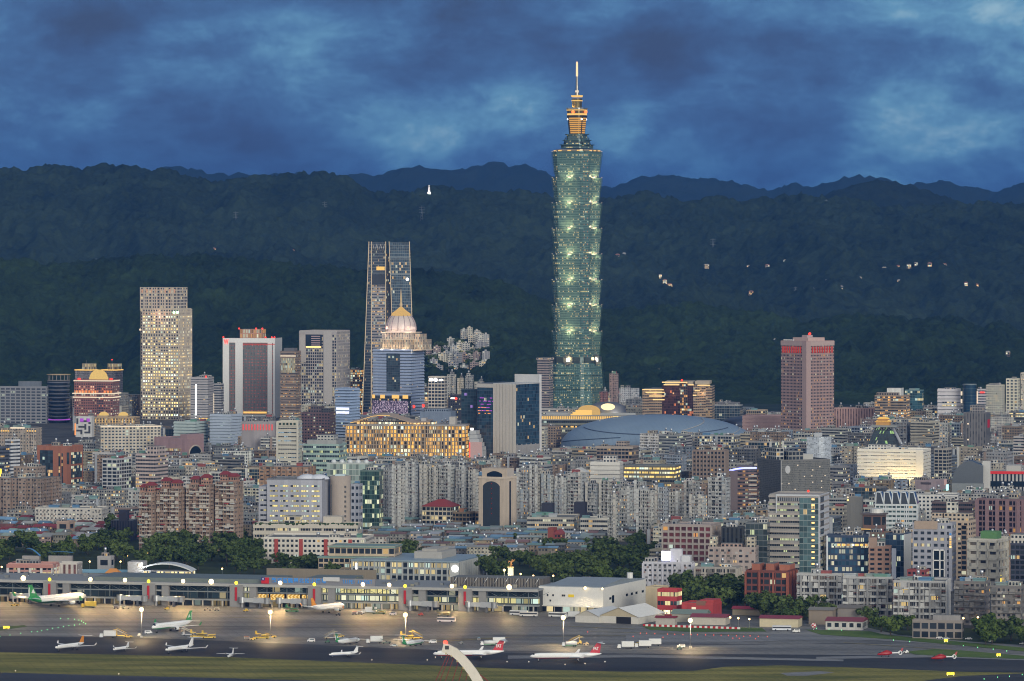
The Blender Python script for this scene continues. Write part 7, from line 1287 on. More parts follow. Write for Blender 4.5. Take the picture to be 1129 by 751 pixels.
for i, (px, off) in enumerate([(57, -26), (166, 6), (166, -20), (262, 5), (348, -24), (448, 4), (514, 3)]): jet_bridge(px, off, ['grey jet bridge reaching behind the green-tailed jet', 'grey jet bridge right of the pier tower, above the mast lamp', 'grey jet bridge left of the second pier tower', 'grey jet bridge right of the third pier tower', 'grey jet bridge left of the orange-tailed jet', 'grey jet bridge at the fifth pier tower, amid lit windows', 'grey jet bridge at the last pier tower, nearest the white cargo building'][i])
# ---- white cargo building and sheds
b = B('cargo_building', 'large plain white cargo building with a grey roof and few small openings', 'warehouse', 'white cargo building', 594, 665, 716, 648.5, 676, 670, rz=-21); mb = MB(); mb.box(-b.w/2, b.w/2, -b.d/2, b.d/2, 0, b.h); b.part('wall', mb, PAINT, (.66, .65, .62)); mb = MB(); mb.box(-b.w/2+.6, b.w/2-.6, -b.d/2+.6, b.d/2-.6, b.h, b.h+.6); mb.prism([(-b.w/2+5, -b.d/2+3), (b.w/2-2, -b.d/2+3), (b.w/2-2, b.d/2-3), (-b.w/2+5, b.d/2-3)], b.h+.5, b.h+3.4, 1e9, top=[(-b.w/2+5, 0), (b.w/2-2, 0), (b.w/2-2, 2), (-b.w/2+5, 2)], blank=range(4)); b.part('roof', mb, TIN, (.30, .34, .37)); mb = MB()
for px, py in [(604, 659), (610, 659), (620.5, 659), (622.5, 659), (607, 665)]: mb.box(b.fx(px)-.55, b.fx(px)+.55, -b.d/2-.15, -b.d/2+.1, b.z(py), b.z(py)+1.3)
b.part('small_opening', mb, GLASS); b.fbox('yellow_sign', 627, 633, 656.5, 659.5, .3, -.05, emis('dull_yellow', (1, .7, .05), .7)); b.fbox('ground_floor', 594.5, 664, 670, 676, .8, -.1, facade((.05, .95), (0, 1), .5, (1, .8, .4), .7), (.4, .38, .33), bay=6, fl=5); b.fbox('canopy', 594, 664, 669, 670, 3, -.1, PAINT, (.6, .58, .54))
mb = MB(); q = b.d/2; hw = b.w/2
for t in (-.72, .05, .28, .5, .8): mb.box(hw-.1, hw+.15, q*t, q*t+4, 8, 9.6)
mb.box(hw-.1, hw+.15, -q*.6, -q*.5, 5.5, 10.5); b.part('side_opening', mb, GLASS); mb = MB(); mb.cyl(hw-6, q-16, 2.2, b.h+.5, b.h+5.5, 10); b.part('roof_tank', mb, SMOOTH, (.6, .6, .58))
for px, yb in ((646, 0), (671, 1)): mb = MB(); x = b.fx(min(px, 664.9)); y = -b.d/2-1.3; mb.ball((x, y, b.h-.2 if not yb else b.h-.3), 1.0 if not yb else .7, 8); b.part('flood_lamp', mb, E_FLOOD); lamp((x, y-4, b.h), 14000 if not yb else 5000, (1, .78, .42), .6, parent=b.root, spot=150, aim=(0, -.6, -1))
def tent(label, x0, xc, x1, ye, yr, yb, door, gcol=(.42, .36, .25), rcol=(.66, .66, .64), ref='tent'):
    b = B('hangar_tent', label, 'hangar', ref, x0, xc, x1, ye, yb, yb, rz=-26); r_ = (yb-yr)/b.s; w, d, h = b.w/2, b.d/2, b.h; mb = MB(); mb.box(-w, w, -d, d, 0, h); b.part('wall', mb, PAINT, (.55, .53, .48)); mb = MB(); mb.face([(-w, -d-.1, h), (w, -d-.1, h), (0, -d-.1, r_)]); mb.face([(-w, d, h), (0, d, r_), (w, d, h)]); b.part('gable', mb, PAINT, gcol)
    mb = MB(); mb.face([(w+.6, -d-.8, h-.2), (w+.6, d+.3, h-.2), (0, d+.3, r_+.15), (0, -d-.8, r_+.15)]); mb.face([(-w-.6, -d-.8, h-.2), (0, -d-.8, r_+.15), (0, d+.3, r_+.15), (-w-.6, d+.3, h-.2)]); b.part('fabric_roof', mb, PAINT, rcol)
    if door: mb = MB(); mb.box(w*door[0], w*door[1], -d-.25, -d-.12, 0, h*.95); b.part('doorway', mb, PAINT, (.012, .012, .014))
    return b
tent('large hangar tent with beige gable, white fabric roof and open dark doorway', 661, 704, 735, 680.5, 671, 688.5, (-.12, .62), ref='large hangar tent'); tent('smaller grey-white hangar tent behind the large one', 634.5, 660, 690, 679.5, 673.5, 687.2, None, (.45, .42, .36), (.5, .52, .54), 'smaller hangar tent')
b = block('fire_station', 'bright red four-storey airport building with lit windows', 'airport building', 'bright red airport building', 725, 746, 752.5, 651.5, 681, 678, st='band', col=(.40, .05, .055), lit=.45, fl=5.6, bay=5, rz=-20, roof=False, sk=dict(lc=(1, .85, .4), ls=.8), rn=0); b.fbox('stair_head', 733, 747, 650.5, 653, .3, 6, PAINT, (.38, .05, .055))
block('office_building', 'beige windowless block joined behind the bright red airport building', 'airport building', 'beige airport block', 712, 728, 738, 649, 675, 668, st='blank', col=(.48, .40, .27), rz=-20, roof=False)
b = block('airport_shed', 'low bright red building with a brown roof and a lit doorway', 'airport building', 'low red building', 752, 786, 797, 667, 684, 682, st='blank', col=(.38, .055, .055), rz=-20, d=14, roof=False); b.fbox('lit_door', 763, 767.5, 670, 674, .3, -.1, E_PALE); b.fbox('brown_roof', 768, 778, 663, 668, .1, 9, PAINT, (.22, .11, .08)); b.rbox('red_block', .55, 1, .1, .9, b.h, 3, PAINT, (.38, .055, .055))
def shed(name, label, ref, x0, xc, x1, ye, yb, wall, roofc, rh=1.6, rz=-14, d=None, win=None, lit=.0):
    b = B(name, label, 'shed', ref, x0, xc, x1, ye, yb, yb, rz=rz, d=d); w, dd, h = b.w/2, b.d/2, b.h; mb = MB(); mb.box(-w, w, -dd, dd, 0, h, 5, h); b.part('wall', mb, ST['punch'](lit, lc=YEL) if win else PAINT, wall); mb = MB(); mb.prism([(-w-.7, -dd-.8), (w+.7, -dd-.8), (w+.7, dd+.8), (-w-.7, dd+.8)], h, h+rh, 1e9, top=[(-w-.7, -.2), (w+.7, -.2), (w+.7, .2), (-w-.7, .2)], blank=range(4), bottom=True); b.part('roof', mb, TIN, roofc); return b
shed('airport_shed', 'grey-green curved roofed shed in front of the bright red airport building', 'green-roofed shed', 741, 778, 784, 677.5, 686.5, (.35, .33, .28), (.22, .27, .23), 2.6); shed('airport_shed', 'pale shed with maroon roof beside the floodlit mast', 'maroon-roofed pale shed', 762, 800, 806, 681, 689.5, (.45, .42, .36), (.28, .05, .07), 1.8); shed('airport_shed', 'small dark red container shed with a white base near the large tent', 'dark red container shed', 723, 744, 747, 681.5, 689.5, (.40, .37, .33), (.25, .03, .04), 1.2)
shed('airport_shed', 'long maroon-roofed shed near the trees, left of the cream shed', 'long maroon shed', 808, 846, 850, 672, 679, (.33, .28, .2), (.33, .03, .05), 1.6); shed('airport_shed', 'cream shed with a maroon roof along the taxiway', 'cream maroon-roofed shed', 838, 880, 886, 682.5, 692, (.52, .46, .32), (.26, .04, .06), 1.6); shed('airport_shed', 'white shed with a row of small square windows and maroon roof', 'white windowed shed', 911, 951, 959, 685.5, 695, (.52, .51, .48), (.25, .05, .06), 2.0, win=True)
shed('hangar', 'rust-streaked grey hangar with a brown doorway, left of its taller twin', 'left rusty hangar', 892, 918, 924, 673, 689, (.23, .19, .15), (.24, .22, .19), 1.5, d=20); shed('hangar', 'taller grey stained hangar with a rusty roof light', 'taller stained hangar', 924, 956, 964, 671, 688, (.22, .20, .185), (.20, .17, .14), 1.6, d=22)
b = block('office_building', 'low brown-grey two-storey airport office with a rooftop house', 'airport building', 'low brown-grey airport office', 1007, 1061, 1064, 686, 705, 704, st='grid', col=(.23, .205, .19), lit=.03, fl=5, bay=5, rz=-12, d=14, roof=False, pent=[(.4, .95, .2, .9, 4, (.26, .25, .25), ST['blank']())])
bf = thing('barrier_wall', 'long low barrier painted in red and white blocks along the grass', 'barrier', (*G(765, 693), 0)); a, c = Vector((*G(709, 690.5), 0)), Vector((*G(816, 694), 0)); L_ = (c-a).length; bf.location = (a+c)/2; bf.rotation_euler[2] = math.atan2((c-a).y, (c-a).x)
for nm, k0, cl in (('red_block', 0, (.42, .025, .03)), ('white_block', 1, (.68, .66, .62))):
    mb = MB()
    for i in range(k0, 36, 2): x = -L_/2+L_*i/36; mb.box(x, x+L_/36-.05, -.5, .5, 0, 1.4)
    mesh_obj(nm, mb, PAINT, bf, col=cl)
mk = thing('marker_ball', 'red and white chequered marker ball by the white windowed shed', 'marker', (*G(897, 694.5), 0)); mb = MB(); mb.cyl(0, 0, .2, 0, 1.5, 6); mesh_obj('post', mb, METAL, mk)
for nm, p, cl in (('red_panel', 0, (.45, .02, .03)), ('white_panel', 1, (.7, .7, .68))):
    mb = MB()
    for i in range(8):
        for j in range(6):
            if (i+j) % 2 == p:
                f_ = lambda u, v: (1.9*math.cos(u)*math.sin(v), 1.9*math.sin(u)*math.sin(v), 2.6-1.9*math.cos(v)); u0, u1, v0, v1 = i*.785, (i+1)*.785, j*.5236, (j+1)*.5236; mb.face([f_(u0, v1), f_(u1, v1), f_(u1, v0), f_(u0, v0)][::-1])
    mesh_obj(nm, mb, PAINT, mk, col=cl)
# ---- left of the terminal roof: airport offices
b = block('airport_office', 'pink and white pillared office building behind the terminal roof', OFF, 'pink pillared office', 8, 58, 62, 623, 650, 640, st='grid', col=(.44, .25, .22), lit=.2, fl=5, bay=4.2, rz=-8, d=30, ribs=(8.4, .9, 1.8, (.58, .55, .52)), rn=3, sk=dict(lc=YEL, ls=.8)); mb = MB(); mb.box(-b.w/2-.8, b.w/2+.8, -b.d/2-1.2, b.d/2, b.h-2.2, b.h+.3); b.part('cornice', mb, PAINT, (.42, .20, .17))
block('airport_office', 'pink wing with slim white pillars, right of the pink pillared office', OFF, 'pink wing', 62, 85, 88.5, 622.5, 648, 630, st='vstripe', col=(.5, .47, .44), rz=-8, d=20, roof=False, sk=dict(glass=(.2, .10, .09)))
for x0, x1, lab in ((24, 44, 'blue barrel-roofed hall, left of the two blue halls'), (53, 80, 'blue roofed hall, longer and lower of the two')):
    b = B('hall', lab, 'hall', 'blue roofed halls', x0, x1-1, x1, 613, 633, 617, rz=-8, d=30); mb = MB(); mb.box(-b.w/2, b.w/2, -b.d/2, b.d/2, 0, b.h); b.part('wall', mb, PAINT, (.3, .28, .27)); mb = MB(); n_ = 8
    for i in range(n_): p = lambda t, y: (-b.w/2-.5+(b.w+1)*t, y, b.h+(5.5 if x0 < 30 else 3)*math.sin(math.pi*(.25+.75*t) if x0 < 30 else math.pi*(.3+.4*t))); mb.face([p(i/n_, -b.d/2-.6), p((i+1)/n_, -b.d/2-.6), p((i+1)/n_, b.d/2), p(i/n_, b.d/2)])
    b.part('blue_roof', mb, TIN, (.10, .28, .52))
block('airport_office', 'small grey cube building between the trees and the glass canopy', OFF, 'small grey cube', 107, 122, 125, 615, 640, 629, st='punch', col=(.34, .33, .33), rz=-14, bay=8, fl=7, rn=1)
b = shed('canopy_hall', 'long low hall with a pale blue glass roof behind the terminal', 'pale blue canopy hall', 70, 139, 141, 632, 646, (.25, .27, .28), (.24, .42, .52), 2.2, rz=-8, d=16)
b = B('pavilion', 'small pavilion with an orange tiled Chinese roof on the terminal rear', 'pavilion', 'orange-roofed pavilion', 118, 130, 131, 632, 648, 637, rz=-8, d=10); mb = MB(); mb.box(-b.w/2, b.w/2, -b.d/2, b.d/2, 0, b.h, 1.6, b.h*.3); b.part('wall', mb, facade((.2, .8), (.1, .9), .2, WARM, .6), (.35, .2, .12)); mb = MB(); mb.prism([(-b.w/2-1.6, -b.d/2-1.6), (b.w/2+1.6, -b.d/2-1.6), (b.w/2+1.6, b.d/2+1.6), (-b.w/2-1.6, b.d/2+1.6)], b.h, b.h+3.2, 1e9, top=[(-b.w*.3, -.4), (b.w*.3, -.4), (b.w*.3, .4), (-b.w*.3, .4)], blank=range(4), bottom=True); b.part('orange_roof', mb, PAINT, (.52, .22, .06))
b = B('arched_hall', 'white arch-roofed hall with a grey box end behind the terminal', 'hall', 'white arch-roofed hall', 140, 211, 214, 628, 648, 634, rz=-8, d=26); mb = MB(); mb.box(b.fx(157), b.w/2, -b.d/2, b.d/2, 0, b.h-1, 5, 4); b.part('wall', mb, ST['grid'](.3, lc=YEL), (.33, .33, .33)); mb = MB(); n_ = 12
P = [(b.fx(157)+(b.w/2+1-b.fx(157))*i/n_, b.h-1+5.5*math.sin(math.pi*(.12+.88*i/n_))**.8) for i in range(n_+1)]
for (x0, z0), (x1, z1) in zip(P, P[1:]): mb.face([(x0, -b.d/2-1, z0), (x1, -b.d/2-1, z1), (x1, b.d/2, z1), (x0, b.d/2, z0)]); mb.face([(x0, -b.d/2-1, z0-1), (x1, -b.d/2-1, z1-1), (x1, -b.d/2-1, z1), (x0, -b.d/2-1, z0)])
b.part('arched_roof', mb, SMOOTH, (.55, .57, .58)); b.fbox('grey_box', 140, 157, 620, 648, .5, 14, PAINT, (.32, .31, .30)); stud(b, 'flood_lamp', b.fx(153.5), -b.d/2-1.6, b.z(624), .9, E_FLOOD); lamp((b.fx(158), -b.d/2-6, b.z(624)), 4000, (.9, .95, 1), .6, parent=b.root)
# ================================================================== aircraft
def plane_mat(top, belly, zs, tail=None, xs=None, stripe=None):
    m, b, out = newmat('aircraft_paint'); x, y, z = b.sep(b.n('ShaderNodeTexCoord').outputs['Object']); c = b.mix(b.m('LESS_THAN', z, zs), top, belly)
    if stripe: c = b.mix(b.mul(b.m('GREATER_THAN', z, zs), b.m('LESS_THAN', z, zs+.35)), c, stripe)
    if tail: c = b.mix(b.m('LESS_THAN', b.m('ADD', x, b.mul(z, .5)), xs), c, tail)
    b.nt.links.new(princ(b, c, .3, 0, spec=.5).outputs[0], out.inputs[0]); return m
WHT, GRN, ORG, REDL = (.78, .78, .77), (.03, .26, .08), (.62, .24, .03), (.52, .02, .04)
def plane(label, px, py, deg, kind, L, span, r, livery, group=None, name='airliner', cat='aeroplane', tailtext=None):
    x, y = G(px, py); root = thing(name, label, cat, (x, y, 0), R(deg), group); top, belly, zs, tail, xs, tcol = livery
    zc = r*1.15+(1.7 if kind != 'prop' else .7)*(L/36)**.6; body = plane_mat(top, belly, zc+zs*r, tail, xs*L if xs is not None else None)
    def pt(nm, mb, mat=SMOOTH, col=(.7, .7, .71), par=None): return mesh_obj(nm, mb, mat, par or root, col=col)
    mb = MB(); mb.tube([(L*a, 0, zc+r*u) for a, u in [(.5, -.25), (.485, -.2), (.46, -.12), (.42, -.04), (.36, 0), (-.18, 0), (-.3, .18), (-.42, .42), (-.49, .6)]], [r*k for k in (.05, .35, .62, .86, 1, 1, .86, .48, .14)], 16); pt('fuselage', mb, body)
    mb = MB(); mb.tube([(L*.462, 0, zc+r*.32), (L*.435, 0, zc+r*.44)], [r*.42, r*.62], 10); pt('cockpit_window', mb, GLASS)
    mb = MB()
    for s_ in (-1, 1): mb.box(-L*.28, L*.38, s_*r*.97-.06, s_*r*.97+.06, zc+r*.22, zc+r*.22+.34*min(1, r/1.9))
    pt('window_row', mb, ST['grid'](0, glass=(.03, .035, .05)), (.7, .7, .7))
    hz = zc-r*.55 if kind != 'prop' else zc+r*.92; sw = .22 if kind == 'jet' else (.16 if kind == 'rear' else .0); x0 = L*(.09 if kind != 'rear' else -.04); cr = L*(.17 if kind != 'prop' else .10); ct = cr*.28 if kind != 'prop' else cr*.6; dih = span*.035 if kind != 'prop' else .1
    for s_ in (-1, 1):
        ty = s_*span/2; xt = x0-abs(ty)*sw*2; P0 = [(x0, s_*r*.5, hz), (x0-cr, s_*r*.5, hz)]; P1 = [(xt, ty, hz+dih), (xt-ct, ty, hz+dih)]; th = .32*L/36; mb = MB()
        A = [Vector(P0[0]), Vector(P0[1]), Vector(P1[1]), Vector(P1[0])]; U = [A[0]+Vector((0, 0, th)), A[1]+Vector((0, 0, th*.4)), A[2]+Vector((0, 0, th*.3)), A[3]+Vector((0, 0, th*.5))]; D_ = [A[0]-Vector((0, 0, th)), A[1]-Vector((0, 0, th*.3)), A[2]-Vector((0, 0, th*.2)), A[3]-Vector((0, 0, th*.3))]
        mb.face(U if s_ < 0 else U[::-1]); mb.face(D_[::-1] if s_ < 0 else D_)
        for i in range(4): j = (i+1) % 4; q = [D_[i], D_[j], U[j], U[i]]; mb.face(q)
        w_ = pt('wing', mb, SMOOTH, (.58, .60, .63))
        if kind != 'prop': mb = MB(); mb.prism([(xt-ct, ty-.1), (xt, ty-.1), (xt, ty+.1), (xt-ct, ty+.1)], hz+dih, hz+dih+L*.05, 1e9, top=[(xt-ct*1.5, ty+s_*.5-.06), (xt-ct*.9, ty+s_*.5-.06), (xt-ct*.9, ty+s_*.5+.06), (xt-ct*1.5, ty+s_*.5+.06)], blank=range(4)); pt('winglet', mb, SMOOTH, tcol if tcol and kind == 'jet' else (.7, .7, .7), w_)
        er = r*(.52 if kind == 'jet' else (.42 if kind == 'rear' else .36))
        if kind == 'jet': ex, ey, ez = x0-span*.17*sw*2+cr*.25, s_*span*.17, hz-er*.75
        elif kind == 'rear': ex, ey, ez = -L*.26, s_*(r+er*.9), zc+r*.35
        else: ex, ey, ez = x0+cr*.35, s_*span*.15, hz-er*.5
        le = er*3.2; mb = MB(); mb.tube([(ex+le*.5, ey, ez), (ex+le*.35, ey, ez), (ex-le*.3, ey, ez), (ex-le*.55, ey, ez)], [er*.86, er, er*.95, er*.5], 12, caps=False); e_ = pt('engine', mb, SMOOTH, (.72, .72, .72)); mb = MB(); mb.tube([(ex+le*.42, ey, ez), (ex+le*.2, ey, ez)], [er*.8, er*.2], 12); pt('intake', mb, PAINT, (.05, .05, .06), e_)
        if kind == 'prop':
            mb = MB()
            for k in range(6): a = k*math.pi/3; mb.tube([(ex+le*.56, ey, ez), (ex+le*.56, ey+r*1.35*math.cos(a), ez+r*1.35*math.sin(a))], [.16, .07], 4)
            pt('propeller', mb, METAL, (.2, .2, .2), e_)
    tall = L*(.145 if kind != 'prop' else .17); xb = -L*.34; mb = MB(); fz = zc+r*.75
    mb.prism([(xb-L*.125, -.22), (xb+L*.03, -.22), (xb+L*.03, .22), (xb-L*.125, .22)], fz-r*.4, fz+tall, 1e9, top=[(xb-L*.15, -.1), (xb-L*.09, -.1), (xb-L*.09, .1), (xb-L*.15, .1)], blank=range(4)); tf = pt('tail_fin', mb, SMOOTH, tcol or (.72, .72, .72))
    if tcol == GRN:
        mb = MB()
        for s_ in (-1, 1): mb.face([(xb-L*.10, s_*.24, fz+tall*.35), (xb-L*.035, s_*.26, fz+tall*.3), (xb-L*.07, s_*.22, fz+tall*.68)][::s_])
        mb.box(xb-L*.142, xb-L*.128, -.2, .2, fz+tall*.1, fz+tall*.8); pt('tail_emblem', mb, SMOOTH, (.72, .72, .70), tf)
    if tailtext:
        for s_ in (-1, 1): glyph('tail_lettering', tailtext, L*.07, tall*.3, SMOOTH, tf, (xb-L*.075, s_*.3, fz+tall*.45), 0 if s_ < 0 else math.pi, (.8, .8, .8))
    tz = fz+tall*.97 if kind in ('rear', 'prop') else zc+r*.55; tx0 = xb-L*(.09 if kind in ('rear', 'prop') else .04)
    for s_ in (-1, 1):
        hs = span*(.18 if kind != 'prop' else .15); P = [(tx0, 0), (tx0-hs*.5, s_*hs), (tx0-hs*.5-L*.03, s_*hs), (tx0-L*.06, 0)]; P = P if s_ < 0 else P[::-1]; mb = MB(); mb.prism(P[::-1], tz, tz+.22, 1e9, blank=range(4), bottom=True); pt('tailplane', mb, SMOOTH, (.62, .64, .66))
    for gx, gy in ((L*.38, 0), (x0-cr*.75, r*1.3), (x0-cr*.75, -r*1.3)):
        wr = .5*(L/40)**.7; mb = MB(); mb.box(gx-.12, gx+.12, gy-.12, gy+.12, wr, zc-r*.5); g_ = pt('landing_gear', mb, METAL, (.4, .4, .4)); mb = MB()
        for s_ in (-1, 1): mb.tube([(gx, gy+s_*.15, wr), (gx, gy+s_*.55, wr)], wr, 10)
        pt('wheel', mb, PAINT, (.02, .02, .02), g_)
    return root
gl = (WHT, (.02, .10, .05), -.45, GRN, -.26, GRN)
plane('large white jet with a green tail parked against the terminal', 63, 668.5, 54, 'jet', 60, 60, 2.8, gl)
plane('white narrow jet with green belly and green tail fin, nose towards the taxiway', 190, 696, 237, 'jet', 43, 36, 2.0, (WHT, GRN, -.5, None, None, GRN))
plane('white jet with an orange tail nosed in at the terminal', 361, 675.5, 55, 'jet', 37, 35, 2.0, (WHT, (.68, .68, .68), -.6, None, None, ORG))
plane('white business jet with an orange tail', 77, 717, 238, 'rear', 29, 28.5, 1.25, (WHT, (.6, .6, .62), -.6, None, None, ORG), name='business_jet')
plane('white business jet with tall winglets, right of the mast', 198, 719.5, 238, 'rear', 29, 30, 1.25, (WHT, (.62, .62, .65), -.6, None, None, (.74, .74, .74)), name='business_jet')
plane('tiny white business jet between the two larger ones', 133.5, 718.5, 240, 'rear', 17, 16, .9, (WHT, (.5, .5, .55), -.6, None, None, (.6, .62, .66)), name='business_jet')
plane('small white business jet on the dark taxiway edge, nose to the left', 379, 725, 214, 'rear', 21, 20, 1.0, (WHT, (.3, .34, .5), -.4, None, None, (.74, .74, .74)), name='business_jet')
plane('small white high-winged propeller plane seen nose-on', 254.5, 725, 262, 'prop', 16, 17, .95, (WHT, (.5, .5, .55), -.6, None, None, (.74, .74, .74)), name='propeller_plane')
plane('white turboprop with a green tail beside a yellow loader, farther from the arched pylon', 383, 710.5, 58, 'prop', 27, 29, 1.4, (WHT, (.7, .7, .7), -.6, GRN, -.36, GRN), name='turboprop')
plane('turboprop with green tail and belly, nearer to the arched pylon', 455, 712.5, 62, 'prop', 27, 29, 1.4, (WHT, GRN, -.35, GRN, -.3, GRN), name='turboprop')
mdl = (WHT, (.45, .02, .04), -.62, None, None, REDL)
plane('white and red T-tailed airliner partly behind the arched pylon', 517, 727, 184, 'rear', 43, 33, 1.7, mdl, tailtext='FAT'); plane('white and red T-tailed airliner standing clear, right of the arched pylon', 624, 730, 184, 'rear', 43, 33, 1.7, mdl, tailtext='FAT')
def heli(label, px, py, deg):
    x, y = G(px, py); root = thing('helicopter', label, 'helicopter', (x, y, 0), R(deg), 'red and white rescue helicopters'); pt = lambda nm, mb, mat, col, p=None: mesh_obj(nm, mb, mat, p or root, col=col)
    mb = MB(); mb.tube([(6, 0, 1.5), (5.4, 0, 1.7), (4, 0, 2.0), (2, 0, 2.2), (-1, 0, 2.3), (-3, 0, 2.5)], [.1, .6, 1.0, 1.25, 1.15, .6], 12); pt('cabin', mb, SMOOTH, (.32, .015, .02)); mb = MB(); mb.tube([(5.1, 0, 2.05), (3.6, 0, 2.45)], [.55, .85], 10); pt('windscreen', mb, GLASS, (0, 0, 0)); mb = MB(); mb.tube([(2.2, 0, 3.3), (0, 0, 3.6), (-2.6, 0, 3.0)], [.4, .75, .3], 8); pt('engine_cowl', mb, SMOOTH, (.32, .015, .02))
    mb = MB(); mb.tube([(-2.2, 0, 2.5), (-6, 0, 2.5), (-7.8, 0, 2.5)], [.62, .35, .3], 10); pt('tail_boom', mb, SMOOTH, (.72, .72, .72)); mb = MB(); mb.tube([(-8.0+1.05*math.cos(a), 0, 2.5+1.05*math.sin(a)) for a in np.linspace(0, 2*math.pi, 15)], .34, 6, caps=False); pt('fan_ring', mb, SMOOTH, (.75, .75, .75)); mb = MB(); mb.prism([(-9.2, -.15), (-7.6, -.15), (-7.6, .15), (-9.2, .15)], 3.3, 5.4, 1e9, top=[(-10, -.1), (-9.1, -.1), (-9.1, .1), (-10, .1)], blank=range(4)); pt('tail_fin', mb, SMOOTH, (.32, .015, .02))
    mb = MB(); mb.cyl(0, 0, .2, 3.8, 4.4, 6); hub = pt('rotor_mast', mb, METAL, (.3, .3, .3))
    for k in range(4): a = k*math.pi/2+.5; c_, s_ = math.cos(a), math.sin(a); mb = MB(); mb.prism([(c_*.3-s_*.16, s_*.3+c_*.16), (c_*.3+s_*.16, s_*.3-c_*.16), (c_*5.9+s_*.16, s_*5.9-c_*.16), (c_*5.9-s_*.16, s_*5.9+c_*.16)], 4.25, 4.33, 1e9, blank=range(4), bottom=True); pt('rotor_blade', mb, METAL, (.12, .12, .13), hub)
    for gx, gy in ((3.4, 0), (-1, 1), (-1, -1)): mb = MB(); mb.box(gx-.1, gx+.1, gy-.1, gy+.1, .3, 1.5); mb.tube([(gx, gy-.15, .3), (gx, gy+.15, .3)], .3, 8); pt('wheel', mb, PAINT, (.03, .03, .03))
heli('red and white helicopter nearer the white sheds', 978, 724.5, 186); heli('red and white helicopter beside the green grass island', 1037.5, 728.8, 186)
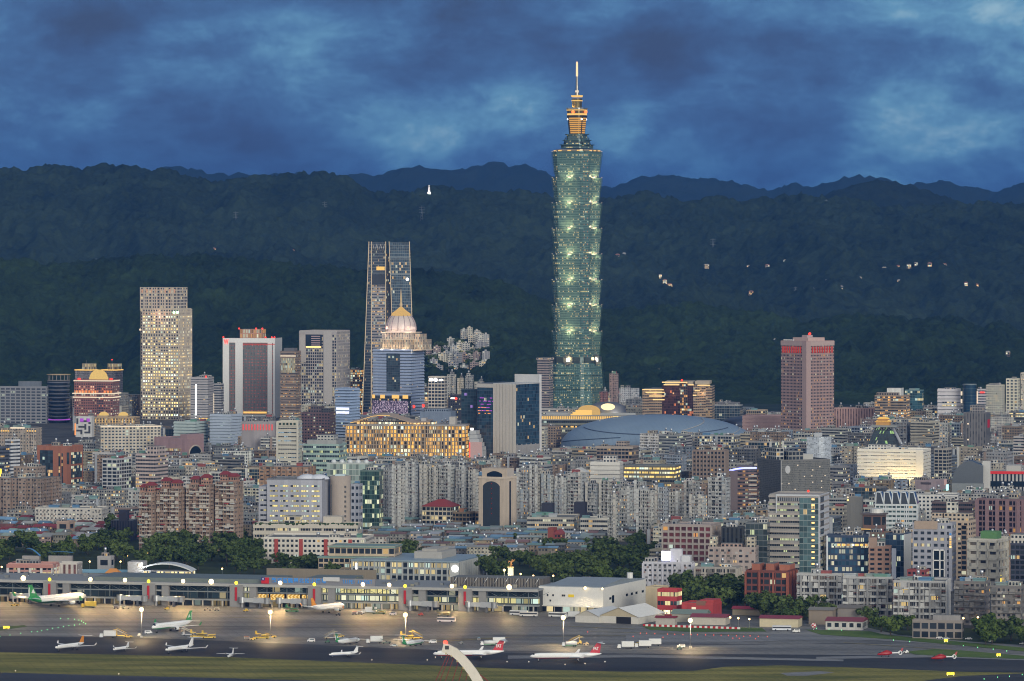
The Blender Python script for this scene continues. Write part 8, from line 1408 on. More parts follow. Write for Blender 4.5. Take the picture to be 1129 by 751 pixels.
# ================================================================== ground vehicles
def wheels(root, xs, wy, r=.45):
    for x in xs:
        for s_ in (-1, 1): mb = MB(); mb.tube([(x, s_*(wy-.3), r), (x, s_*wy, r)], r, 10); mesh_obj('wheel', mb, PAINT, root, col=(.02, .02, .02))
def bx(root, name, x0, x1, y, z0, z1, col, mat=None, taper=0.0):
    mb = MB(); mb.prism([(x0, -y), (x1, -y), (x1, y), (x0, y)], z0, z1, 1e9, top=[(x0+taper, -y*.94), (x1-taper, -y*.94), (x1-taper, y*.94), (x0+taper, y*.94)], blank=range(4), bottom=True); return mesh_obj(name, mb, mat or SMOOTH, root, col=col)
VEH = []
def vehicle(kind, label, px, py, deg, col=None, group=None):
    x, y = G(px, py); cat = {'catering_truck': 'truck', 'tanker_truck': 'truck', 'stair_truck': 'truck', 'belt_loader': 'loader', 'cargo_loader': 'loader', 'tow_tractor': 'tractor', 'baggage_cart': 'cart', 'airport_bus': 'bus', 'van': 'van', 'car': 'car'}[kind]; t = thing(kind, label, cat, (x, y, .1), R(deg), group); YL, WT, DK = (.62, .42, .05), (.66, .66, .64), (.05, .05, .055)
    if kind == 'catering_truck':
        c = col or WT; cb = bx(t, 'cab', 3, 5.2, 1.25, .5, 2.7, c, taper=.2); bx(cb, 'windscreen', 4.6, 5.15, 1.1, 1.6, 2.5, DK, GLASS); bx(t, 'chassis', -5, 5, 1.1, .45, .9, DK); bx(t, 'cargo_box', -5, 2.6, 1.4, 1.3, 4.6, c)
        mb = MB()
        for s_ in (-1, 1): mb.tube([(-4, s_*.9, .9), (1.5, s_*.9, 1.4)], .12, 4); mb.tube([(1.5, s_*.9, .9), (-4, s_*.9, 1.4)], .12, 4)
        mesh_obj('scissor_lift', mb, METAL, t, col=(.3, .3, .3)); wheels(t, (3.8, -3.2), 1.2)
    elif kind == 'tanker_truck':
        c = col or WT; cb = bx(t, 'cab', 2.8, 4.8, 1.2, .5, 2.6, c, taper=.2); bx(cb, 'windscreen', 4.3, 4.78, 1.05, 1.6, 2.4, DK, GLASS); bx(t, 'chassis', -4.6, 4.6, 1.0, .45, .9, (.06, .2, .08)); mb = MB(); mb.tube([(-4.6, 0, 2), (-4.4, 0, 2), (2.2, 0, 2), (2.4, 0, 2)], [.7, 1.15, 1.15, .7], 12); mesh_obj('tank', mb, SMOOTH, t, col=c); wheels(t, (3.5, -2.4, -3.6), 1.15)
    elif kind == 'stair_truck':
        c = col or YL; cb = bx(t, 'cab', 2.4, 4, 1.1, .5, 2.2, c, taper=.15); bx(cb, 'windscreen', 3.5, 3.98, 1.0, 1.4, 2.1, DK, GLASS); bx(t, 'chassis', -4, 4, 1.05, .45, 1.0, c); mb = MB()
        for i in range(12): mb.box(-4+i*.58, -3.3+i*.58, -1, 1, 1.0+i*.3, 1.35+i*.3)
        mesh_obj('stairs', mb, METAL, t, col=(.5, .48, .42)); mb = MB()
        for s_ in (-1, 1): mb.tube([(-4, s_*1.05, 2.2), (3, s_*1.05, 5.6)], .1, 4); mb.tube([(2.6, s_*.9, 1), (2.6, s_*.9, 4.4)], .15, 4)
        mesh_obj('handrail', mb, SMOOTH, t, col=c); bx(t, 'landing', 2.4, 4.6, 1.1, 4.3, 4.6, c); wheels(t, (2.8, -2.8), 1.1)
    elif kind == 'belt_loader':
        c = col or YL; bx(t, 'chassis', -2.6, 2.6, .9, .4, 1.1, c); bx(t, 'seat', -.4, .3, .4, 1.1, 1.7, DK); mb = MB(); mb.prism([(-3.6, -.5), (3.8, -.5), (3.8, .5), (-3.6, .5)], 1.1, 1.3, 1e9, blank=range(4)); bl = mesh_obj('belt', mb, PAINT, t, col=(.1, .1, .1)); bl.rotation_euler = (0, -.3, 0); bl.location = (0, 0, .8); mb = MB()
        for s_ in (-1, 1): mb.tube([(-3.6, s_*.6, .9), (3.8, s_*.6, 3.1)], .14, 4)
        mesh_obj('side_rail', mb, SMOOTH, t, col=c); wheels(t, (1.8, -1.8), .95)
    elif kind == 'cargo_loader':
        c = col or YL; bx(t, 'chassis', -4.4, 4.4, 1.6, .4, 1.2, c); bx(t, 'rear_deck', -4.4, .6, 1.7, 2.2, 2.6, c); bx(t, 'front_deck', .9, 4.4, 1.7, 3.0, 3.4, c); cb = bx(t, 'cab', 3.2, 4.4, .6, 3.4, 5.0, c); bx(cb, 'windscreen', 4.1, 4.45, .5, 4.0, 4.8, DK, GLASS); mb = MB()
        for s_ in (-1, 1): mb.tube([(-4, s_*1.3, 1.2), (.4, s_*1.3, 2.3)], .14, 4); mb.tube([(.4, s_*1.3, 1.2), (-4, s_*1.3, 2.3)], .14, 4); mb.tube([(1.2, s_*1.3, 1.2), (4.2, s_*1.3, 3.1)], .14, 4); mb.tube([(-4.2, s_*1.6, 2.6), (-4.2, s_*1.6, 3.8)], .08, 4)
        mesh_obj('scissor_lift', mb, METAL, t, col=(.4, .3, .08)); wheels(t, (3.2, -3.2), 1.6)
    elif kind == 'tow_tractor':
        c = col or YL; bx(t, 'body', -1.6, 1.7, .8, .35, 1.1, c); cb = bx(t, 'cab', -1.1, .3, .75, 1.1, 2.0, c, taper=.15); bx(cb, 'windscreen', .0, .34, .65, 1.25, 1.85, DK, GLASS); wheels(t, (1.1, -1.0), .85, .4)
    elif kind == 'baggage_cart':
        c = col or WT; bx(t, 'platform', -1.6, 1.6, .8, .5, .65, DK); bx(t, 'canopy', -1.6, 1.6, .82, 2.0, 2.1, c); bx(t, 'load', -1.4, 1.4, .7, .65, 1.7, (.25, .22, .2), PAINT); mb = MB()
        for a in (-1.55, 1.55):
            for s_ in (-1, 1): mb.box(a-.05, a+.05, s_*.78-.05, s_*.78+.05, .6, 2.0)
        mesh_obj('canopy_post', mb, METAL, t); wheels(t, (1.1, -1.1), .8, .3)
    elif kind == 'airport_bus':
        c = col or WT; bx(t, 'body', -6, 6, 1.4, .4, 3.2, c); bx(t, 'window_band', -5.8, 5.9, 1.43, 1.6, 2.6, DK, facade((.04, .96), (0, 1), .5, (.95, .9, .6), .6)); bx(t, 'windscreen', 5.9, 6.06, 1.2, 1.2, 2.9, DK, GLASS); wheels(t, (4, -3.8), 1.42, .5)
    elif kind == 'van':
        c = col or WT; bx(t, 'body', -2.4, 2.4, .95, .35, 1.3, c); cb = bx(t, 'cabin', -2.35, 1.6, .9, 1.3, 2.2, c, taper=.2); bx(cb, 'windscreen', 1.0, 1.55, .8, 1.35, 2.05, DK, GLASS); bx(cb, 'side_window', -1.9, .8, .93, 1.45, 2.0, DK, GLASS); wheels(t, (1.5, -1.5), .95, .36)
    else:
        c = col or WT; bx(t, 'body', -2.2, 2.2, .88, .3, .95, c); cb = bx(t, 'cabin', -1.5, 1.0, .8, .95, 1.5, c, taper=.35); bx(cb, 'window', -1.3, .8, .82, 1.05, 1.4, DK, GLASS, .3); wheels(t, (1.35, -1.35), .88, .33)
    VEH.append(t); return t
YL = (.62, .42, .05)
for a in [
 ('catering_truck', 'white high-box truck below the first mast lamp, left of the stair truck', 119, 703.5, 178, None), ('stair_truck', 'yellow stair truck with pale stairs beside the leftmost white truck', 133, 702, 200, None), ('van', 'white van at the foot of the leftmost mast', 163.5, 699, 20, None), ('belt_loader', 'low yellow loader on the warm lit patch left of the leftmost mast', 141, 703.5, 190, None), ('tow_tractor', 'small white tractor standing by the leftmost mast base', 154, 702, 60, (.6, .6, .58)),
 ('stair_truck', 'grey stair truck docked behind the green-bellied jet', 207, 701, 205, (.5, .5, .5)), ('cargo_loader', 'yellow loader directly right of the grey stair truck', 217.5, 703, 186, None), ('cargo_loader', 'yellow loader standing apart, farthest right of the green-bellied jet', 230, 704, 184, None),
 ('tow_tractor', 'yellow tractor left of the second mast', 279, 706, 188, None), ('cargo_loader', 'big yellow loader at the foot of the second mast', 289, 704.5, 176, None), ('belt_loader', 'yellow loader right of the second mast', 299, 703.5, 200, None), ('baggage_cart', 'orange-brown cart at the left end of the second mast group', 272, 705.5, 182, (.5, .2, .06)),
 ('van', 'white van with pale roof left of the first turboprop', 343, 708, 180, None), ('stair_truck', 'tan stair truck behind the first turboprop', 364, 704.5, 25, (.5, .4, .25)), ('belt_loader', 'yellow belt loader just behind the first turboprop', 374, 703, 195, None), ('tow_tractor', 'dark green tractor under the first turboprop wing', 361, 709, 185, (.05, .14, .08)),
 ('catering_truck', 'small white box truck between the two turboprops', 413, 709.5, 182, None), ('belt_loader', 'dark loader left of the second turboprop', 426, 710, 190, (.1, .14, .1)), ('cargo_loader', 'large yellow loader behind the second turboprop under the third mast', 449, 705, 184, None), ('stair_truck', 'yellow stair truck right of the third mast', 459, 704.5, 170, None), ('car', 'silver car in front of the second turboprop', 434.5, 713, 182, (.5, .55, .56)), ('van', 'white van right of the second turboprop', 477, 709.5, 185, None),
 ('baggage_cart', 'cart with a tall pale blue load near the arched pylon', 528, 707, 90, (.2, .45, .6)), ('tow_tractor', 'dark tractor between the arched pylon and the pale blue cart', 508, 710.5, 185, (.14, .14, .13)), ('catering_truck', 'white truck above the tail of the left red airliner', 548, 711, 184, None), ('tanker_truck', 'white tanker above the tail of the left red airliner', 538, 712, 188, None),
 ('tanker_truck', 'white and green tanker at the foot of the fourth mast', 628, 713, 184, None), ('stair_truck', 'yellow lit stair truck right of the fourth mast', 634, 710.5, 8, None), ('tow_tractor', 'tan tractor right of the yellow lit stair truck', 646, 711.5, 190, (.5, .36, .16)),
 ('catering_truck', 'leftmost of the two long white trucks in line', 690, 715.5, 182, None), ('catering_truck', 'second long white truck, with a yellow arm beside it', 709, 714.5, 182, None), ('catering_truck', 'rear white truck standing higher at the right end of the line', 720, 712.5, 182, None), ('belt_loader', 'yellow belt loader between the long white trucks', 700, 713, 10, None), ('tow_tractor', 'dark tractor with white top left of the fifth mast', 749, 716.5, 184, (.1, .16, .1)), ('van', 'white van behind the dark tractor by the fifth mast', 751, 714.3, 184, None),
 ('airport_bus', 'white airport bus in front of the last lit terminal windows', 572, 678.5, 167, None), ('airport_bus', 'white airport bus with open side right of the first, by the white cargo building', 583, 680, 168, (.6, .58, .55)), ('airport_bus', 'white bus parked before the white cargo building', 615, 680.5, 166, None), ('catering_truck', 'white service truck near the smaller hangar tent', 631, 682, 166, None), ('airport_bus', 'long white bus streaked with red on the apron before the last pier', 492, 686, 172, (.7, .6, .58)),
 ('airport_bus', 'long pale bus on the service lane by the maroon-roofed shed', 862, 695.5, 176, (.62, .66, .72)), ('van', 'white van with tail lights behind the long pale bus', 878, 697.5, 176, None),
 ('cargo_loader', 'green loader left of the orange-tailed jet', 322, 675, 168, (.05, .2, .08)), ('tow_tractor', 'dark tractor by the nose of the orange-tailed jet', 373, 679, 165, (.06, .06, .07)), ('baggage_cart', 'red and white cart right of the orange-tailed jet', 391, 678, 165, (.5, .1, .08)), ('baggage_cart', 'blue and white cart next to the red and white cart', 397, 677.8, 165, (.15, .25, .5)), ('catering_truck', 'white truck at the lit arcade right of the carts', 407, 677, 167, None), ('cargo_loader', 'dark green loader at the lit arcade', 418, 677.4, 168, (.07, .12, .07)), ('van', 'silver van before the fifth pier tower', 433, 678.5, 167, (.5, .5, .52)), ('tow_tractor', 'red tractor right of the fifth pier tower', 464, 679, 165, (.5, .08, .05)), ('cargo_loader', 'dark loader before the lit windows, left of the last pier', 489, 680, 168, (.14, .13, .09)),
 ('catering_truck', 'yellow truck at the nose of the green-tailed jet', 98, 670.5, 170, YL), ('belt_loader', 'yellow loader behind the green-tailed jet', 16, 668.5, 168, YL), ('baggage_cart', 'pale cart in the first warm arcade bays', 128, 671.5, 168, None), ('belt_loader', 'long grey loader in the arcade left of the second pier', 139, 671.5, 168, (.4, .38, .33)), ('tow_tractor', 'yellow tractor beneath the second jet bridge', 184, 672.5, 168, YL), ('belt_loader', 'grey loader in the arcade left of the third pier', 229, 673.5, 168, (.4, .36, .3)), ('baggage_cart', 'white cart beside the grey arcade loader', 239, 673.8, 168, None), ('tow_tractor', 'yellow tractor below the third pier jet bridge', 271, 674.5, 168, YL),
 ('car', 'white car parked before the low brown-grey office', 1036, 704.5, 170, None), ('car', 'silver car next to the white car by the brown-grey office', 1043, 705.2, 170, (.5, .52, .55)), ('car', 'white car on the verge road, left of the yellow sign', 1068, 705.5, 168, None), ('car', 'white car farther right on the verge road', 1091, 708, 168, None), ('car', 'white car at the right edge of the verge road', 1128, 711, 168, None), ('tow_tractor', 'small white tractor between the two helicopters', 999, 720.5, 185, (.6, .6, .58))]: vehicle(*a)
# ---- flood masts on the apron
for px, yl, yb, lab in [(156, 672, 703, 'slim apron light mast beside the green-bellied jet'), (298, 675, 704, 'slim apron light mast standing by yellow loaders, second from left'), (447, 678, 705, 'slim apron light mast behind the green-bellied turboprop'), (621, 681, 712, 'slim apron light mast behind the right red airliner'), (761, 684, 715, 'slim apron light mast by the red and white barrier')]:
    x, y = G(px, yb); s = (yb-YH)/H; h = (yb-yl)/s; t = thing('light_mast', lab, 'light mast', (x, y, 0), 0, 'flood masts on the apron'); mb = MB(); mb.tube([(0, 0, 0), (0, 0, h)], [.28, .14], 8); mesh_obj('pole', mb, METAL, t, col=(.5, .5, .5)); mb = MB(); mb.box(-1.3, 1.3, -.3, .3, h-.3, h+.1); mesh_obj('lamp_bar', mb, METAL, t, col=(.3, .3, .3)); mb = MB(); mb.ball((0, -.4, h), 1.4, 8); mesh_obj('flood_lamp', mb, E_FLOOD, t); mb = MB(); mb.box(-.8, .8, -.8, .8, 0, 1.1); mesh_obj('base', mb, PAINT, t, col=(.5, .48, .42)); lamp((0, -1.8, h-1.6), 32000, (1, .70, .33), .6, parent=t, spot=150, aim=(0, -.25, -1))
# ---- arched pylon close to the camera
Dp = 2050.0; sp = F/Dp; xz = lambda px, py: ((px-CX)/sp, H-(py-YH)/sp); py_ = thing('arched_pylon', 'curved white bridge pylon with a red beacon and thin red stay cables', 'bridge pylon', (xz(515, 0)[0], Dp, 0)); px0 = xz(515, 0)[0]
P = [(488, 714), (494, 715.5), (501, 719), (508, 725), (515, 733), (521, 741), (526, 749), (531, 760), (538, 785), (543, 815), (546, 850)]; Q = [xz(*p) for p in P]; mb = MB(); hw = [2.0, 2.0, 2.0, 2.0, 2.05, 2.1, 2.2, 2.3, 2.5, 2.7, 2.9]
ring = []
for i, (x, z) in enumerate(Q):
    a, c = Q[max(0, i-1)], Q[min(len(Q)-1, i+1)]; t = Vector((c[0]-a[0], 0, c[1]-a[1])).normalized(); n = Vector((-t.z, 0, t.x)); ctr = Vector((x-px0, 0, z)); w = hw[i]; ring.append([ctr+n*w+Vector((0, -1.6, 0)), ctr-n*w+Vector((0, -1.6, 0)), ctr-n*w+Vector((0, 1.6, 0)), ctr+n*w+Vector((0, 1.6, 0))])
for r0, r1 in zip(ring, ring[1:]):
    for k in range(4): mb.face([r0[k], r0[(k+1) % 4], r1[(k+1) % 4], r1[k]])
mb.face(ring[0][::-1]); arc = mesh_obj('arch_beam', mb, PAINT, py_, col=(.62, .58, .50)); mb = MB()
for i in range(1, 8): c = (ring[i][1]+ring[i][2])/2; mb.box(c.x-.5, c.x+.1, -1.9, 1.9, c.z-.5, c.z+.3)
mesh_obj('cable_anchor', mb, METAL, py_, col=(.5, .4, .2)); mb = MB(); b0 = ring[0]; mb.box(b0[0].x+.6, b0[0].x+2.4, -1.72, -1.6, b0[1].z+1.2, b0[1].z+2.9); mesh_obj('hatch', mb, PAINT, py_, col=(.05, .05, .05))
mb = MB(); mb.ball((xz(491, 0)[0]-px0, 0, xz(0, 708.5)[1]), 1.0, 8); mesh_obj('red_beacon', mb, emis('beacon_red', (1, .05, .03), 5), py_); lamp((xz(491, 0)[0]-px0, -1.5, xz(0, 706)[1]), 250, (1, .08, .05), .4, parent=py_)
for i, (p, q) in enumerate([((495, 718.5), (458, 800)), ((497, 719.5), (466, 800)), ((501, 722), (474, 800)), ((506, 727), (484, 800)), ((511, 733), (492, 800)), ((516, 740), (502, 800)), ((519, 736), (600, 800))]):
    for dy in (-1.2, 1.2):
        a, c = xz(*p), xz(*q); mb = MB(); mb.tube([(a[0]-px0, dy, a[1]), (c[0]-px0, dy*1.3, c[1])], .13, 4); mesh_obj('stay_cable', mb, PAINT, py_, col=(.24, .04, .04))
mb = MB(); a, c = xz(455, 800), xz(612, 800); mb.box(a[0]-px0, c[0]-px0, -6, 6, a[1]-2, a[1]); mesh_obj('bridge_deck', mb, PAINT, py_, col=(.3, .3, .3))
for px_ in (458, 540, 608): mb = MB(); x = xz(px_, 0)[0]-px0; mb.box(x-1.5, x+1.5, -2, 2, 0, a[1]-2); mesh_obj('deck_pier', mb, PAINT, py_, col=(.3, .3, .3))
# ---- lit monument behind the terminal
x, y = G(563, 648); mo = thing('monument', 'floodlit white square column bearing a bronze winged figure behind the terminal', 'monument', (x, y, 0)); s = (648-YH)/H; z1 = (648-626)/s; mb = MB(); mb.prism([(-2.3, -2.3), (2.3, -2.3), (2.3, 2.3), (-2.3, 2.3)], 0, z1, 1e9, top=[(-1.9, -1.9), (1.9, -1.9), (1.9, 1.9), (-1.9, 1.9)], blank=range(4)); mesh_obj('column', mb, PAINT, mo, col=(.7, .66, .55)); mb = MB(); mb.box(-2.4, 2.4, -2.4, 2.4, z1, z1+.8); mesh_obj('capital', mb, PAINT, mo, col=(.6, .45, .25))
mb = MB(); mb.tube([(0, 0, z1+.8), (.1, 0, z1+2.5), (.5, 0, z1+4.0), (.9, 0, z1+5.2)], [.9, .8, .75, .3], 8); mb.ball((1.2, 0, z1+5.6), .55, 6); mb.tube([(.5, 0, z1+4), (-1.2, 0, z1+4.8), (-2.0, -.3, z1+3.2)], [.5, .55, .1], 6); mb.tube([(.6, 0, z1+4.1), (2.2, -.4, z1+5.2), (3.0, -.4, z1+6.2)], [.4, .45, .1], 6); mb.tube([(.2, 0, z1+2.4), (1.8, 0, z1+2.0)], [.5, .15], 6); mesh_obj('bronze_figure', mb, SMOOTH, mo, col=(.42, .20, .06))
for dx_ in (-7, 6): lamp((dx_, -9, 10), 3800, (1, .80, .45), .5, parent=mo)
mb = MB(); mb.ball((-4.6, -3, z1-1.5), .9, 8); mesh_obj('spot_lamp', mb, E_FLOOD, mo); mb = MB(); mb.tube([(-4.6, -3, 0), (-4.6, -3, z1-2)], .15, 6); mesh_obj('lamp_post', mb, METAL, mo)
# ---- small lights on the field
def lightset(name, pts, mat, label, cat, group, r=.42, z=.5):
    mb = MB(); mb.ball((0, 0, z), r, 5); mb.box(-.1, .1, -.1, .1, 0, z); p0 = None
    for px, py in pts:
        x, y = G(px, py)
        if p0 is None: p0 = mesh_obj(name, mb, mat, loc=(x, y, .3)); o = p0
        else: o = p0.copy(); COL.objects.link(o); o.location = (x, y, .3)
        tag(o, label, cat, group)
lightset('taxiway_light', [(67, 683), (75, 683.5), (82, 684), (87, 685), (90, 686), (92, 687.5), (94.5, 689), (88, 689.5), (82, 690.5), (76, 691), (70, 692), (64, 693), (58, 694), (52, 695.5), (46, 696.5), (41, 697.5), (35, 697.8), (23, 699.5), (11, 701.5), (0, 703)], E_GREEN, 'tiny green taxiway light in the curved line on the left apron', 'light', 'green taxiway lights', .26)
lightset('taxiway_light', [(900+14*i, 694+.9*i+(i*i)*.05) for i in range(3)]+[(985, 707), (1003, 708.5), (1062, 713), (1078, 715), (1095, 717), (1110, 719), (1085, 750), (1100, 748), (1113, 747), (1127, 745)], E_GREEN, 'tiny pale green light along the right taxiway edge', 'light', 'right taxiway lights', .22)
lightset('barrier_light', [(648, 698), (698, 703), (706, 699.5), (713, 699.5), (722, 700), (731, 704), (736, 700.5), (744, 700.7), (753, 701), (762, 701), (769, 701), (778, 701.3), (787, 701.5), (795, 701.8), (803, 702), (812, 702.3), (820, 703), (827, 702.4), (836, 703), (846, 703.2), (808, 705), (815, 705.2), (833, 705.5)], emis('lamp_red_dim', (1, .12, .08), 1.6), 'tiny red warning lamp in the row along the apron edge', 'light', 'red warning lamps', .3)
lightset('edge_light', [(583, 731), (645, 733), (667, 731), (559, 731), (471, 729), (480, 726), (410, 729), (17, 741), (131, 744.5), (623, 734)], E_PALE, 'tiny pale light on the dark taxiway before the grass', 'light', 'pale edge lights', .36)
for px, py, w, lab in [(7, 694, 4.0, 'glowing yellow sign on the left grass wedge'), (1043, 708.5, 2.4, 'glowing yellow sign on the verge, left of the cars'), (1101, 724.5, 2.4, 'glowing yellow sign on the grass island'), (1048, 745.5, 4.4, 'wide glowing yellow sign of two halves on the front grass')]:
    x, y = G(px, py); t = thing('taxiway_sign', lab, 'sign', (x, y, .2), R(10)); mb = MB(); mb.box(-w/2, -.12, -.2, .2, .5, 1.9); mb.box(.12, w/2, -.2, .2, .5, 1.9); mesh_obj('lit_panel', mb, E_YEL, t); mb = MB(); mb.box(-w/2+.2, -w/2+.5, -.15, .15, 0, .5); mb.box(w/2-.5, w/2-.2, -.15, .15, 0, .5); mesh_obj('foot', mb, METAL, t)
# ---- street lamps among the trees
lp = None
for px, py, pw in [(2, 626, 0), (99, 620, 0), (141, 613, 0), (133, 620, 0), (183, 608, 0), (163, 610, 0), (209, 612, 0), (245, 628, 0), (312, 632, 0), (525, 642, 0), (574, 634, 0), (588, 636, 0), (610, 636, 0), (625, 636, 0), (651, 634, 0), (805, 683, 0), (814, 684, 0), (826, 685, 0), (868, 676, 0), (1062, 684, 0), (1078, 683, 0), (1115, 690, 0), (1088, 676, 0), (1095, 680, 0), (735, 676, 0), (256, 604, 0), (266, 607, 0)]:
    x, y = G(px, py+8)
    if lp is None:
        lp = thing('street_lamp', 'amber street lamp among the trees and sheds behind the airfield', 'street lamp', (x, y, 0), 0, 'amber street lamps'); mb = MB(); mb.tube([(0, 0, 0), (0, 0, 5.6), (0, -.8, 6.1)], .1, 6); mesh_obj('post', mb, METAL, lp); mb = MB(); mb.ball((0, -.9, 6.1), .62, 6); mesh_obj('lamp_head', mb, emis('amber_lamp', (1, .6, .2), 9), lp); r_ = lp
    else: r_ = dup(lp, (x, y, 0), 0)
    lamp((x, y-1.2, 5.8), 420, (1, .62, .25), .5)
# ================================================================== trees
def leafmat(name, c0, c1):
    m, b, out = newmat(name); tc = b.n('ShaderNodeTexCoord').outputs['Object']; oi = b.n('ShaderNodeObjectInfo'); g = b.n('ShaderNodeNewGeometry'); n = b.noise(tc, .55, 3, .6); f = b.m('ADD', b.mul(n, .6), b.m('ADD', b.mul(g.outputs['Random Per Island'], .26), b.mul(oi.outputs['Random'], .34)))
    c = b.ramp(f, [(.3, c0), (.55, tuple((p+q)/2 for p, q in zip(c0, c1))), (.85, c1)]); b.nt.links.new(princ(b, c, .75, spec=.15).outputs[0], out.inputs[0]); return m
M_LEAF = leafmat('leaves', (.018, .038, .012), (.095, .13, .034)); M_LEAF2 = leafmat('bright_leaves', (.03, .06, .012), (.10, .14, .03)); M_BARK = paint('bark', .9, 0, .5, .8)
def crown_mesh(seed, hgt, wid, n=780, leaf=.85):
    rg = random.Random(seed); mb = MB(); cl = [(rg.gauss(0, .33)*wid, rg.gauss(0, .33)*wid, hgt*(.42+.5*rg.random()), rg.uniform(.16, .3)*wid) for _ in range(13)]+[(0, 0, hgt*.72, wid*.33), (0, 0, hgt*.5, wid*.36)]
    for i in range(n):
        cx, cy, cz, r = cl[i % len(cl)]; v = Vector((rg.gauss(0, 1), rg.gauss(0, 1), rg.gauss(0, 1))).normalized()*r*(rg.random()**.4); p = Vector((cx, cy, cz))+Vector((v.x, v.y, v.z*.75)); q = leaf*rg.uniform(.6, 1.3); nrm = (v.normalized()+Vector((rg.gauss(0, .5), rg.gauss(0, .5), rg.gauss(.5, .5)))).normalized(); e1 = nrm.cross(Vector((0, 0, 1))).normalized() if abs(nrm.z) < .95 else Vector((1, 0, 0)); e2 = nrm.cross(e1)
        mb.face([p-e1*q-e2*q*.5, p+e1*q*.4-e2*q*.8, p+e1*q+e2*q*.4, p-e1*q*.3+e2*q*.9])
    return mb
PROTO = []
for k, (h, w, mt) in enumerate([(11, 9, M_LEAF), (13, 10, M_LEAF), (9, 9.5, M_LEAF), (12, 8, M_LEAF), (10, 10, M_LEAF2), (15, 11, M_LEAF)]):
    t = thing('tree', 'tree', 'tree', (0, 0, 0)); mb = MB(); mb.tube([(0, 0, 0), (.15, .1, h*.3), (0, -.1, h*.62)], [.42, .3, .12], 7)
    for a in range(4): an = a*1.6+k; mb.tube([(.1, .1, h*(.28+.05*a)), (math.cos(an)*w*.22, math.sin(an)*w*.22, h*(.5+.06*a))], [.18, .06], 5)
    mesh_obj('trunk', mb, M_BARK, t, col=(.09, .07, .05)); mesh_obj('crown', crown_mesh(k+5, h, w), mt, t); PROTO.append(t)
trg = random.Random(77); NT = 0
BELTS = [([(-20, 609), (52, 606), (58, 612), (96, 606), (100, 622), (0, 624), (-20, 628)], 26, 'dark green tree behind the pink pillared airport office', 'trees by the pink airport office', 0, 1.0),
 ([(96, 594), (152, 592), (152, 606), (280, 600), (285, 613), (292, 624), (216, 632), (105, 625)], 78, 'dark green broadleaf tree at the foot of the red-brick apartment towers', 'trees below the red-brick apartment towers', 0, 1.05),
 ([(292, 621), (362, 624), (362, 632), (388, 632), (386, 640), (260, 638), (250, 628)], 34, 'small dark tree in front of the white slab with red pilasters', 'trees before the white slab', 0, .8),
 ([(432, 606), (466, 604), (462, 618), (436, 622)], 12, 'dark tree among the tin-roofed houses', 'trees among tin-roofed houses', 0, .9),
 ([(528, 640), (536, 622), (560, 621), (640, 625), (655, 612), (690, 606), (722, 606), (728, 622), (712, 640), (700, 650), (600, 650), (566, 648)], 96, 'dark green tree in the dense wood behind the terminal and the lit column', 'trees of the dense wood behind the terminal', 0, 1.0),
 ([(742, 660), (770, 656), (818, 657), (824, 668), (862, 674), (852, 684), (800, 676), (752, 672)], 46, 'dark tall tree before the grey block with red-curtained balconies', 'trees before the balcony blocks', 0, 1.1),
 ([(824, 680), (834, 672), (868, 676), (884, 680), (880, 686), (840, 686)], 20, 'dark tree in front of the rust-red apartment block', 'trees before the rust-red block', 0, 1.05),
 ([(970, 696), (998, 692), (1006, 700), (984, 704)], 7, 'bright green bushy tree by the low brown-grey airport office', 'bright trees by the airport office', 4, 1.0),
 ([(1064, 702), (1090, 698), (1129, 704), (1160, 708), (1160, 716), (1080, 711)], 22, 'bright green tree on the verge at the right edge', 'bright trees on the right verge', 4, 1.0),
 ([(864, 686), (880, 684), (884, 690), (868, 691)], 4, 'bright green tree beside the cream maroon-roofed shed', 'trees beside the cream shed', 4, .85),
 ([(884, 678), (920, 680), (985, 690), (980, 694), (924, 690), (890, 690)], 12, 'dark tree behind the stained hangars', 'trees behind the stained hangars', 0, .8),
 ([(560, 600), (622, 604), (640, 612), (600, 612)], 14, 'dark tree around the dark red brick building', 'trees around the red brick building', 0, .75), ([(692, 592), (726, 594), (730, 602), (694, 602)], 12, 'dark tree by the apartment towers and the tin roofs', 'trees below the apartment towers', 0, .8),
 ([(1040, 568), (1052, 568), (1052, 570), (1040, 570)], 3, 'dark tree before the mauve-grey hall', 'trees before the mauve hall', 0, .7)]
for poly, n, lab, grp, base, sc in BELTS:
    xs, ys = [p[0] for p in poly], [p[1] for p in poly]; k = 0; tr = 0
    n = round(n*.64)
    while k < n and tr < n*60:
        tr += 1; p = (trg.uniform(min(xs), max(xs)), trg.uniform(min(ys), max(ys)))
        if not inpoly(p, poly): continue
        x, y = G(*p); q = obb(x, y, 3, 3, 0)
        if any(abs(f[1]-y) < 60 and abs(f[0]-x) < 60 and sat(q, f[3]) for f in near): continue
        i = base if base and trg.random() < .8 else trg.choice([0, 1, 2, 3, 5, 0, 1, 2, 4]); dup(PROTO[i], (x, y, 0), trg.uniform(0, 6.28), lab, grp, sc*trg.uniform(.9, 1.35)); k += 1; NT += 1
for i in range(26):
    p = hill_at(trg.uniform(472, 546), trg.uniform(384, 416))
    if p: dup(PROTO[i % 4], (p[0], p[1]-12, p[2]+1), i, 'dark tree between the hillside apartment blocks', 'trees among the hillside apartments', trg.uniform(1.1, 1.7))
for t in PROTO:
    for c in list(t.children): bpy.data.objects.remove(c)
    bpy.data.objects.remove(t)
print('trees', NT)
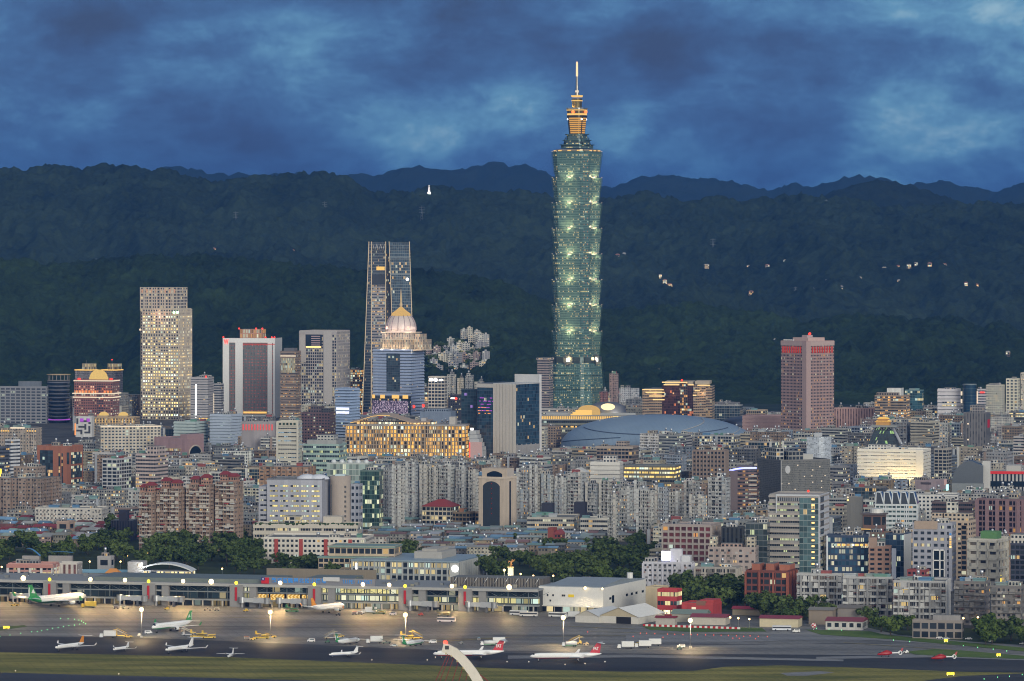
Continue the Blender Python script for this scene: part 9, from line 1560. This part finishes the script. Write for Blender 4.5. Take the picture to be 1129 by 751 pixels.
# ================================================================== things on the hills
def pylon(px, py, hpx, lab):
    p = hill_at(px, py)
    if not p: return
    s = F/p[1]; h = hpx/s; t = thing('transmission_tower', lab, 'pylon', p); mb = MB(); w = h*.11
    for sx in (-1, 1):
        for sy in (-1, 1): mb.tube([(sx*w, sy*w, -3), (sx*w*.25, sy*w*.25, h*.6), (0, 0, h)], [.75, .6, .4], 4)
    for k in range(5): z0, z1 = h*k/6, h*(k+1)/6; a = w*(1-k/5.2); mb.tube([(-a, -a, z0), (a*.8, -a, z1)], .4, 4); mb.tube([(a, -a, z0), (-a*.8, -a, z1)], .4, 4)
    mesh_obj('lattice', mb, METAL, t, col=(.12, .14, .15))
    for k in (.62, .76, .9): mb = MB(); mb.box(-h*.16, h*.16, -.4, .4, h*k-.5, h*k+.5); mesh_obj('cross_arm', mb, METAL, t, col=(.12, .14, .15))
for a in [(260, 251, 18, 'lattice pylon on the left mountain, nearest the left edge ridge'), (358, 239, 17, 'lattice pylon below the middle left mountain crest'), (465, 247, 20, 'lattice pylon on the mountain between the twin-slab tower and tallest tower'), (786, 281, 18, 'lattice pylon on the mountainside right of the tallest tower'), (106, 293, 8, 'small lattice pylon on the near hill crest at left'), (911, 231, 11, 'small lattice pylon on the ridge below the peak'), (877, 329, 12, 'lattice pylon beneath the lit hillside buildings, left one'), (897, 328, 11, 'lattice pylon beneath the lit hillside buildings, right one')]: pylon(*a)
p = hill_at(473, 216)
if p:
    s = F/p[1]; st = thing('hilltop_statue', 'small white statue on a stepped base on the mountain crest', 'statue', p); mb = MB(); mb.box(-7, 7, -7, 7, -6, 4); mb.box(-4.5, 4.5, -4.5, 4.5, 4, 9); mesh_obj('pedestal', mb, SMOOTH, st, col=(.62, .62, .62)); mb = MB(); mb.tube([(0, 0, 9), (0, 0, 15), (0, 0, 21), (0, 0, 24)], [3.2, 3.0, 2.6, 1.2], 10); mb.ball((0, 0, 25.5), 1.9, 8); mesh_obj('figure', mb, SMOOTH, st, col=(.66, .66, .66)); lamp((0, -16, 8), 15000, (1, .95, .85), 1, parent=st)
hrg = random.Random(31); HN = 0
def hillhouse(px, py, wpx, hpx, col, label, lit=.3, tall=False, group=None):
    p = hill_at(px, py)
    if not p: return
    s = F/p[1]; w, h = wpx/s, hpx/s; d = w*.7; p = (p[0], p[1]-4, p[2]+(3 if tall else 6)); t = thing('hillside_apartment' if tall else 'hillside_house', label, APT if tall else 'house', p, R(hrg.uniform(-30, 10)), group); mb = MB(); mb.prism(notched(w, d, 3, 1.2) if tall else [(-w/2, -d/2), (w/2, -d/2), (w/2, d/2), (-w/2, d/2)], -9 if tall else -5, h, 3.2, 3.3); mesh_obj('wall', mb, ST['punch' if tall else 'grid'](lit, ls=1.3), t, col=col); mb = MB(); mb.box(-w*.2, w*.1, -d*.3, d*.1, h, h+2.6); mesh_obj('roof_room', mb, PAINT, t, col=tuple(c*.9 for c in col))
    if not tall: mb = MB(); mb.prism([(-w/2-1, -d/2-1), (w/2+1, -d/2-1), (w/2+1, d/2+1), (-w/2-1, d/2+1)], h, h+2.5, 1e9, top=[(-w/3, -.3), (w/3, -.3), (w/3, .3), (-w/3, .3)], blank=range(4)); mesh_obj('roof', mb, PAINT, t, col=hrg.choice([(.3, .3, .3), (.25, .1, .08), (.35, .33, .3)]))
HL = 'pale hillside apartment block in the cluster right of the domed tower'
for i, (x, y, w, h) in enumerate([(497, 384, 10, 10), (512, 372+6, 8, 13), (520, 384, 9, 14), (526, 380, 8, 14), (536, 386, 8, 16), (507, 392, 9, 11), (514, 392, 10, 12), (531, 396, 13, 12), (536, 403, 9, 13), (488, 404, 10, 11), (497, 404, 9, 9), (505, 404, 9, 10), (513, 402, 11, 10), (482, 397, 9, 10), (473, 396, 8, 9), (522, 395, 8, 10), (491, 394, 8, 9), (478, 408, 10, 9), (530, 388, 8, 13), (518, 376, 7, 12), (500, 412, 11, 8), (512, 413, 10, 8), (523, 414, 10, 9), (533, 410, 9, 9), (484, 413, 10, 8), (500, 397, 9, 11), (508, 399, 9, 10), (518, 402, 9, 9), (526, 404, 9, 10), (493, 400, 8, 9), (480, 402, 8, 9)]):
    hillhouse(x, y, w*.85, h*hrg.uniform(.9, 1.4), hrg.choice([(.50, .49, .46), (.58, .55, .47), (.36, .36, .38), (.36, .29, .28), (.45, .46, .47)]), HL, .08, True, 'hillside apartments right of the domed tower')
SPOTS = [(858, 293, 10, 4, .5), (866, 292, 7, 4, .4), (875, 297, 14, 5, .8), (885, 297, 12, 5, .7), (890, 298, 6, 4, .7), (846, 297, 8, 4, .4), (825, 298, 6, 4, .9), (779, 297, 9, 5, .2), (728, 308, 5, 4, .6), (733, 314, 7, 5, .6), (738, 318, 9, 4, .5), (975, 300, 8, 4, .6), (990, 298, 7, 4, .3), (1002, 297, 8, 4, .4), (1010, 295, 6, 4, .3), (1025, 296, 7, 3, .7), (1040, 296, 12, 3, .8), (1060, 295, 9, 3, .7), (1073, 294, 8, 3, .6), (912, 314, 6, 4, .3), (927, 321, 7, 5, .4), (933, 316, 7, 4, .4), (948, 311, 6, 3, .4), (991, 314, 6, 3, .2), (1003, 312, 6, 3, .3), (1050, 315, 7, 3, .4), (1065, 317, 6, 3, .8), (1077, 318, 5, 3, .8), (828, 327, 8, 5, .3), (858, 339, 8, 5, .3), (866, 342, 6, 4, .3), (886, 348, 6, 4, .2), (906, 347, 5, 4, .2), (222, 282, 9, 3, .2), (236, 279, 7, 4, .3), (208, 284, 8, 3, .1), (323, 281, 5, 3, .2), (530, 267, 6, 3, .3), (681, 285, 7, 3, .1), (688, 284, 6, 3, .1), (1111, 394, 7, 4, .2), (726, 414, 6, 3, .3), (848, 377, 6, 6, .1), (855, 381, 7, 6, .1)]
for i, (x, y, w, h, l) in enumerate(SPOTS):
    hillhouse(x, y, w*.6, h*.4, hrg.choice([(.26, .25, .23), (.32, .30, .27), (.2, .15, .14)]), 'small lit house on the forested hillside, far above the city', l, False, 'small houses on the forested hillsides'); HN += 1
    p = hill_at(x, y)
    if p and l >= .6: lamp((p[0], p[1]-14, p[2]+16), 250, (1, .72, .36), 1.5)
